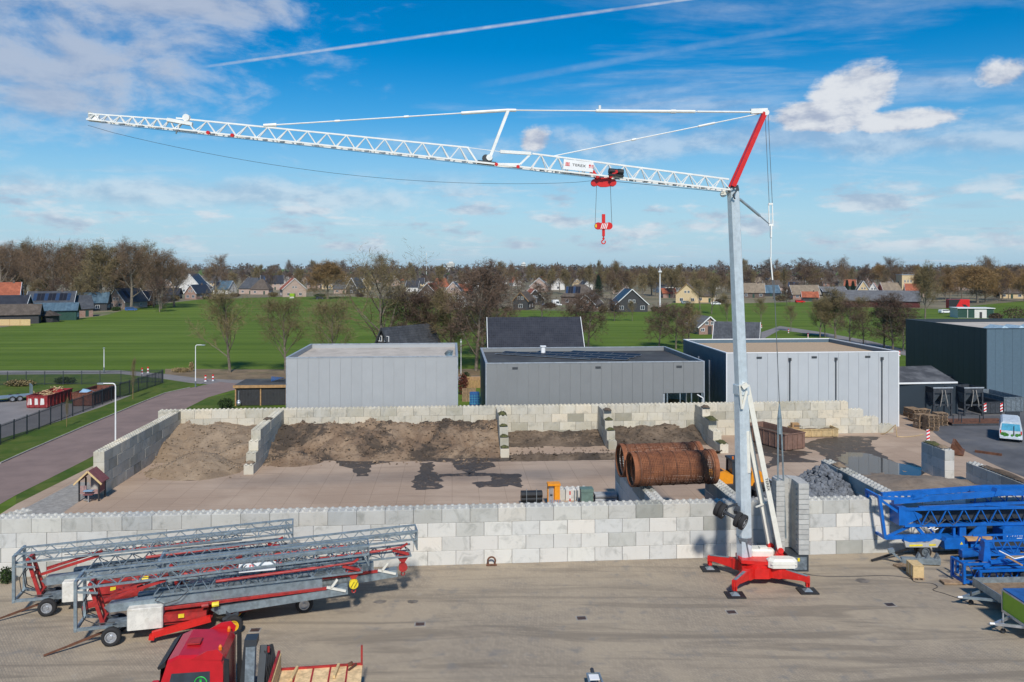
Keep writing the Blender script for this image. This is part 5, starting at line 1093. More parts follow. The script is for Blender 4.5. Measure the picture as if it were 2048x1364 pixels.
    for k in range(25):
        f = F(1190)+(1-F(1190))*k/24; sag = -.25-1.05*math.sin(math.pi*k/24)**.8; p = J(f, sag)
        if prev is not None: jr.cyl(prev, p, .009, 5)
        prev = p
    jr.cyl(J(.01, -.12), J(F(1190), -.2), .014, 5); jr.cyl(J(F(1190), -.12), J(.97, -.10), .008, 4); jr.build('trolley_rope', 'cable', t)
    # lettering on the legs
    q = L(pads[2]); d = V((q.x, q.y, 0)).normalized(); s0 = d*2.0+V((0, 0, .70)); nn = V((d.y, -d.x, 0)); nn = nn if nn.y < 0 else -nn
    lettering('TEREX', .13, 'white', t, s0+nn*.13, d if d.x > 0 else -d, (0, 0, 1), 1.3)
    st0 = A(1560, 1100, -.35); st1 = A(1494, 770, -.14); dn = (st0-st1).normalized(); nrm2 = V((0, -1, 0)); 
    o = st1.lerp(st0, .60)+V((-.0, -.135, 0)); lettering('TEREX', .2, 'black', t, o, dn, dn.cross(nrm2)*-1, 1.2)
    return t
main_crane()

# ------------------------------------------------------------------ folded red and grey cranes on the paving
def folded_crane(label, p, rz, L, yellow=False, banner=False):
    t = thing('folded_crane', label, 'crane', p, rz, 'folded grey and red cranes')
    def bar(nm, mat, *segs):
        m = MB()
        for a, b, w, *h in segs: m.beam(a, b, w, h[0] if h else None)
        return m.build(nm, mat, t)
    for y in (-.72, .72): bar('end_post', 'galv', ((.05, y, .85), (.05, y, 3.05), .13))
    bar('end_frame', 'galv', ((.05, -.8, 3.0), (.05, .8, 3.0), .12), ((.05, -.8, .86), (.05, .8, .86), .12), ((.05, -.72, .88), (1.5, -.5, .80), .12), ((.05, .72, .88), (1.5, .5, .80), .12), ((.05, -.72, 2.55), (.9, -.5, 2.35), .08))
    MB().lattice((0, 0, 2.62), (L, 0, 3.05), .95, .42, 15, .085, .036, tri=False).build('upper_jib', 'galv', t)
    MB().lattice((3.2, .05, 1.95), (L-.3, .05, 2.18), .85, .46, 12, .075, .034, tri=True).build('lower_jib', 'galv', t)
    MB().lattice((3.4, .55, 2.45), (L-2.6, .55, 2.62), .35, .28, 11, .05, .026, tri=True).build('jib_tip', 'galv', t)
    for y in (-.33, .33): bar('red_post', 'old_red', ((1.05, y, .95), (.52, y, 2.75), .12, .15))
    for sg in (((1.05, -.42, .98), (1.05, .42, .98), .2, .18), ((.75, -.42, 1.9), (.75, .42, 1.9), .12), ((.55, -.4, 2.7), (.55, .4, 2.7), .14)): bar('red_sill', 'old_red', sg)
    bar('red_strut', 'old_red', ((1.15, -.4, 1.95), (3.7, -.35, 2.62), .10, .12), ((1.15, .4, 1.95), (3.7, .35, 2.62), .10, .12), ((1.4, -.40, 2.16), (3.4, -.37, 2.78), .06))
    # mast sections lying one over the other
    m = MB(); m.beam((1.35, -.12, 1.55), (L-2.2, -.12, 1.80), .46, .38); m.add([(1.35, -.35, 1.36), (1.35, .11, 1.36), (1.35, .11, 1.74), (1.35, -.35, 1.74), (1.05, -.12, 1.52)], [(0, 1, 4), (1, 2, 4), (2, 3, 4), (3, 0, 4)]); m.build('mast_section', 'galv', t)
    MB().beam((6.0, -.15, .98), (L-1.0, -.15, 1.36), .50, .36).add([(6.0, -.4, .8), (6.0, .1, .8), (6.0, .1, 1.16), (6.0, -.4, 1.16), (5.6, -.15, .98)], [(0, 1, 4), (1, 2, 4), (2, 3, 4), (3, 0, 4)]).build('mast_section', 'galv', t)
    MB().beam((2.4, .42, 1.60), (L-2.6, .42, 1.88), .3, .5).build('mast_section', 'galv_dark', t)
    bar('red_rail', 'old_red', ((2.7, -.42, 1.30), (L-2.0, -.40, 1.56), .10, .12), ((2.7, .12, 1.30), (L-2.4, .12, 1.56), .10, .12))
    MB().cyl((5.9, -.50, 2.40), (10.4, -.46, 2.60), .07, 8).cyl((10.4, -.46, 2.60), (L-.7, -.44, 2.70), .05, 8).build('hydraulic_ram', 'old_red', t)
    MB().cyl((4.2, .5, 2.50), (8.8, .5, 2.66), .07, 8).build('hydraulic_ram', 'old_red', t)
    pl = MB(); pl.add([(L+.02, -.52, 3.5), (L+.02, .52, 3.5), (L+.02, .42, 2.45), (L+.02, -.42, 2.45), (L-.03, -.52, 3.5), (L-.03, .52, 3.5), (L-.03, .42, 2.45), (L-.03, -.42, 2.45)], [(0, 1, 2, 3), (7, 6, 5, 4), (0, 4, 5, 1), (1, 5, 6, 2), (2, 6, 7, 3), (3, 7, 4, 0)]); pl.beam((L-.4, -.5, 3.35), (L, -.48, 2.5), .06).beam((L-.4, .5, 3.35), (L, .48, 2.5), .06).build('end_plate', 'galv', t)
    # trolley and hook parked at the head
    MB().prism([(L-1.1, 2.25), (L-.35, 2.25), (L-.62, 1.85), (L-.82, 1.85)], 'y', -.3, .05).beam((L-1.25, -.35, 2.55), (L-.45, -.35, 2.28), .12).beam((L-.9, -.4, 2.6), (L-.5, -.4, 2.85), .09).build('trolley', 'old_red', t)
    MB().cyl((L-.72, -.42, 1.62), (L-.72, -.18, 1.62), .22, 14).build('hook_sheave', 'signal_yellow' if yellow else 'old_red', t)
    if yellow:
        for k in range(2): MB().beam((L-.86+k*.16, -.43, 1.5), (L-.70+k*.16, -.43, 1.76), .05, .012).build('stripe', 'black', t)
    MB().torus_arc((L-.72, -.3, 1.28), (1, 0, 0), (0, 0, 1), .09, .03, R(110), R(400), 8, 5).cyl((L-.72, -.3, 1.45), (L-.72, -.3, 1.36), .03, 6).build('hook', 'old_red', t)
    # undercarriage
    MB().rbox(2.15, 3.65, -.78, .72, .62, 1.58, .05).build('ballast_block', 'ballast_white', t)
    MB().box(3.6, 5.5, -.62, .62, .78, 1.12).prism([(3.5, .62), (5.7, .62), (5.3, .8), (3.9, .8)], 'y', -.5, .5).build('base_frame', 'old_red', t)
    for y in (-.95, .95): 
        bar('outrigger', 'crane_red' if yellow else 'old_red', ((3.25, y, .42), (5.7, y*.75, .80), .2, .27), ((3.25, y, .42), (3.22, y, .22), .24, .24))
    MB().box(.9, 2.2, -.28, .28, .62, .86).beam((1.0, 0, .7), (3.6, 0, .85), .35, .25).build('chassis_arm', 'galv_dark', t)
    bar('axle', 'dark_steel', ((1.5, -.75, .43), (1.5, .75, .43), .12)); bar('axle', 'dark_steel', ((6.7, -.8, .43), (6.7, .8, .43), .12), ((6.7, -.55, .43), (6.3, -.3, .95), .14), ((6.9, -.6, .85), (6.2, -.5, .62), .12))
    for y in (-.72, .72): wheel(t, (1.5, y, .43), .42, .26, 'alu')
    for y in (-.82, .82): wheel(t, (6.7, y, .43), .42, .26, 'yellow' if yellow else 'alu')
    bar('drawbar', 'rust', ((1.3, -.1, .5), (-.2, -.75, .22), .09), ((-.2, -.75, .22), (-1.1, -1.15, .08), .07))
    for k, x in enumerate((5.3, 5.75)):
        MB().cyl((x, -.62, 1.38), (x+.3, -.62, 1.40), .11, 8).build('motor', 'signal_yellow' if k else 'old_red', t)
    MB().box(4.3, 4.55, -.7, -.62, .95, 1.1).build('marker_lamp', 'signal_yellow', t)
    bar('brace_arm', 'cream', ((L-2.0, -.42, 1.62), (L-1.1, -.42, 1.35), .10), ((L-1.8, -.42, 1.55), (L-1.5, -.42, 1.95), .10))
    for y, dz in ((-.45, 0), (.1, .2), (.35, -.1)):
        MB().tube([(.5, y, 2.4+dz), (.25, y-.15, 1.9), (.35, y-.2, 1.3), (.8, y-.1, 1.0+dz*.3), (1.6, y, .95)], .022, 5).build('hose', 'cable', t)
    MB().tube([(3.6, -.55, 2.1), (3.3, -.58, 1.8), (3.7, -.6, 1.62), (4.3, -.58, 1.75), (4.7, -.55, 2.1)], .018, 5).build('hose', 'cable', t)
    MB().tube([(2.0, .2, 2.62)]+[(2+k*1.0, .2, 2.66+k*.033-.09*(k % 2)) for k in range(1, 10)], .016, 4).build('hoist_rope', 'cable', t)
    if banner:
        b = MB().box(6.9, 8.55, -.40, -.37, 2.66, 3.06).build('banner', 'white', t)
        lettering('K', .36, 'black', b, (7.15, -.405, 2.86), (1, 0, 0), (0, 0, 1), 1.3); lettering('R', .36, 'sign_red', b, (7.48, -.405, 2.86), (1, 0, 0), (0, 0, 1), 1.3)
    return t
DRZ = math.atan2(.238, .971)
pB = G(222, 1293)-V((math.cos(DRZ), math.sin(DRZ), 0))*1.5+V((-math.sin(DRZ), math.cos(DRZ), 0))*.75
folded_crane('folded grey crane with yellow hub, white banner and striped hook behind the red truck', pB, DRZ, 12.9, True, True)
pA = G(94, 1233)-V((math.cos(DRZ), math.sin(DRZ), 0))*1.5+V((-math.sin(DRZ), math.cos(DRZ), 0))*.75
folded_crane('folded grey crane with silver hubs parked closest to the wall on the road side', pA, DRZ, 13.0)
pC = V((-16.9, 38.3, 0))
folded_crane('folded grey crane between its two neighbours with a dark red hanging hook', pC, DRZ, 12.3)

# ------------------------------------------------------------------ blue folded cranes
def blue_crane():
    p = G(1742, 1107); t = thing('folded_crane', 'blue folded crane with a white name banner standing along the wall', 'crane', p, YANG)
    def bar(nm, mat, *segs):
        m = MB()
        for a, b, w, *h in segs: m.beam(a, b, w, h[0] if h else None)
        return m.build(nm, mat, t)
    L = 17
    bar('end_post', 'blue', ((.0, -.9, 3.62), (.35, -.9, 1.2), .2, .16)); bar('end_post', 'blue', ((.0, .5, 3.62), (.35, .5, 1.2), .2, .16))
    bar('end_frame', 'blue', ((0, -.95, 3.6), (0, .55, 3.6), .16), ((0, -.9, 3.5), (1.3, -.8, 2.6), .14), ((.1, -.9, 3.55), (2.2, -.7, 3.35), .16), ((.35, -.95, 1.22), (.35, .55, 1.22), .14))
    MB().box(1.15, 1.6, -1.0, .6, 1.95, 3.0).add([(1.6, -1.0, 2.0), (2.6, -.9, 2.35), (2.6, -.9, 2.5), (1.6, -1.0, 3.0)], [(0, 1, 2, 3)]).build('head_plate', 'blue', t)
    bar('top_beam', 'blue', ((.9, -.75, 3.3), (7.6, -.75, 3.62), .30, .28), ((7.6, -.75, 3.62), (L, -.75, 3.55), .26, .26)); bar('top_beam', 'blue', ((.9, .45, 3.3), (7.6, .45, 3.62), .28, .28), ((7.6, .45, 3.62), (L, .45, 3.5), .26, .26))
    MB().prism([(2.0, 3.42), (2.6, 3.5), (2.9, 3.72), (2.2, 3.62)], 'y', -.95, -.6).build('beam_bracket', 'blue', t)
    MB().prism([(7.0, 3.5), (8.2, 3.55), (7.9, 3.68), (7.2, 3.95)], 'y', -.95, -.5).build('beam_bracket', 'blue', t)
    MB().lattice((1.5, -.35, 1.92), (L, -.35, 1.82), 1.2, .95, 15, .15, .055, tri=False).build('lattice_mast', 'blue', t)
    MB().lattice((6.2, .1, 2.95), (L, .1, 2.9), .9, .62, 11, .10, .05, tri=True).build('lattice_jib', 'blue', t)
    MB().lattice((2.0, .5, 2.1), (L, .5, 2.05), .8, .7, 12, .10, .05, tri=True).build('inner_jib', 'blue', t)
    MB().box(2.6, 15, -.55, .1, 2.05, 2.55).box(4, 15, -.3, .5, 1.2, 1.8).build('gap_shade', 'anthracite', t)  # dark boxes added inside the lattice to paint its shaded gaps black
    bar('pendant', 'blue', ((2.4, -.9, 2.95), (9.2, -.9, 3.08), .13), ((6.4, -.95, 3.05), (12, -.95, 2.55), .10))
    b = MB().box(3.2, 5.8, -.10, -.06, 2.86, 3.34).build('banner', 'white', t); lettering('POTAIN', .36, 'black', b, (4.25, -.106, 3.12), (1, 0, 0), (0, 0, 1), 1.25)
    bar('lower_beam', 'blue', ((.35, -.9, 1.25), (3.7, -.95, 1.28), .2, .22), ((.35, .4, 1.25), (6, .4, 1.28), .2, .22), ((1.4, -.95, 1.12), (3.6, -.95, 1.14), .22, .26), ((.5, -.9, 1.3), (2.2, -.8, 1.95), .12))
    bar('brace', 'blue', ((2.2, -.8, 1.95), (2.8, -.8, 1.25), .18), ((2.9, -.8, 1.9), (3.4, -.8, 1.35), .10), ((4.1, -.8, 1.9), (3.7, -.8, 1.3), .10), ((4.6, -.8, 1.9), (4.6, -.8, 1.2), .14))
    MB().prism([(1.5, .72), (3.4, .66), (3.65, 1.05), (3.3, 1.15), (2.8, .92), (1.75, .98), (1.4, 1.1)], 'y', -1.12, -.98).build('fender', 'ballast_grey', t)
    for x0, x1 in ((1.7, 2.5), (2.9, 3.3)): MB().box(x0, x1, -1.128, -1.12, .76, .86).build('reflector', 'signal_yellow', t)
    bar('axle', 'dark_steel', ((2.72, -.95, .40), (2.72, .8, .40), .14)); wheel(t, (2.72, -.95, .39), .39, .26, 'galv_dark'); wheel(t, (2.72, -.62, .39), .39, .26, 'galv_dark'); wheel(t, (2.72, .75, .39), .39, .26, 'galv_dark')
    bar('drawbar', 'black', ((1.8, -.9, .55), (-.7, -1.35, .10), .10))
    MB().prism([(3.85, .55), (5.25, .55), (5.25, 1.05), (5.1, 1.2), (3.95, 1.2), (3.8, 1.0)], 'y', -1.15, -.2).build('tool_box', 'blue', t); MB().add([(4.75, -1.156, .80), (4.95, -1.156, .80), (4.85, -1.156, .97)], [(0, 1, 2)]).build('warning_label', 'signal_yellow', t)
    MB().box(5.45, 6.9, -1.1, -.2, .6, 1.05).build('tool_box', 'blue', t)
    n = 7; arc = [(-1.1+.32*math.cos(math.pi*k/n), 1.08+.16*math.sin(math.pi*k/n)) for k in range(n+1)]; MB().prism(arc, 'x', 5.05, 6.65).build('board_roll', 'timber', t)
    MB().prism([(5.3, 1.2), (6.5, 1.2), (6.5, 2.0), (6.2, 2.0)], 'y', -.98, -.90).prism([(4.9, 1.2), (5.3, 1.2), (5.3, 1.9), (4.9, 1.9)], 'y', -.9, -.7).build('gusset', 'blue', t)
    n = 8; prof = [(7.35, 1.0), (10.2, 1.0)]+[(10.2-2.7*k/n, 1.0+.78*math.sin(math.pi/2*min(1, k/n*1.6))) for k in range(1, n)]+[(7.5, 1.78), (7.35, 1.62)]
    hb = MB().prism(prof, 'y', -1.2, .3).build('winch_housing', 'blue', t); lettering('POTAIN', .26, 'white', hb, (8.15, -1.206, 1.28), (1, 0, 0), (0, 0, 1), 1.25, .25); MB().box(8.2, 8.6, -1.206, -1.2, 1.08, 1.11).build('underline', 'white', hb)
    MB().prism([(4.5, .25), (6.8, .42), (8, .42), (8, .75), (4.5, .66)], 'y', -1.75, -1.4).build('outrigger', 'blue', t); MB().cyl((4.65, -1.57, .26), (4.65, -1.57, .02), .05, 8).cyl((4.65, -1.57, .02), (4.65, -1.57, .05), .13, 10).build('foot', 'alu', t)
    MB().box(6.5, 12, -1.0, .6, .5, 1.0).build('base_frame', 'anthracite', t); wheel(t, (11, -.9, .42), .42, .26)
    for k in range(3): MB().tube([(2.2+k*.9, -.98, 2.1+.1*k), (2.6+k*.9, -1.02, 1.9), (3.1+k*.9, -1.0, 2.25)], .025, 5).build('hose', 'cable', t)
    MB().tube([(2.9, -1.03, 1.72), (3.1, -1.04, 1.78), (3.3, -1.04, 1.66), (3.5, -1.03, 1.74)], .03, 5).build('tied_strap', 'white', t)
blue_crane()
def blue_low():
    p = at(1928, 1165, 42.4); p.z = 0; t = thing('folded_crane', 'low blue lattice crane lying in front of the bannered blue crane', 'crane', p, YANG)
    def bar(nm, *segs, mat='blue'):
        m = MB()
        for a, b, w, *h in segs: m.beam(a, b, w, h[0] if h else None)
        return m.build(nm, mat, t)
    for x, y, z1 in ((0, 0, 1.2), (0, 1.0, 1.2), (.55, -.5, 1.0), (.55, 1.4, 1.0)): bar('end_post', ((x, y, .12), (x, y, z1), .14))
    bar('end_frame', ((0, 0, 1.15), (0, 1, 1.15), .12), ((0, 0, .2), (0, 1, .2), .12), ((0, 0, 1.15), (8, -.3, 1.15), .11), ((.55, -.5, .95), (8, -.5, .95), .11), ((0, 0, .2), (8, 0, .2), .12), ((.55, -.5, .15), (8, -.5, .15), .12))
    MB().lattice((.3, .3, .25), (9, .3, .25), 1.0, .75, 11, .09, .05, tri=False).build('lattice_mast', 'blue', t); MB().lattice((1.2, .6, 1.55), (9, .6, 1.5), .9, .75, 9, .09, .05, tri=False).build('lattice_jib', 'blue', t)
    bar('arm', ((.9, -.3, 1.05), (2.4, .2, 1.45), .12), ((1.5, .1, 1.2), (1.2, .5, 1.9), .14), ((1.3, -.2, 1.3), (5, -.1, 1.42), .16)); MB().prism([(1.15, 1.2), (1.6, 1.2), (1.5, 2.3), (1.25, 2.3)], 'y', .1, .5).build('upright', 'blue', t)
    MB().beam((1.9, -.62, 1.75), (2.8, -.62, 1.25), .08).build('timber_prop', 'timber', t); MB().tube([(1.6, -.5, 2.0), (2.4, -.6, 1.6), (3.2, -.6, 1.72), (3.8, -.6, 1.62), (5, -.6, 1.7)], .03, 5).build('pale_hose', 'white', t)
    MB().rbox(2.9, 3.4, -.45, 0, .45, .95, .08).box(1.0, 8, .2, .7, .35, .8).build('winch', 'dark_steel', t)
    o = MB().beam((-1.0, .35, .10), (.2, .25, .10), .5, .1).build('timber_skid', 'pallet_wood', t)
blue_low()

# ------------------------------------------------------------------ trailers at the right
def flat_trailer():
    c = V((23.8, 39.9, 0)); t = thing('flat_trailer', 'grey drop-side flat trailer with its drawbar towards the cable', 'trailer', c, R(2))
    MB().box(0, 7, -1.1, 1.1, .62, .70).build('deck', 'pallet_wood', t)
    for nm, b in (('side_board', (0, 7, -1.14, -1.10, .60, .98)), ('side_board', (0, 7, 1.10, 1.14, .60, .98)), ('head_board', (-.04, 0, -1.14, 1.14, .60, .98))): MB().box(*b).build(nm, 'galv', t)
    for y in (-1.15, 1.15):
        for x in (0, 1.8, 3.6): MB().box(x, x+.08, y-.02, y+.02, .5, 1.0).build('stake', 'galv_dark', t)
    MB().beam((.4, -.7, .52), (-1.25, 0, .45), .10, .12).beam((.4, .7, .52), (-1.25, 0, .45), .10, .12).box(.1, 7, -.8, -.7, .48, .6).box(.1, 7, .7, .8, .48, .6).build('chassis', 'galv', t)
    MB().cyl((-1.25, 0, .45), (-1.5, 0, .46), .05, 8).build('coupling', 'white', t); MB().cyl((-.75, .12, .7), (-.75, .12, .25), .04, 8).build('jockey_leg', 'dark_steel', t); wheel(t, (-.75, .12, .13), .13, .08, 'dark_steel'); wheel(t, (3.2, -.85, .33), .33, .22); wheel(t, (3.2, .85, .33), .33, .22)
flat_trailer()
def green_trailer():
    c = V((23.3, 36.8, 0)); t = thing('box_trailer', 'lime green box trailer with a dark blue cover', 'trailer', c, R(1))
    MB().box(0, 4, -1.0, 1.0, .72, 1.62).build('body', 'lime', t); MB().box(-.03, 4, -1.03, 1.03, .60, .74).build('sill', 'alu', t)
    for y in (-1.01, 1.01): MB().box(-.03, .05, y-.03, y+.03, .74, 1.66).build('corner_post', 'alu', t)
    MB().box(-.04, 4.04, -1.04, 1.04, 1.62, 1.68).build('rim', 'alu', t); MB().box(0, 4, -.98, .98, 1.68, 1.74).build('cover', 'tarp_blue', t)
    MB().beam((.2, -.6, .58), (-1.0, .0, .5), .09, .12).beam((.2, .6, .58), (-1.0, 0, .5), .09, .12).build('drawbar', 'alu', t); MB().cyl((-1.0, 0, .5), (-1.25, 0, .52), .05, 8).build('coupling', 'white', t); MB().cyl((-.55, .1, .95), (-.55, .1, .2), .035, 8).build('jockey_leg', 'alu', t); wheel(t, (-.55, .1, .12), .12, .07, 'dark_steel'); wheel(t, (2, -1.15, .33), .33, .2); wheel(t, (2, 1.15, .33), .33, .2)
green_trailer()
def small_hitch():
    c = G(1190, 1350, .4); t = thing('car_trailer', 'small steel frame of a trailer drawbar at the paving edge', 'trailer', (c.x, c.y-1.6, 0), R(3))
    MB().beam((-.32, -2.2, .5), (-.24, 1.6, .45), .07, .1).beam((.36, -2.2, .5), (.24, 1.6, .45), .07, .1).beam((-.24, 1.6, .45), (.24, 1.6, .45), .07).build('frame', 'galv', t); MB().cyl((0, 1.6, .45), (0, 1.9, .48), .08, 8).build('coupling', 'dark_steel', t); MB().box(-.2, .2, 1.1, 1.5, .44, .48).build('tray', 'white', t); wheel(t, (-.5, -2, .3), .3, .18); wheel(t, (.55, -2, .3), .3, .18)
small_hitch()
# crate on a pallet, bracket, pallet, cable, shackles
PAL = {}
def pallet(label, p, rz, w=1.2, d=.8, n=1, mat='pallet_wood', group=None, gap=.15, jit=.03, skip=False):
    t = thing('pallet' if n == 1 else 'pallet_stack', label, 'pallet' if n == 1 else 'pallets', p, rz, group); key = (w, d, mat)
    if key not in PAL:
        PAL[key] = (MB().box(-w/2, w/2, -.05, .05, 0, .022).mesh('board', mat), MB().box(-.05, .05, -d/2, d/2, 0, .09).mesh('bearer', mat))
    bd, be = PAL[key]
    for k in range(n):
        z = k*gap; ox, oy = rnd.uniform(-jit, jit)*(n > 1), rnd.uniform(-jit, jit)*(n > 1)
        for x in (-w/2+.06, 0, w/2-.06): child(be, 'bearer', t, (x+ox, oy, z+.012))
        nb = 5 if n == 1 or k == n-1 else 2
        for j in range(nb): child(bd, 'board', t, (ox, oy-d/2+.05+(d-.1)*j/(nb-1), z+.104))
    return t
cp = G(1834, 1160); pallet('pallet under the pale plywood crate', (cp.x+.1, cp.y+.4, 0), R(-4), .62, .95)
ct = thing('plywood_crate', 'pale new plywood crate strapped on a pallet by the cable', 'crate', (cp.x+.1, cp.y+.4, .13), R(-4)); MB().box(-.27, .27, -.43, .43, 0, .62).build('body', 'new_wood', ct); MB().box(-.29, .29, -.45, .45, .62, .65).build('lid', 'new_wood', ct)
for x in (-.275, .275):
    for y in (-.40, 0, .40): MB().box(x-.012, x+.012, y-.03, y+.03, 0, .62).build('batten', 'new_wood', ct)
for y in (-.2, .2): MB().box(-.278, -.272, y-.01, y+.01, 0, .62).build('strap', 'white', ct)
pp = G(1812, 1135); pallet('bare pallet beside the grey steel bracket', pp, R(20), 1.1, .8)
bp = G(1795, 1128); bt = thing('steel_bracket', 'grey steel coupling bracket with three fins on the paving', 'bracket', bp, R(-6)); MB().box(.2, 2.3, -.15, .15, .08, .40).build('beam', 'galv', bt); MB().beam((-.4, 0, .75), (.35, 0, .1), .2, .12).beam((-.5, 0, .72), (-.2, 0, .8), .25, .2).build('arm', 'galv', bt)
for x in (1.0, 1.5, 2.0): MB().prism([(x, .4), (x+.32, .4), (x+.16, .72)], 'y', -.12, .12).build('fin', 'galv_dark', bt)
def cable():
    pts = [(1606, 1148), (1640, 1153), (1700, 1154), (1770, 1152), (1817, 1157), (1831, 1165), (1864, 1168), (1875, 1175), (1866, 1181), (1888, 1188), (1920, 1199), (1940, 1207), (1953, 1209)]
    P = [G(x, y) for x, y in pts]; sm = []
    for i in range(len(P)-1):
        p0, p1, p2, p3 = P[max(0, i-1)], P[i], P[i+1], P[min(len(P)-1, i+2)]
        for k in range(6):
            u = k/6; sm.append(.5*((2*p1)+(-p0+p2)*u+(2*p0-5*p1+4*p2-p3)*u*u+(-p0+3*p1-3*p2+p3)*u**3)+V((0, 0, .028)))
    sm.append(P[-1]+V((0, 0, .028))); o = MB().tube(sm, .018, 5).build('power_cable', 'cable'); tag(o, 'black power cable snaking across the paving past the crate', 'cable')
cable()
for (x, y), l in (((983, 1133), 'big rusty lifting shackle standing at the white blocks of the wall'), ((1419, 1113), 'big rusty lifting shackle behind the crane foot at the wall')):
    p = G(x, y); t = thing('lifting_shackle', l, 'shackle', (p.x, p.y+.05, 0), YANG, 'shackles at the wall foot'); MB().torus_arc((0, 0, .30), (1, 0, 0), (0, 0, 1), .22, .05, R(-30), R(210), 12, 7).build('bow', 'rust', t); MB().cyl((-.19, 0, .19), (-.19, 0, .02), .055, 8).cyl((.19, 0, .19), (.19, 0, .02), .055, 8).cyl((-.3, 0, .07), (.3, 0, .07), .05, 8).build('pin', 'rust', t)

# ------------------------------------------------------------------ red truck at the lower left
def truck():
    t = thing('crane_truck', 'red lorry with a folded grey loading crane behind its cab', 'truck', (-11.6, 29.7, 0), R(8)); t.scale = (.94, .94, .97)
    W = 1.22
    prof = [(-1.25, .55), (1.1, .55), (1.1, 2.7), (.95, 3.0), (-.55, 3.06), (-.95, 2.9), (-1.18, 2.2), (-1.28, 1.3)]
    cab = MB(); n = len(prof); vs = []
    for y, k in ((-W, .0), (-W+.12, .07), (W-.12, .07), (W, .0)):
        for x, z in prof: vs.append((x, y, z+(k if z > 2.5 else 0)))
    fs = [tuple(range(n)), tuple(range(4*n-1, 3*n-1, -1))]
    for r in range(3): fs += [(r*n+i, (r+1)*n+i, (r+1)*n+(i+1) % n, r*n+(i+1) % n) for i in range(n)]
    cab.add(vs, fs); cab.build('cab', 'truck_red', t)
    for s in (-1, 1):
        w = MB().prism([(-.98, 1.75), (.62, 1.75), (.62, 2.52), (-.78, 2.52)], 'y', s*(W+.004), s*(W+.012)).build('side_window', 'glass', t)
        if s < 0:
            c = (.28, -W-.02, 2.12); MB().torus_arc(c, (1, 0, 0), (0, 0, 1), .22, .018, 0, 6.2832, 24, 4).build('ring_emblem', 'logo_green', w); MB().torus_arc((c[0]+.01, c[1], c[2]-.08), (1, 0, 0), (0, 0, 1), .055, .018, R(150), R(400), 8, 4).box(c[0]-.035, c[0]+.035, c[1]-.01, c[1]+.01, c[2]-.02, c[2]+.09).cyl((c[0]-.02, c[1], c[2]+.09), (c[0]-.02, c[1], c[2]+.15), .012, 5).cyl((c[0]+.02, c[1], c[2]+.09), (c[0]+.02, c[1], c[2]+.15), .012, 5).build('hook_emblem', 'logo_green', w)
        MB().prism([(-.05, 3.0), (1.05, 2.9), (1.1, 3.1), (.9, 3.32), (.5, 3.28)], 'y', s*W-.03, s*W+.03).build('air_deflector', 'truck_red', t)
        MB().prism([(1.15, .6), (1.35, .6), (1.32, 2.9), (1.15, 2.95)], 'y', s*W-.06, s*W+.02).build('side_fin', 'black', t)
        MB().rbox(-1.45, -1.2, s*(W+.12)-.08, s*(W+.12)+.08, 1.75, 2.35, .03).build('mirror', 'truck_red', t); MB().beam((-1.2, s*W, 2.3), (-1.32, s*(W+.12), 2.2), .04).build('mirror_arm', 'black', t)
        MB().rbox(-1.2, 1.1, s*W-.02, s*W+.02, 1.62, 1.68, .01).build('crease', 'truck_red', t)
    MB().box(-.45, .05, -.35, .15, 3.16, 3.21).build('roof_hatch', 'old_red', t); MB().prism([(-1.02, 2.76), (-1.26, 2.66), (-1.32, 2.74), (-1.02, 2.96)], 'y', -W+.05, W-.05).build('sun_visor', 'black', t); MB().add([(-1.20, -W+.1, 2.72), (-1.20, W-.1, 2.72), (-1.30, W-.1, 1.5), (-1.30, -W+.1, 1.5)], [(0, 1, 2, 3)]).build('windscreen', 'glass', t)
    for y in (-.75, .85): MB().cyl((.9, y, 3.08), (.9, y, 3.2), .07, 10).cyl((.9, y, 3.2), (.9, y, 3.27), .07, 10, .03).build('beacon', 'lamp_orange', t)
    MB().box(-1.2, 6.4, -.45, .45, .55, .85).build('chassis', 'dark_steel', t)
    for x in (0, 4.3, 5.5):
        for y in (-1.0, 1.0): wheel(t, (x, y, .5), .5, .32, 'galv_dark')
    # loading crane
    MB().beam((1.95, -.55, .9), (1.95, -.1, 3.05), .36, .34).build('crane_boom', 'galv_dark', t); MB().box(1.72, 2.2, -.35, .20, 2.95, 3.2).build('boom_head', 'anthracite', t); MB().beam((1.6, .3, .9), (1.75, .6, 2.7), .3).beam((2.3, -.2, .9), (2.35, .5, 2.6), .28).box(1.45, 2.6, -.9, .9, .8, 1.2).build('crane_column', 'anthracite', t)
    for k in range(6): MB().tube([(2.35+.06*k, .1+.1*k, 1.0), (2.5+.05*k, .2+.1*k, 1.9), (2.42+.04*k, .3+.1*k, 2.45), (2.2, .4+.1*k, 2.3)], .045, 6).build('hose', 'cable', t)
    MB().cyl((2.55, .3, 2.4), (2.55, .3, 2.62), .05, 6).build('valve', 'old_red', t)
    # load bed
    bed = MB().box(2.9, 6.25, -1.2, 1.2, 1.12, 1.20).build('bed', 'scrap_wood', t)
    for x in (3.5, 4.2, 4.9, 5.6): MB().box(x, x+.07, -1.2, 1.2, 1.201, 1.225).build('cross_rail', 'old_red', bed)
    MB().box(2.9, 6.25, 1.2, 1.28, 1.05, 1.28).build('side_rail', 'old_red', t); MB().box(2.9, 6.25, -1.28, -1.2, 1.05, 1.28).build('side_rail', 'old_red', t)
    hb = MB().box(2.78, 2.88, -1.25, 1.25, 1.2, 2.0).build('headboard', 'old_red', t); MB().box(2.88, 2.92, -1.2, 1.2, 1.25, 1.9).build('board_lining', 'new_wood', hb)
    MB().box(6.18, 6.26, 1.18, 1.28, 1.1, 2.0).build('stake', 'old_red', t)
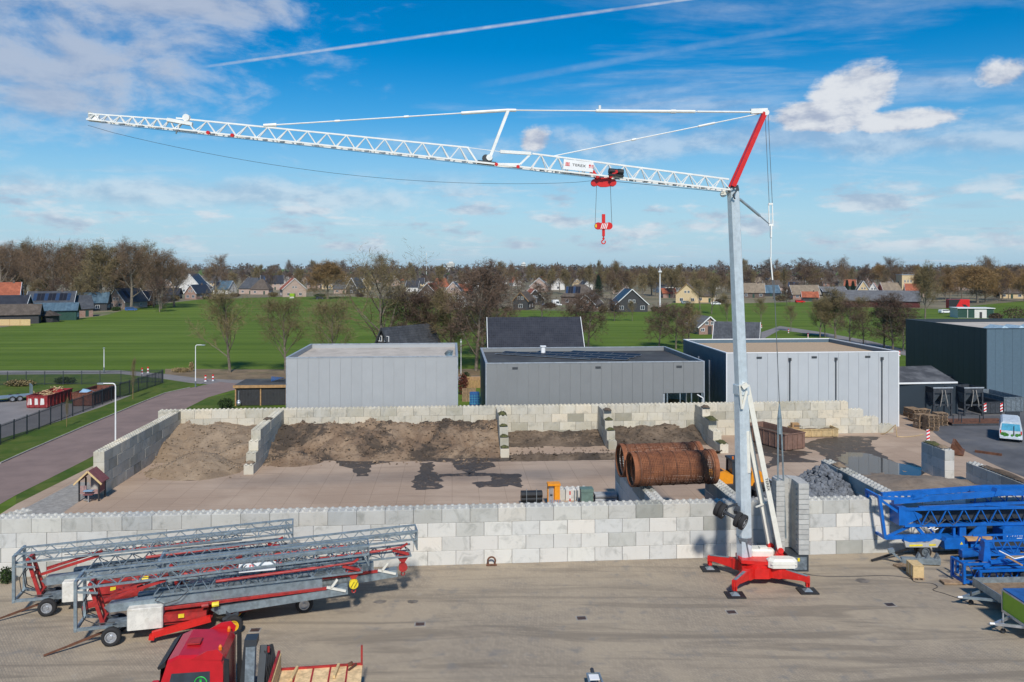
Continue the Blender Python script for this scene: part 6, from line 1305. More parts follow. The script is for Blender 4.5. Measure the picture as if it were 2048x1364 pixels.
    for x in (3.45, 5.15): MB().beam((x, .2, 1.29), (x+.12, 1.2, 1.29), .10, .12).build('dunnage', 'new_wood', t)
    MB().beam((5.7, .75, 1.26), (6.0, 1.15, 1.30), .06).beam((5.65, 1.15, 1.28), (5.85, 1.2, 1.34), .1).build('binder', 'rust', t)
truck()

# ------------------------------------------------------------------ trees
def make_tree(seed, h, spread, trunk_frac, twig_mat, n1=9, n2=6, n3=5, tw=14, twl=1.0, tww=.035, rise=.35, r0=None, tilt=(35, 70)):
    rr = random.Random(seed); bark = MB(); crown = MB(); r0 = r0 or h*.016
    def rv(): return V((rr.gauss(0, 1), rr.gauss(0, 1), rr.gauss(0, 1))).normalized()
    def twigs(p, d, n, l):
        for _ in range(n):
            q = p+rv()*l*.35; e = (d*.6+rv()*.9+V((0, 0, .25))).normalized(); s = e.cross(rv()).normalized()*tww*rr.uniform(.6, 1.4); L = l*rr.uniform(.5, 1.2)
            m = q+e*L*.55+rv()*L*.1; crown.add([q-s*.5, q+s*.5, m+s*.35, m-s*.35, q+e*L], [(0, 1, 2, 3), (3, 2, 4)])
    def branch(p, d, L, r, lvl):
        segs = 4 if lvl == 0 else 3; pts = [p]; dd = d.copy()
        for k in range(segs):
            dd = (dd+rv()*(.06 if lvl == 0 else .22)+V((0, 0, rise*.25 if lvl else 0))).normalized(); pts.append(pts[-1]+dd*L/segs)
        tgt = bark if lvl < 2 else crown
        for k in range(segs):
            tgt.cyl(pts[k], pts[k+1], r*(1-k/segs*.75), (7, 5, 3, 3)[lvl], r*(1-(k+1)/segs*.75), cap=False)
        def P(f): x = min(.999, f)*segs; k = int(x); return pts[k].lerp(pts[k+1], x-k)
        if lvl == 3: 
            for k in range(1, segs+1): twigs(pts[k], dd, tw//segs, twl)
            return
        n = (n1, n2, n3)[lvl]
        for i in range(n):
            f = trunk_frac+(1-trunk_frac)*(i+rr.random()*.6)/n if lvl == 0 else .25+.75*(i+rr.random())/n
            ax = rv(); base = (pts[min(segs, int(f*segs)+1)]-pts[min(segs-1, int(f*segs))]).normalized(); side = base.cross(ax).normalized()
            if lvl == 0: a0 = i*2.4+rr.random(); side = V((math.cos(a0), math.sin(a0), 0))
            ang = R(rr.uniform(*tilt))*(1-.45*f if lvl == 0 else 1); nd = (base*math.cos(ang)+side*math.sin(ang)).normalized()
            ln = spread*(1.05-.55*f*f if lvl == 0 else 1) if lvl == 0 else L*rr.uniform(.42, .68)
            branch(P(f), nd, ln*rr.uniform(.85, 1.1), r*(.5 if lvl == 0 else .55)*(1-.4*f), lvl+1)
    branch(V((0, 0, -.1)), V((0, 0, 1)), h*.86, r0, 0)
    return bark.mesh('trunk', 'bark'), crown.mesh('crown', twig_mat)
TT = {
    'oak': [make_tree(s, 17, 7.0, .22, 'twig_brown', 11, 7, 5, 14, 1.3, .042, .5, .34, (30, 66)) for s in (1, 2, 3)],
    'alder': [make_tree(s, 13, 4.4, .16, 'twig_dark', 13, 6, 5, 16, .8, .045, .2, .2, (48, 84)) for s in (11, 12)],
    'young': [make_tree(s, 9, 3.2, .22, 'twig_olive', 12, 6, 5, 11, .7, .021, .7, .11, (22, 44)) for s in (21, 22)],
    'wide': [make_tree(s, 14, 8.0, .16, 'twig_olive', 10, 7, 5, 13, .9, .030, .55, .26, (38, 70)) for s in (31,)],
    'willow': [make_tree(s, 12, 5.2, .18, 'twig_gold', 12, 7, 5, 18, 1.5, .06, .1, .3, (30, 62)) for s in (41, 42)],
    'olive': [make_tree(s, 14, 5.2, .20, 'twig_olive', 11, 7, 5, 16, 1.2, .055, .5, .26, (28, 60)) for s in (51, 52)]}
TREF = {'oak': 17, 'alder': 13, 'young': 9, 'wide': 14, 'willow': 12, 'olive': 14}
def tree(kind, label, p, h, group=None, wide=1.0):
    tm, cm = TT[kind][rnd.randrange(len(TT[kind]))]; s = h/(TREF[kind]*1.10)
    t = thing(kind+'_tree' if kind in ('oak', 'alder', 'willow') else 'bare_tree', label, 'tree', p, rnd.uniform(0, 6.28), group); t.scale = (s*wide, s*wide, s)
    child(tm, 'trunk', t); child(cm, 'crown', t); return t
def tpx(kind, label, x, yb, yt, group=None, wide=1.0):
    p = G(x, yb); return tree(kind, label, p, (HC-(yt-YH)*p.y/FPX)*(1.08 if group is None else 1.0), group, wide*(1.18 if group is None else 1.0))
# single trees the eye can pick out
for a in (
    ('young', 'slim olive-twigged young tree at the bare strip beside the road', 460, 745, 588, None, 1.35), ('young', 'slim young tree rising behind the left end of the light grey warehouse', 571, 747, 600, None, 1.35), ('young', 'thin pale young tree behind the middle of the light grey warehouse', 668, 752, 606, None, 1.35),
    ('wide', 'broad bare tree with spreading limbs behind the light grey warehouse', 762, 735, 546, None, 1.2), ('alder', 'dense dark brown alder right of the spreading tree', 818, 728, 575, None, 1.25), ('alder', 'slender alder with bare trunk above the white flagpole', 873, 645, 560), ('alder', 'tall dark alder left of the black tiled house', 952, 742, 524, None, .95), ('alder', 'second tall alder against the black tiled house', 966, 716, 540, None, .9),
    ('alder', 'brown alder beyond the ridge of the black tiled house', 1084, 638, 565, None, 1.1), ('alder', 'bushy brown alder at the right gable of the black tiled house', 1176, 700, 580, None, 1.1), ('alder', 'small round alder on the green before the black gable house', 1229, 642, 600, None, 1.1), ('young', 'thin sapling beside the small round alder', 1265, 642, 604), ('alder', 'alder on the green above the open warehouse corner', 1318, 694, 606, None, 1.1), ('alder', 'slim alder left of the brick cottage', 1352, 698, 610, None, 1.0),
    ('young', 'pale trunked tree beside the ochre annex', 1423, 628, 556, None, 1.2), ('young', 'second pale trunked tree beside the ochre annex', 1400, 620, 560, None, 1.2), ('young', 'small tree left of the pole by the mast', 1455, 650, 592), ('young', 'small bare tree behind the hoist rope', 1522, 650, 597), ('young', 'bare sapling by the white path post', 1582, 662, 612), ('alder', 'alder before the thatched farm', 1574, 612, 572),
    ('olive', 'olive twigged tree behind the gravel-roofed warehouse corner', 1671, 676, 588, None, 1.1), ('young', 'slim tree next to the olive twigged tree', 1650, 674, 600), ('young', 'slender pale tree behind the gravel roof', 1727, 688, 596), ('alder', 'pale barked tree left of the navy warehouse', 1768, 696, 600, None, 1.1), ('alder', 'dark alder next to the navy warehouse', 1786, 700, 586, None, 1.1), ('olive', 'tall bare tree at the end of the red barn', 1850, 637, 540, None, .8),
    ('willow', 'big golden brown willow beyond the paddock shed', 1955, 606, 540, None, 1.35), ('oak', 'round-topped oak among the meadow houses', 430, 592, 516, None, .85), ('willow', 'golden willow crown behind the bungalow row', 655, 598, 530, None, 1.2), ('oak', 'tall oak standing over the village skyline', 766, 580, 516, None, .8), ('alder', 'tall thin oak on the skyline right of the mast', 1610, 590, 516, None, 1.1), ('oak', 'skyline oak above the blue-grey barn', 1686, 580, 521, None, .8), ('oak', 'skyline oak left of the tan tower', 1790, 585, 520, None, .9), ('oak', 'large oak at the village end beyond the willow', 1976, 590, 519, None, .9)):
    tpx(*a)
for x, yb, yt, l in ((133, 854, 796, 'staked sapling on the verge beside the containers'), (266, 798, 716, 'staked sapling on the verge at the fence end')):
    p = G(x, yb); t = tree('young', l, p, HC-(yt-YH)*p.y/FPX, None, .4); st = MB().cyl((.3, 0, 0), (.3, 0, 3.6), .12, 6).build('stake', 'timber', t)
scatter_late = [('alder', 'dark alder in the row behind the gravel roof', 1700, 690, 600), ('olive', 'olive-twigged tree in the row behind the gravel roof', 1640, 676, 604), ('alder', 'bushy alder just left of the navy warehouse wall', 1806, 702, 606), ('olive', 'broad olive tree between the spreading tree and the tall alder', 900, 730, 590), ('alder', 'dark alder behind the right end of the light grey warehouse', 850, 728, 582), ('alder', 'bushy alder beyond the black tiled house ridge end', 1150, 690, 590), ('olive', 'olive-twigged tree beside the brick cottage', 1378, 690, 612), ('alder', 'alder right of the tall alder pair', 990, 700, 556)]
for a in scatter_late: tpx(*a)
# tall wood at the left
for i in range(20):
    x = -30+i*19.8+rnd.uniform(-6, 6); yb = rnd.uniform(602, 622); top = 484+abs(((x-60)/290))*9+rnd.uniform(-3, 9)+(14 if x > 310 else 0)
    tpx('oak' if i % 4 else 'olive', ('broad brown bare oak' if i % 4 else 'olive-twigged bare tree')+' of the wood behind the meadow farmhouses', x, yb, top, 'oaks of the wood behind the farmhouses', rnd.uniform(1.0, 1.3))
for i in range(14):
    tpx('olive' if i % 2 else 'alder', 'smaller bare tree at the foot of the wood by the farmhouses', rnd.uniform(70, 350), rnd.uniform(604, 626), rnd.uniform(545, 562), 'smaller trees before the wood', 1.0)
# trees between and behind the village houses
LOOK = {'oak': 'brown-twigged', 'olive': 'olive-twigged', 'alder': 'dark dense', 'willow': 'golden'}
def scatter(n, x0, x1, y0, y1, t0, t1, kinds, label, group):
    for i in range(n):
        k = kinds[i % len(kinds)]; tpx(k, LOOK[k]+' '+label, x0+(x1-x0)*(i+rnd.uniform(.1, .9))/n, rnd.uniform(y0, y1), rnd.uniform(t0, t1), group, rnd.uniform(.8, 1.2))
scatter(40, 400, 1000, 570, 590, 528, 552, ('oak', 'olive', 'alder'), 'garden tree behind the meadow side of the village', 'garden trees of the village')
scatter(40, 1000, 1500, 570, 592, 526, 550, ('olive', 'oak', 'olive', 'alder'), 'tree among the houses behind the black gable house', 'trees among the middle houses')
scatter(32, 1200, 1480, 582, 600, 536, 558, ('olive', 'olive', 'oak'), 'tree in the grove around the ochre farm', 'trees of the grove by the ochre farm')
scatter(40, 1490, 2048, 572, 588, 528, 548, ('olive', 'oak', 'alder', 'oak', 'willow'), 'tree behind the thatched farms', 'trees behind the thatched farms')
scatter(18, 1840, 2080, 592, 606, 536, 556, ('willow', 'oak', 'alder'), 'tree around the paddock beyond the red barn', 'trees around the paddock')
scatter(64, -20, 2070, 551, 563, 518, 536, ('oak', 'olive', 'oak'), 'distant tree beyond the village fields', 'distant trees beyond the village')
def conifer(label, x, yb, yt, w):
    p = G(x, yb); h = HC-(yt-YH)*p.y/FPX; r = w/2*p.y/FPX; t = thing('conifer_tree', label, 'tree', p, 0); MB().cyl((0, 0, 0), (0, 0, h*.9), .25, 6, .05).build('trunk', 'bark', t); m = MB(); rr = random.Random(int(x))
    for k in range(1700):
        f = rr.random()**.8; a = rr.uniform(0, 6.28); rad = r*(1-f)**.7*rr.uniform(.45, 1.08); c = V((math.cos(a)*rad, math.sin(a)*rad, h*(.06+.94*f))); d = V((math.cos(a), math.sin(a), -.35+rr.uniform(-.2, .2)))*rr.uniform(.5, 1.0); s = V((-math.sin(a), math.cos(a), 0))*rr.uniform(.15, .35)
        m.add([c-d*.4-s, c-d*.4+s, c+d], [(0, 1, 2)])
    m.build('crown', 'conifer', t)
conifer('dark green conifer at the foot of the wood', 38, 612, 538, 40); conifer('dark conifer beside the hip-roofed house', 1197, 596, 550, 24); conifer('dark conifer before the tan twin houses', 1706, 585, 562, 12); conifer('small conifer by the white peaked house', 1994, 596, 565, 14); conifer('thin dark conifer left of the tan twin houses', 1694, 584, 560, 10)
def bush(label, p, rx, ry, h, mat, n=700, leaf=.12, name='shrub', seed=1):
    t = thing(name, label, 'shrub', p); m = MB(); rr = random.Random(seed); st = MB()
    for k in range(7): a = k*.9; st.cyl((0, 0, 0), (math.cos(a)*rx*.5, math.sin(a)*ry*.5, h*.7), .03, 4, .01)
    st.build('stems', 'bark', t)
    for k in range(n):
        d = V((rr.gauss(0, 1), rr.gauss(0, 1), rr.gauss(0, 1))).normalized()*rr.uniform(.45, 1)*(1+.25*noise.noise(V((k*.01, seed, 0)))); c = V((d.x*rx, d.y*ry, h*.5+d.z*h*.52)); 
        if c.z < .02: c.z = .05
        e = V((rr.gauss(0, 1), rr.gauss(0, 1), rr.gauss(0, 1))).normalized()*leaf; f = e.cross(V((rr.random(), rr.random(), rr.random()))).normalized()*leaf*.7; m.add([c-e, c+f, c+e, c-f], [(0, 1, 2, 3)])
    m.build('foliage', mat, t)
for i, (l, x, yb, wpx, hpx, mt, leaf) in enumerate((('blazing yellow forsythia hedge beside the thatched garden hut', 71, 645, 34, 15, 'forsythia', .25), ('yellow forsythia bush before the green barn', 141, 638, 22, 12, 'forsythia', .25), ('dark hedge at the corner of the timber shed', 452, 818, 34, 22, 'hedge', .10), ('reddish shrub in the gap between the grey warehouses', 926, 790, 24, 44, 'shrub_red', .10), ('green shrub behind the reddish one in the warehouse gap', 932, 770, 20, 26, 'hedge', .10), ('clipped green bush beside the hip-roofed house', 1186, 598, 20, 16, 'hedge', .3), ('bramble thicket right of the paddock shed', 2030, 640, 60, 26, 'twig_dark', .18), ('bramble patch behind the navy warehouse', 1992, 640, 30, 14, 'twig_dark', .18), ('weeds at the foot of the long pale wall by the road', 12, 1168, 30, 34, 'hedge', .06), ('dry reed clump at the meadow edge', 383, 742, 10, 18, 'reed', .10), ('low dry grass bank at the meadow edge', 362, 744, 40, 9, 'reed', .10), ('rough bushes inside the container lot', 130, 768, 44, 14, 'hedge', .14), ('scrub along the far lot fence', 40, 772, 60, 12, 'twig_olive', .16))):
    p = G(x, yb); s = FPX/p.y; bush(l, p, wpx/s/2, wpx/s/2*.6, hpx/s, mt, 900, leaf, seed=i+3)
# far woodland: countless trees closing the horizon
def far_woods():
    rr = random.Random(99); m = MB()
    for D, n, h0, h1 in ((760, 150, 9, 15), (1000, 170, 11, 18), (1350, 190, 13, 20), (1800, 200, 15, 23), (2500, 240, 18, 27)):
        for i in range(n):
            X = (-.68+1.36*(i+rr.random())/n)*D; gap = noise.noise(V((X*.004, D*.01, 0)))
            if gap < -.22 and D < 1300: continue
            h = rr.uniform(h0, h1)*(1+.25*gap); w = h*rr.uniform(.35, .6); cx, cy = X, D+rr.uniform(-60, 60)
            for k in range(46):
                d = V((rr.gauss(0, 1), rr.gauss(0, 1), rr.gauss(0, 1))).normalized()*rr.uniform(.3, 1); c = V((cx+d.x*w, cy+d.y*w, max(.8, h*.55+d.z*h*.47))); q = h*.085; e = V((rr.gauss(0, 1), rr.gauss(0, .5), rr.gauss(0, 1))).normalized()*q*1.3; f = V((rr.gauss(0, 1), rr.gauss(0, .5), rr.gauss(0, 1))).normalized()*q
                m.add([c-e-f, c+e-f*.4, c+f], [(0, 1, 2)])
    o = m.build('far_woodland', 'far_wood'); tag(o, 'distant bare woodland along the horizon', 'woodland'); o['kind'] = 'stuff'
far_woods()
# far white blocks and a radio mast on the horizon
for x, w, yt, l in ((901, 16, 526, 'far white tower block on the horizon'), (1047, 9, 527, 'small far pale block above the horizon woods')):
    D = 2300; p = at(x, 545, D); p.z = 0; z = HC-(yt-YH)*D/FPX; t = thing('far_building', l, 'building', p); ww = w*D/FPX; MB().box(-ww/2, ww/2, 0, 20, 0, z).box(-ww*.2, ww*.3, 2, 14, z, z+4).build('wall', 'wall_white', t)
    for k in range(5): MB().box(-ww/2, ww/2, -.3, 0, z-4-k*5, z-2.5-k*5).build('window_band', 'glass', t)
def mast(label, x, yb, yt, r, name='radio_mast', cat='mast'):
    p = G(x, yb); z = HC-(yt-YH)*p.y/FPX; t = thing(name, label, cat, p); MB().cyl((0, 0, 0), (0, 0, z), r, 8, r*.5).build('pole', 'white', t); MB().cyl((0, 0, z*.9), (0, 0, z*.94), r*2.2, 8).build('collar', 'white', t)
mast('thin radio mast beyond the village', 853, 560, 504, .28); mast('white pole standing by the ochre farm', 1320, 614, 537, .35, 'tall_pole', 'pole'); mast('white flagpole between the grey warehouses', 922, 750, 678, .06, 'flagpole', 'flagpole')

# garden hedges and parked cars in the village
for i, (x, yb, w) in enumerate(((232, 622, 22), (300, 612, 26), (350, 602, 20), (412, 599, 16), (470, 594, 24), (546, 594, 22), (640, 594, 26), (720, 594, 20), (850, 607, 20), (1012, 622, 18), (1100, 616, 30), (1206, 626, 20), (1310, 622, 18), (1440, 607, 22), (1560, 602, 30), (1650, 606, 24))):
    p = G(x, yb); s = FPX/p.y; bush(('clipped hedge by the pink brick gable house', 'dark hedge beside the low garage', 'hedge before the black sheds', 'bush at the small paired-window house', 'hedge under the hipped roof house', 'hedge by the two storey house', 'bramble bank beside the bungalow', 'hedge of the narrow grey gable house', 'bush before the dark brick gable', 'scrub by the weathered barn', 'garden shrubs between the orange cottage and the hip roof', 'low hedge left of the wide black gable house', 'shrub by the tall white pole', 'hedge at the ochre annex', 'verge scrub before the blue-grey barn', 'scrub at the low orange barn')[i], p, w/s/2, w/s/4, 1.6+(i % 3)*.6, ('hedge', 'twig_dark', 'twig_olive')[i % 3], 420, .32, seed=40+i)
def car(label, x, yb, mat, rz, camper=False):
    t = thing('camper_van' if camper else 'parked_car', label, 'camper' if camper else 'car', G(x, yb), rz, 'cars parked in the village'); hgt = 2.7 if camper else 1.45
    MB().prism([(-2.1, .35), (2.1, .35), (2.15, .8), (1.3, .95), (.7, hgt), (-1.9, hgt), (-2.1, .95)], 'y', -.85, .85).build('body', mat, t)
    MB().prism([(1.15, 1.0), (.68, hgt-.12), (-1.6, hgt-.12), (-1.8, 1.0)] if not camper else [(1.15, 1.0), (.8, 2.0), (-.4, 2.0), (-.4, 1.4)], 'y', -.87, .87).build('side_glass', 'glass', t)
    for a in (-1.35, 1.35):
        for b in (-.8, .8): wheel(t, (a, b, .32), .32, .2)
for a in (('white camper van parked by the orange roofed cottage', 1113, 612, 'white', .2, True), ('silver car parked left of the camper van', 1092, 615, 'alu', .4), ('dark car parked beside the hip-roofed house', 1198, 612, 'anthracite', .1), ('black car by the low black sheds', 330, 604, 'black', .3), ('dark grey car by the meadow hedge', 345, 602, 'dark_steel', -.2), ('black car near the willow bungalow', 640, 599, 'black', .1), ('white car by the white arched hut', 910, 620, 'white', .5), ('silver car before the ochre farm', 1372, 608, 'alu', .1), ('white car beside the ochre annex', 1432, 610, 'white', -.2), ('red car before the long thatched farm', 1600, 606, 'sign_red', .1), ('white pickup near the paddock shed', 1890, 627, 'white', .2), ('blue car by the pink brick gable house', 262, 622, 'tarp_blue', .4)): car(*a)

# ------------------------------------------------------------------ rusty screening drums
def drum(label, a, rz):
    t = thing('screen_drum', label, 'drum', a, rz, 'rusty screening drums'); Lh, r = 5.4, 1.03
    m = MB(); m.uv = []; n = 40; k = 12
    for j in range(k+1):
        for i in range(n+1):
            an = 2*math.pi*i/n; m.v.append((.2+(Lh-.4)*j/k, math.cos(an)*r, r+.08+math.sin(an)*r)); m.uv.append((an*r, (Lh-.4)*j/k))
    for j in range(k):
        for i in range(n): m.f.append((j*(n+1)+i, j*(n+1)+i+1, (j+1)*(n+1)+i+1, (j+1)*(n+1)+i))
    m.build('screen', 'rust_mesh', t, True)
    for x in (0, Lh-.26): MB().ring((x, 0, r+.08), (x+.26, 0, r+.08), r+.04, r-.06, 40).build('end_ring', 'rust_ring', t)
    for x in (.36, Lh-.45): MB().ring((x, 0, r+.08), (x+.09, 0, r+.08), r+.05, r-.02, 40).build('end_ring', 'rust', t)
    for q in range(5): MB().ring((.95+q*.85, 0, r+.08), (1.0+q*.85, 0, r+.08), r+.02, r-.03, 40).build('hoop', 'rust', t)
    hl = MB(); pts = [(.3+4.8*i/90, math.cos(i*.42)*(r-.08), r+.08+math.sin(i*.42)*(r-.08)) for i in range(91)]; hl.tube(pts, .035, 4); hl.build('spiral', 'rust', t)
dd = YD(ub+.1, 4.0, 3.30); drum('rusty perforated screening drum lying across the bay walls', G(1262, 979, 3.25)+V((0, .3, .05)), R(8)); p2 = G(1262, 979, 3.25)+V((-.35, 2.6, .05)); drum('second rusty screening drum tucked behind the first one', p2, R(8))

# ------------------------------------------------------------------ wheel loader
def loader():
    p = V((14.9, 57.9, 0)); t = thing('wheel_loader', 'orange-yellow wheel loader working behind the crane mast', 'loader', p, R(5))
    MB().prism([(-.6, 1.1), (.9, 1.0), (.95, 2.0), (.3, 2.25), (-.5, 2.05)], 'y', -.75, .75).build('rear_hood', 'orange', t); MB().box(-.2, .35, -.45, .45, 2.16, 2.26).build('grille', 'black', t)
    MB().box(-.5, 4.0, -.55, .55, .75, 1.15).build('frame', 'dark_steel', t)
    for x in (.35, 3.1):
        MB().prism([(x-.75, .95), (x+.75, .95), (x+.55, 1.4), (x-.55, 1.4)], 'y', -1.1, 1.1).build('mudguard', 'anthracite', t)
        for y in (-.95, .95): wheel(t, (x, y, .68), .68, .5, 'anthracite')
    cb = MB()
    for x, y in ((.95, -.65), (.95, .65), (2.1, -.65), (2.1, .65)): cb.beam((x, y, 1.3), (x, y*.9, 2.95), .09)
    cb.box(.85, 2.2, -.7, .7, 2.95, 3.1); cb.box(.95, 2.1, -.65, .65, 1.15, 1.6); cb.build('cab', 'anthracite', t)
    MB().box(.98, 2.06, -.62, .62, 1.6, 2.9).build('cab_glass', 'glass', t); MB().cyl((1.0, -.5, 3.1), (1.0, -.5, 3.3), .06, 8).build('beacon', 'lamp_orange', t)
    MB().prism([(2.3, 1.15), (3.5, 1.1), (3.6, 1.6), (3.1, 2.15), (2.4, 2.2)], 'y', -.55, .55).build('front_body', 'orange', t)
    MB().beam((3.0, -.35, 1.9), (4.6, -.35, .75), .2, .3).beam((3.0, .35, 1.9), (4.6, .35, .75), .2, .3).build('lift_arm', 'dark_steel', t); MB().cyl((3.2, 0, 1.7), (4.4, 0, 1.2), .09, 8).build('tilt_ram', 'alu', t)
    MB().prism([(4.6, .15), (5.6, .10), (5.65, .2), (4.95, .45), (4.85, 1.1), (4.65, 1.15), (4.5, .7)], 'y', -1.15, 1.15).build('bucket', 'dark_steel', t)
loader()

# ------------------------------------------------------------------ odds and ends behind the front wall (about ten metres behind it)
def gpd(px, D): return V(((px-1024)*D/FPX, D, 0))
o = gpd(1107, 56.2); t = thing('power_cabinet', 'orange site power cabinet with an open front', 'cabinet', o, YANG); MB().box(.05, .42, -.3, .3, .1, 1.6).build('body', 'orange', t); MB().box(-.42, .05, -.05, .3, .1, 1.6).build('cabinet_back', 'orange', t); MB().box(-.44, .46, -.34, .34, 1.6, 1.74).build('roof', 'orange', t); MB().box(-.36, 0, -.10, -.05, .4, 1.5).build('switch_panel', 'alu', t); MB().box(-.25, -.1, -.12, -.10, .85, .95).build('switch', 'black', t)
t = thing('hose_bundle', 'bundle of black hoses strapped beside the orange cabinet', 'hoses', gpd(1063, 56.4), YANG)
for k, (y, z) in enumerate(((-.3, .22), (.1, .22), (-.1, .58), (.3, .55), (-.2, .92), (.15, .9))): MB().cyl((-.75, y, z), (.75, y, z), .21, 12).build('roll', 'pipe_black', t)
for x in (-.4, .3): MB().beam((x, -.55, .0), (x, -.55, 1.4), .04).build('stake', 'galv', t)
t = thing('steel_box', 'grey-green steel box with a lid behind the wall', 'box', gpd(1173, 56.3), YANG); MB().box(-.42, .42, -.35, .35, 0, 1.15).build('body', 'green_box', t); MB().box(-.45, .45, -.38, .38, 1.15, 1.35).build('lid', 'green_box', t)
t = thing('pipe_stack', 'stack of grey drain pipes against the bay wall', 'pipes', gpd(1212, 56.6), YANG)
for k in range(9): MB().ring((-.85, -.4+.3*(k % 3), .2+.3*(k//3)), (.7, -.4+.3*(k % 3), .2+.3*(k//3)), .15, .12, 12).build('pipe', 'pvc_grey', t)
t = thing('marker_post', 'red and white marker post near the steel box', 'post', gpd(1140, 55.8)); 
for k in range(5): MB().cyl((0, 0, .25*k), (0, 0, .25*k+.25), .045, 8).build('band', 'sign_red' if k % 2 == 0 else 'white', t)
for x in (1149, 1155): 
    t = thing('scaffold_tube', 'upright galvanised tube beside the steel box', 'tube', gpd(x, 55.8), 0, 'upright tubes by the steel box'); MB().cyl((0, 0, 0), (0, 0, 1.3), .04, 8).build('tube', 'galv', t); MB().cyl((0, 0, 0), (0, 0, .03), .12, 8).build('foot', 'galv', t)
t = thing('scaffold_deck', 'ribbed aluminium decks leaning below the orange cabinet', 'deck', gpd(1112, 55.0), YANG)
for k in range(5): MB().beam((-.5+k*.16, -.2, .45), (-.3+k*.16, .4, .75), .12, .04).build('rib', 'alu', t)
t = thing('block_row', 'row of pale blocks behind the steel box', 'blocks', gpd(1140, 58.2), YANG)
for k in range(3): child(block_mesh(.8, True, 'block_front'), 'concrete_block', t, (-.8+k*.82, 0, 0))
o = gpd(890, 53.5); t = thing('steel_plate', 'small grey steel plate behind the front wall', 'plate', o, YANG); MB().beam((-.35, 0, .3), (.35, 0, .3), .5, .05).build('plate', 'galv', t); MB().beam((0, .2, .25), (0, .25, 0), .08).build('leg', 'galv', t)

# ------------------------------------------------------------------ skips, containers, hoppers at the right of the yard
def skip(label, p, rz, w, l, h, mat, ribs=6, name='skip', fill=None, cat='skip', group=None):
    """open box: local x across the end, y along its length"""
    t = thing(name, label, cat, p, rz, group); th = .08
    for nm, b in (('end_wall', (0, w, 0, th, .15, h)), ('end_wall', (0, w, l-th, l, .15, h)), ('side_wall', (0, th, th, l-th, .15, h)), ('side_wall', (w-th, w, th, l-th, .15, h)), ('floor', (.02, w-.02, .02, l-.02, .08, .16))): MB().box(*b).build(nm, mat, t)
    MB().box(-.06, w+.06, -.06, .03, h, h+.09).box(-.06, w+.06, l-.03, l+.06, h, h+.09).box(-.06, .03, .03, l-.03, h, h+.09).box(w-.03, w+.06, .03, l-.03, h, h+.09).build('rim', mat, t)
    rb = MB().box(-.05, 0, -.04, .04, .15, h).mesh('rib', mat); re = MB().box(-.04, .04, -.05, 0, .15, h).mesh('rib', mat)
    for k in range(ribs): child(rb, 'rib', t, (0, l*(k+.5)/ribs, 0)); child(rb, 'rib', t, (w+.05, l*(k+.5)/ribs, 0))
    for k in range(4): child(re, 'rib', t, (w*(k+.5)/4, 0, 0))
    MB().box(.3, .45, .1, l-.1, 0.012, .09).box(w-.45, w-.3, .1, l-.1, .012, .09).build('skids', mat, t)
    if fill:
        m = MB(); n = 8; vs = [(.1+(w-.2)*i/n, .1+(l-.2)*j/n, h*.72+.25*noise.noise(V((i*.6, j*.6, l)))) for j in range(n+1) for i in range(n+1)]; m.add(vs, [(j*9+i, j*9+i+1, j*9+i+10, j*9+i+9) for j in range(n) for i in range(n)]); m.build('contents', fill, t, True)
    return t
skip('long rusty brown skip filled with wet earth by the mossy divider', G(1570, 903), R(24), 2.4, 5.6, 1.5, 'container_brown', 7, fill='soil_mud'); skip('shallow tan skip holding mud against the back wall', G(1592, 877)+V((0, .2, 0)), R(4)+R(-90)+R(90), 4.4, 2.0, .78, 'container_tan', 3, fill='soil_mud')
c = G(1597, 862, .7); t = thing('timber_offcut', 'wooden block standing behind the tan skip', 'timber', (c.x, c.y+1.0, 0)); MB().box(-.35, .35, -.3, .3, 0, 1.3).build('block', 'timber', t); MB().box(-.2, .5, -.31, -.30, 1.0, 1.1).build('strap', 'dark_steel', t)
def hopper(label, px):
    p = G(px, 833); t = thing('feed_hopper', label, 'hopper', p, YANG, 'steel feed hoppers'); w, l, z0, z1 = 2.25, 6.0, 2.65, 3.25
    for x0, x1, y0, y1 in ((0, w, 0, .08), (0, w, l-.08, l), (0, .08, .08, l-.08), (w-.08, w, .08, l-.08)): MB().box(x0, x1, y0, y1, z0, z1).build('tray_wall', 'dark_steel', t)
    MB().box(.08, w-.08, 2.4, 2.5, z0, z1).build('baffle', 'dark_steel', t); MB().box(-.06, w+.06, -.06, 0, z1-.08, z1+.06).build('rim', 'trim_grey', t)
    for x in (0, w/2): MB().add([(x+.08, .1, z0), (x+w/2-.08, .1, z0), (x+w/2-.08, 2.3, z0), (x+.08, 2.3, z0), (x+w/4-.1, .9, 1.45), (x+w/4+.1, .9, 1.45), (x+w/4+.1, 1.5, 1.45), (x+w/4-.1, 1.5, 1.45)], [(0, 1, 5, 4), (1, 2, 6, 5), (2, 3, 7, 6), (3, 0, 4, 7)]).build('cone', 'galv_dark', t)
    for x in (.07, w-.07):
        for y in (.1, l-.1): MB().box(x-.08, x+.08, y-.08, y+.08, 0, z0).build('leg', 'dark_steel', t)
    MB().box(.0, w, .02, .14, 1.2, 1.36).build('cross_beam', 'dark_steel', t); MB().beam((.1, .1, .5), (.7, .1, 1.2), .1).beam((w-.1, .1, .5), (w-.7, .1, 1.2), .1).build('brace', 'dark_steel', t)
    for s in (-1, 1): MB().tube([(w/2+s*.18, -.1, 3.0), (w/2+s*.2, -.2, 2.5), (w/2+s*.38, -.25, 1.6), (w/2+s*.45, -.2, 1.15)], .05, 6).build('lever', 'kerb', t)
    MB().box(.1, .4, 2.6, l-.2, .3, 2.4).build('side_sheet', 'dark_steel', t)
hopper('grey steel twin-cone hopper by the pallets and the lean-to', 1867); hopper('grey steel twin-cone hopper next to the striped container', 1929)
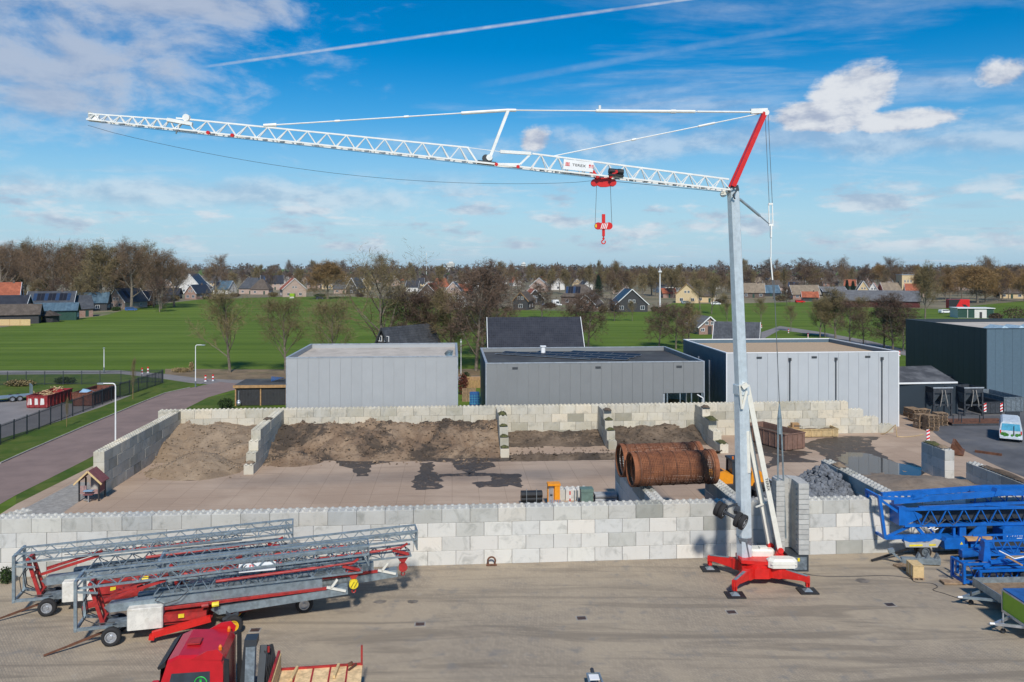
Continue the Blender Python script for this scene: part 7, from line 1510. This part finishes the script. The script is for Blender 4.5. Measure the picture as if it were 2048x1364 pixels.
t = thing('barrier_stack', 'stack of orange plastic barriers under the hopper', 'barriers', G(1838, 822)+V((0, 2, 0)), R(-30))
for k in range(3): MB().box(0, 1.9, k*.25, k*.25+.1, .2, 1.15).build('barrier', 'lamp_orange', t)
def dark_container(label, px, yb, h, l, mat, stripes):
    p = G(px, yb); t = skip(label, p, YANG, 2.4, l, h, mat, 6, 'roll_container', None, 'container'); 
    if stripes:
        for x in (.06, 2.04):
            b = MB().box(x, x+.3, -.075, -.055, .3, h-.1).build('warning_board', 'white', t)
            for k in range(3): z = .35+k*.34; MB().add([(x, -.078, z), (x+.3, -.078, z+.16), (x+.3, -.078, z+.33), (x, -.078, z+.17)], [(0, 1, 2, 3)]).build('stripe', 'sign_red', b)
dark_container('dark roll container with red and white warning boards', 1966, 829, 1.35, 6, 'dark_steel', True); dark_container('grey open roll container beside the striped one', 2008, 825, 1.7, 6, 'galv_dark', False)
p = G(1904, 852); t = thing('flat_rack', 'flat steel rack platform with upright stakes', 'platform', p, YANG-R(2)); MB().box(0, 6.6, 0, 2.4, .12, .32).build('deck', 'rust', t); MB().box(0, 6.6, -.03, .05, .05, .24).build('edge_beam', 'dark_steel', t); MB().box(5.8, 7.4, -.06, .0, .2, 1.5).build('end_board', 'anthracite', t)
for x, y in ((.2, .1), (1.1, .1), (1.5, 1.2), (3.1, .1), (4.6, 1.8)): MB().box(x-.04, x+.04, y-.04, y+.04, .32, 1.15).build('stake', 'dark_steel', t)
def van():
    p = G(2012, 886); t = thing('delivery_van', 'white and sky-blue van with leafy artwork on its tail', 'van', p+V((1.2, 1.2, 0)), R(-31)); prof = [(-.95, .35), (.95, .35), (.95, 1.2), (.82, 1.85), (.65, 1.98), (-.65, 1.98), (-.82, 1.85), (-.95, 1.2)]
    MB().prism(prof, 'y', -1.2, 3.2).build('body', 'van_white', t); MB().prism([(-.80, 1.15), (.80, 1.15), (.72, 1.80), (-.72, 1.80)], 'y', -1.215, -1.2).build('rear_window', 'van_blue', t); MB().box(-.9, .9, -1.26, -1.2, .35, .55).build('bumper', 'van_white', t)
    for k, (x, z, r) in enumerate(((-.7, .8, .16), (-.5, .75, .2), (-.3, .72, .14), (.1, .7, .12), (.5, .75, .16), (.72, .8, .12))): MB().cyl((x, -1.225, z), (x, -1.2, z), r, 9).build('leaf_artwork', 'leaf_green', t)
    MB().box(.2, .28, -1.225, -1.2, .7, 1.6).build('stripe', 'black', t)
    for x in (-.85, .85):
        for y in (-.5, 2.4): w = wheel(t, (x, y, .33), .33, .2); w.rotation_euler[2] = R(90)
        MB().box(x-.05, x+.05, -1.22, -1.2, .8, 1.15).build('tail_lamp', 'sign_red', t)
van()
for i, (px, yb, n, l, rz) in enumerate(((1862, 861, 11, 'tall leaning pallet stack at the end of the back wall', 6), (1842, 856, 10, 'dark pallet stack behind the leaning one', 12), (1880, 850, 9, 'weathered pallet stack right of the leaning one', 3), (1832, 842, 9, 'pallet stack behind the stepped wall end', 10), (1845, 836, 7, 'pallet stack topped with sheet boards near the hopper', 8), (1822, 833, 7, 'low pallet stack next to the pale warehouse', 5))):
    pallet(l, G(px, yb), R(rz), 1.2, 1.0, n, gap=.15, jit=.06)
t = thing('site_beacon', 'red and white striped beacon board on the block stub', 'beacon', YD(ue+.4, ve+2.9, 2.42), R(5)); bd = MB().box(-.14, .14, -.03, .03, .12, 1.05).build('board', 'white', t); MB().box(-.2, .2, -.15, .15, 0, .12).build('foot', 'black', t)
for k in range(3): MB().add([(-.14, -.033, .2+k*.3), (.14, -.033, .32+k*.3), (.14, -.033, .47+k*.3), (-.14, -.033, .35+k*.3)], [(0, 1, 2, 3)]).build('stripe', 'sign_red', bd)
p = G(1905, 905); t = thing('loader_bucket', 'rusty loader bucket lying behind the block stub', 'bucket', p, R(-32)); MB().prism([(0, .1), (.9, .05), (.95, .15), (.3, .3), (.15, 1.0), (0, 1.05), (-.12, .6)], 'y', -1.3, 1.3).build('shell', 'rust', t)
for y in (-1.3, 0, 1.28): MB().prism([(0, .1), (.85, .1), (.2, 1.0), (0, 1.0)], 'y', y-.02, y+.02).build('rib', 'rust', t)
p = G(1950, 905); o = MB().beam((0, 0, .12), (1.6, -1.4, .12), .22, .2).build('steel_beam', 'rust'); o.location = p; tag(o, 'rusty steel beam lying beside the apron kerb', 'beam')
pts = []
for k in range(30): a = k/29; q = G(1760+85*a, 868+6*math.sin(a*3)); pts.append(V((q.x, q.y-.2, .05+(1.5*math.sin(a*math.pi*1.0)**2 if a < .35 else 0))))
o = MB().tube(pts, .045, 5).build('water_hose', 'container_tan'); tag(o, 'pale hose lying along the foot of the stepped wall end', 'hose')
# things in the gap between the grey warehouses
p = G(948, 815); t = thing('liquid_tank', 'blue caged liquid tank in the gap between warehouses', 'tank', p+V((0, 1.5, 0)), YANG); MB().rbox(-.6, .6, -.5, .5, .15, 1.6, .08).build('tank', 'tarp_blue', t); MB().box(-.62, .62, -.52, .52, 0, .15).build('base', 'crate_blue', t)
for k in range(5): MB().box(-.6+k*.3-.015, -.6+k*.3+.015, -.53, -.50, .15, 1.4).build('cage_bar', 'van_blue', t)
for k in range(4): MB().box(-.62, .62, -.55, -.53, .3+k*.3, .33+k*.3).build('cage_bar', 'van_blue', t)
p = G(921, 812); t = thing('board_fence', 'short weathered board fence between the warehouses', 'fence', p+V((0, 3, 0)), YANG)
for k in range(11): MB().box(k*.16, k*.16+.145, 0, .03, 0, 1.7).build('board', 'pallet_wood', t)
MB().box(0, 1.76, .03, .08, 1.2, 1.3).build('rail', 'pallet_wood', t)
t = thing('board_fence', 'light timber fence at the path behind the warehouse gap', 'fence', G(928, 790)+V((0, 6, 0)), YANG)
for k in range(18): MB().box(k*.2, k*.2+.17, 0, .03, 0, 1.6).build('board', 'timber', t)
MB().box(0, 3.6, .03, .09, 1.2, 1.3).build('rail', 'timber', t)

# ------------------------------------------------------------------ left: skips, fence, lamps, bollards, play hut
t = skip('red skip heaped with scrap timber in the container lot', G(53, 817), R(2), 2.45, 5.8, 1.45, 'container_red', 7)
for k in range(46):
    x, y, z = rnd.uniform(.3, 2.1), rnd.uniform(.4, 5.3), rnd.uniform(1.2, 2.1); a = rnd.uniform(0, 3.1); l = rnd.uniform(.4, 1.1); d = V((math.cos(a)*l, math.sin(a)*l, rnd.uniform(-.3, .35))); o = MB().beam((0, 0, 0), d, rnd.uniform(.08, .2), .04).build('scrap_timber', 'scrap_wood'); o.location = V(t.location)+V((x-d.x*.5, y-d.y*.5, z-.15)); tag(o, 'piece of scrap timber heaped in the red skip', 'timber', 'scrap timber in the red skip')
for x0_ in (.12, .85, 1.6): MB().add([(x0_, -.012, .4), (x0_+.5, -.012, .45), (x0_+.45, -.012, 1.15), (x0_+.08, -.012, 1.2)], [(0, 1, 2, 3)]).build('worn_paint', 'wall_white', t)
t = skip('rust brown skip with a pale tarp in the container lot', G(144, 813), R(2), 2.4, 6.2, 1.6, 'container_rust', 8)
o = MB().add([(0, 0, 0), (1.0, .1, .25), (1.6, .6, .5), (1.9, 1.4, .15), (.8, 1.3, .6), (0, 1.0, .2), (.6, .6, .75)], [(0, 1, 6), (1, 2, 6), (2, 3, 4, 6), (4, 5, 6), (5, 0, 6)]).build('tarpaulin', 'tarp_pale'); o.location = V(t.location)+V((.2, .4, 1.25)); tag(o, 'crumpled pale blue tarpaulin lying in the rust brown skip', 'tarpaulin')
for k in range(6): o = MB().rbox(-.4, .4, -.4, .4, 0, .4, .1).build('scrap_heap', 'container_rust'); o.location = V(t.location)+V((rnd.uniform(.6, 1.8), 2.2+k*.65, 1.2+rnd.uniform(-.1, .1))); o.rotation_euler = (rnd.uniform(-.3, .3), rnd.uniform(-.3, .3), rnd.uniform(0, 3)); tag(o, 'rusty scrap lump in the rust brown skip', 'scrap', 'scrap in the rust brown skip')
p = G(2, 806); t = thing('plant_trailer', 'low galvanised plant trailer with an upright ramp', 'trailer', p, R(38)); MB().box(-3, 3.4, 0, 2.2, .5, .62).build('deck', 'galv', t); MB().box(3.3, 3.4, 0, 2.2, .62, 1.9).build('ramp', 'galv', t)
for x in (1.2, 2.0): wheel(t, (x, -.05, .36), .36, .22); wheel(t, (x, 2.25, .36), .36, .22)
def fence_run(label, pts, H_=1.95, bay=2.5):
    root = thing('bar_fence', label, 'fence', pts[0]); o = V(pts[0]); pm_ = MB().box(-.04, .04, -.04, .04, 0, H_+.05).mesh('post', 'anthracite')
    for a, b in zip(pts[:-1], pts[1:]):
        d = V(b)-V(a); n = max(1, round(d.length/bay)); L = d.length/n; ang = math.atan2(d.y, d.x)
        pk = MB(); k = int(L/.13)
        for i in range(1, k): pk.box(i*L/k-.012, i*L/k+.012, -.012, .012, .08, H_-.02)
        pkm = pk.mesh('pickets', 'anthracite'); rl = MB().box(.04, L-.04, -.02, .02, H_-.22, H_-.17).mesh('rail', 'anthracite'); r2 = MB().box(.04, L-.04, -.02, .02, .18, .23).mesh('rail', 'anthracite')
        for i in range(n+1):
            q = V(a)+d*(i/n)-o; child(pm_, 'post', root, q, ang)
            if i < n: x = child(pkm, 'pickets', root, q, ang); x['kind'] = 'stuff'; child(rl, 'rail', root, q, ang); child(r2, 'rail', root, q, ang)
fence_run('dark bar fence along the road verge of the container lot', [G(-60, 914), G(123, 841), G(240, 796), G(326, 767)]); fence_run('dark bar fence along the back of the container lot', [G(326, 766)+V((-.3, .4, 0)), G(200, 769), G(-60, 772)])
def lamp(label, x, yb, yt, arm):
    p = G(x, yb); z = HC-(yt-YH)*p.y/FPX; t = thing('street_lamp', label, 'street lamp', p, 0, 'street lamps'); MB().cyl((0, 0, 0), (0, 0, z*.96), .075, 10, .05).build('pole', 'white', t)
    if arm: MB().tube([(0, 0, z*.95), (arm*.05, 0, z*.985), (arm*.2, 0, z), (arm*1.1, 0, z)], .05, 8).build('arm', 'white', t)
    MB().rbox(min(arm, arm*1.5) if arm else -.15, max(arm, arm*1.5) if arm else .15, -.11, .11, z-.07, z+.05, .03).build('lamp_head', 'alu', t); MB().cyl((0, 0, 0), (0, 0, .9), .09, 10).build('base_sleeve', 'galv_dark', t)
lamp('white street lamp with its arm over the road behind the yard wall', 231, 906, 767, -1.1); lamp('white street lamp at the road bend before the meadow', 391, 775, 690, .9); lamp('short white lamp post on the meadow path', 208, 746, 696, 0)
def bollard(label, x, yb): 
    p = G(x, yb); t = thing('bollard', label, 'bollard', p, 0, 'red and white bollards')
    for k in range(4): MB().cyl((0, 0, k*.24), (0, 0, k*.24+.24), .13, 10).build('band', 'sign_red' if k in (1, 3) else 'white', t)
    MB().cyl((0, 0, 0), (0, 0, .05), .2, 10).build('foot', 'white', t)
for x, y, l in ((284, 748, 'red and white bollard on the path behind the bar fence'), (296, 746, 'red and white bollard on the path behind the bar fence'), (411, 763, 'red and white bollard at the road end before the bare strip'), (426, 762, 'red and white bollard at the road end before the bare strip'), (1523, 656, 'red and white bollard on the far path beside the hoist rope'), (1577, 666, 'red and white bollard on the far path by a sapling'), (1616, 675, 'red and white bollard on the far path above the gravel roof'), (1799, 712, 'red and white bollard at the corner of the pale warehouse')): bollard(l, x, y)
def play_hut():
    p = G(178, 1003); t = thing('play_hut', 'small timber play hut with a red gable roof at the block wall end', 'play hut', p, YANG); w = .85; t.scale = (.8, .8, .88)
    for x in (-w, w):
        for y in (0, 1.3): MB().box(x-.06, x+.06, y-.06, y+.06, 0, 1.7).build('post', 'dark_boards', t)
    MB().box(-w, w, 0, 1.3, .62, .70).build('floor', 'play_pale', t)
    for s in (-1, 1): MB().add([(s*1.15, -.25, 1.5), (0, -.25, 2.5), (0, 1.5, 2.5), (s*1.15, 1.5, 1.5), (s*1.15, -.25, 1.56), (0, -.25, 2.56), (0, 1.5, 2.56), (s*1.15, 1.5, 1.56)], [(0, 1, 2, 3), (4, 5, 6, 7), (0, 1, 5, 4), (2, 3, 7, 6), (0, 3, 7, 4)]).build('roof_panel', 'play_pink', t); MB().beam((s*1.22, -.3, 1.45), (0, -.3, 2.52), .06, .14).build('gable_board', 'new_wood', t)
    MB().box(-.4, .4, 1.25, 1.3, .7, 1.7).build('back_panel', 'play_panel', t)
    for k in range(4): MB().box(-w+.1+k*.14, -w+.2+k*.14, -.02, .02, .7, 1.3).build('slat', 'play_pale', t)
    MB().box(w-.03, w+.03, .1, 1.2, .72, 1.4).build('side_panel', 'play_pink', t); MB().box(-.35, .45, -.4, .05, .9, .96).build('counter', 'tarp_pale', t); MB().box(-.35, .5, -.5, -.2, .62, .68).build('bench', 'play_pink', t); MB().cyl((.1, -.35, 0), (.1, -.35, .62), .06, 8).build('bench_leg', 'alu', t); MB().beam((-.5, .3, .1), (.1, -.2, .15), .25, .12).build('step', 'kerb', t)
play_hut()
p = G(0, 652); t = thing('panel_fence', 'new yellow timber panel fence at the garden by the forsythia', 'fence', p, R(3))
for k in range(5): MB().box(-6+k*2.9, -6+k*2.9+2.8, 0, .06, .1, 1.9).build('panel', 'new_wood', t); MB().box(-6+k*2.9-.1, -6+k*2.9, -.03, .09, 0, 2.0).build('post', 'timber', t)
p = G(100, 644); t = thing('garden_hut', 'round-roofed dark garden hut between the forsythias', 'hut', p); MB().cyl((0, 0, 0), (0, 0, 2.0), 2.6, 8).build('wall', 'dark_boards', t); MB().cyl((0, 0, 2.0), (0, 0, 3.6), 3.3, 12, .2).build('roof', 'tile_brown', t)

# ------------------------------------------------------------------ thin spring haze round the whole place
hz = bpy.data.materials.new('thin_haze'); hz.use_nodes = True; nt = hz.node_tree
for n in list(nt.nodes):
    if n.type != 'OUTPUT_MATERIAL': nt.nodes.remove(n)
pv_ = nt.nodes.new('ShaderNodeVolumePrincipled'); pv_.inputs['Color'].default_value = (.80, .88, 1.0, 1); pv_.inputs['Density'].default_value = .00004; pv_.inputs['Anisotropy'].default_value = .2
nt.links.new(pv_.outputs[0], [n for n in nt.nodes if n.type == 'OUTPUT_MATERIAL'][0].inputs['Volume'])
o = MB().box(-4100, 4100, -260, 5100, -1, 42).build('haze', hz); o['kind'] = 'stuff'; o['label'] = 'thin pale haze in the air over the whole place'; o['category'] = 'haze'
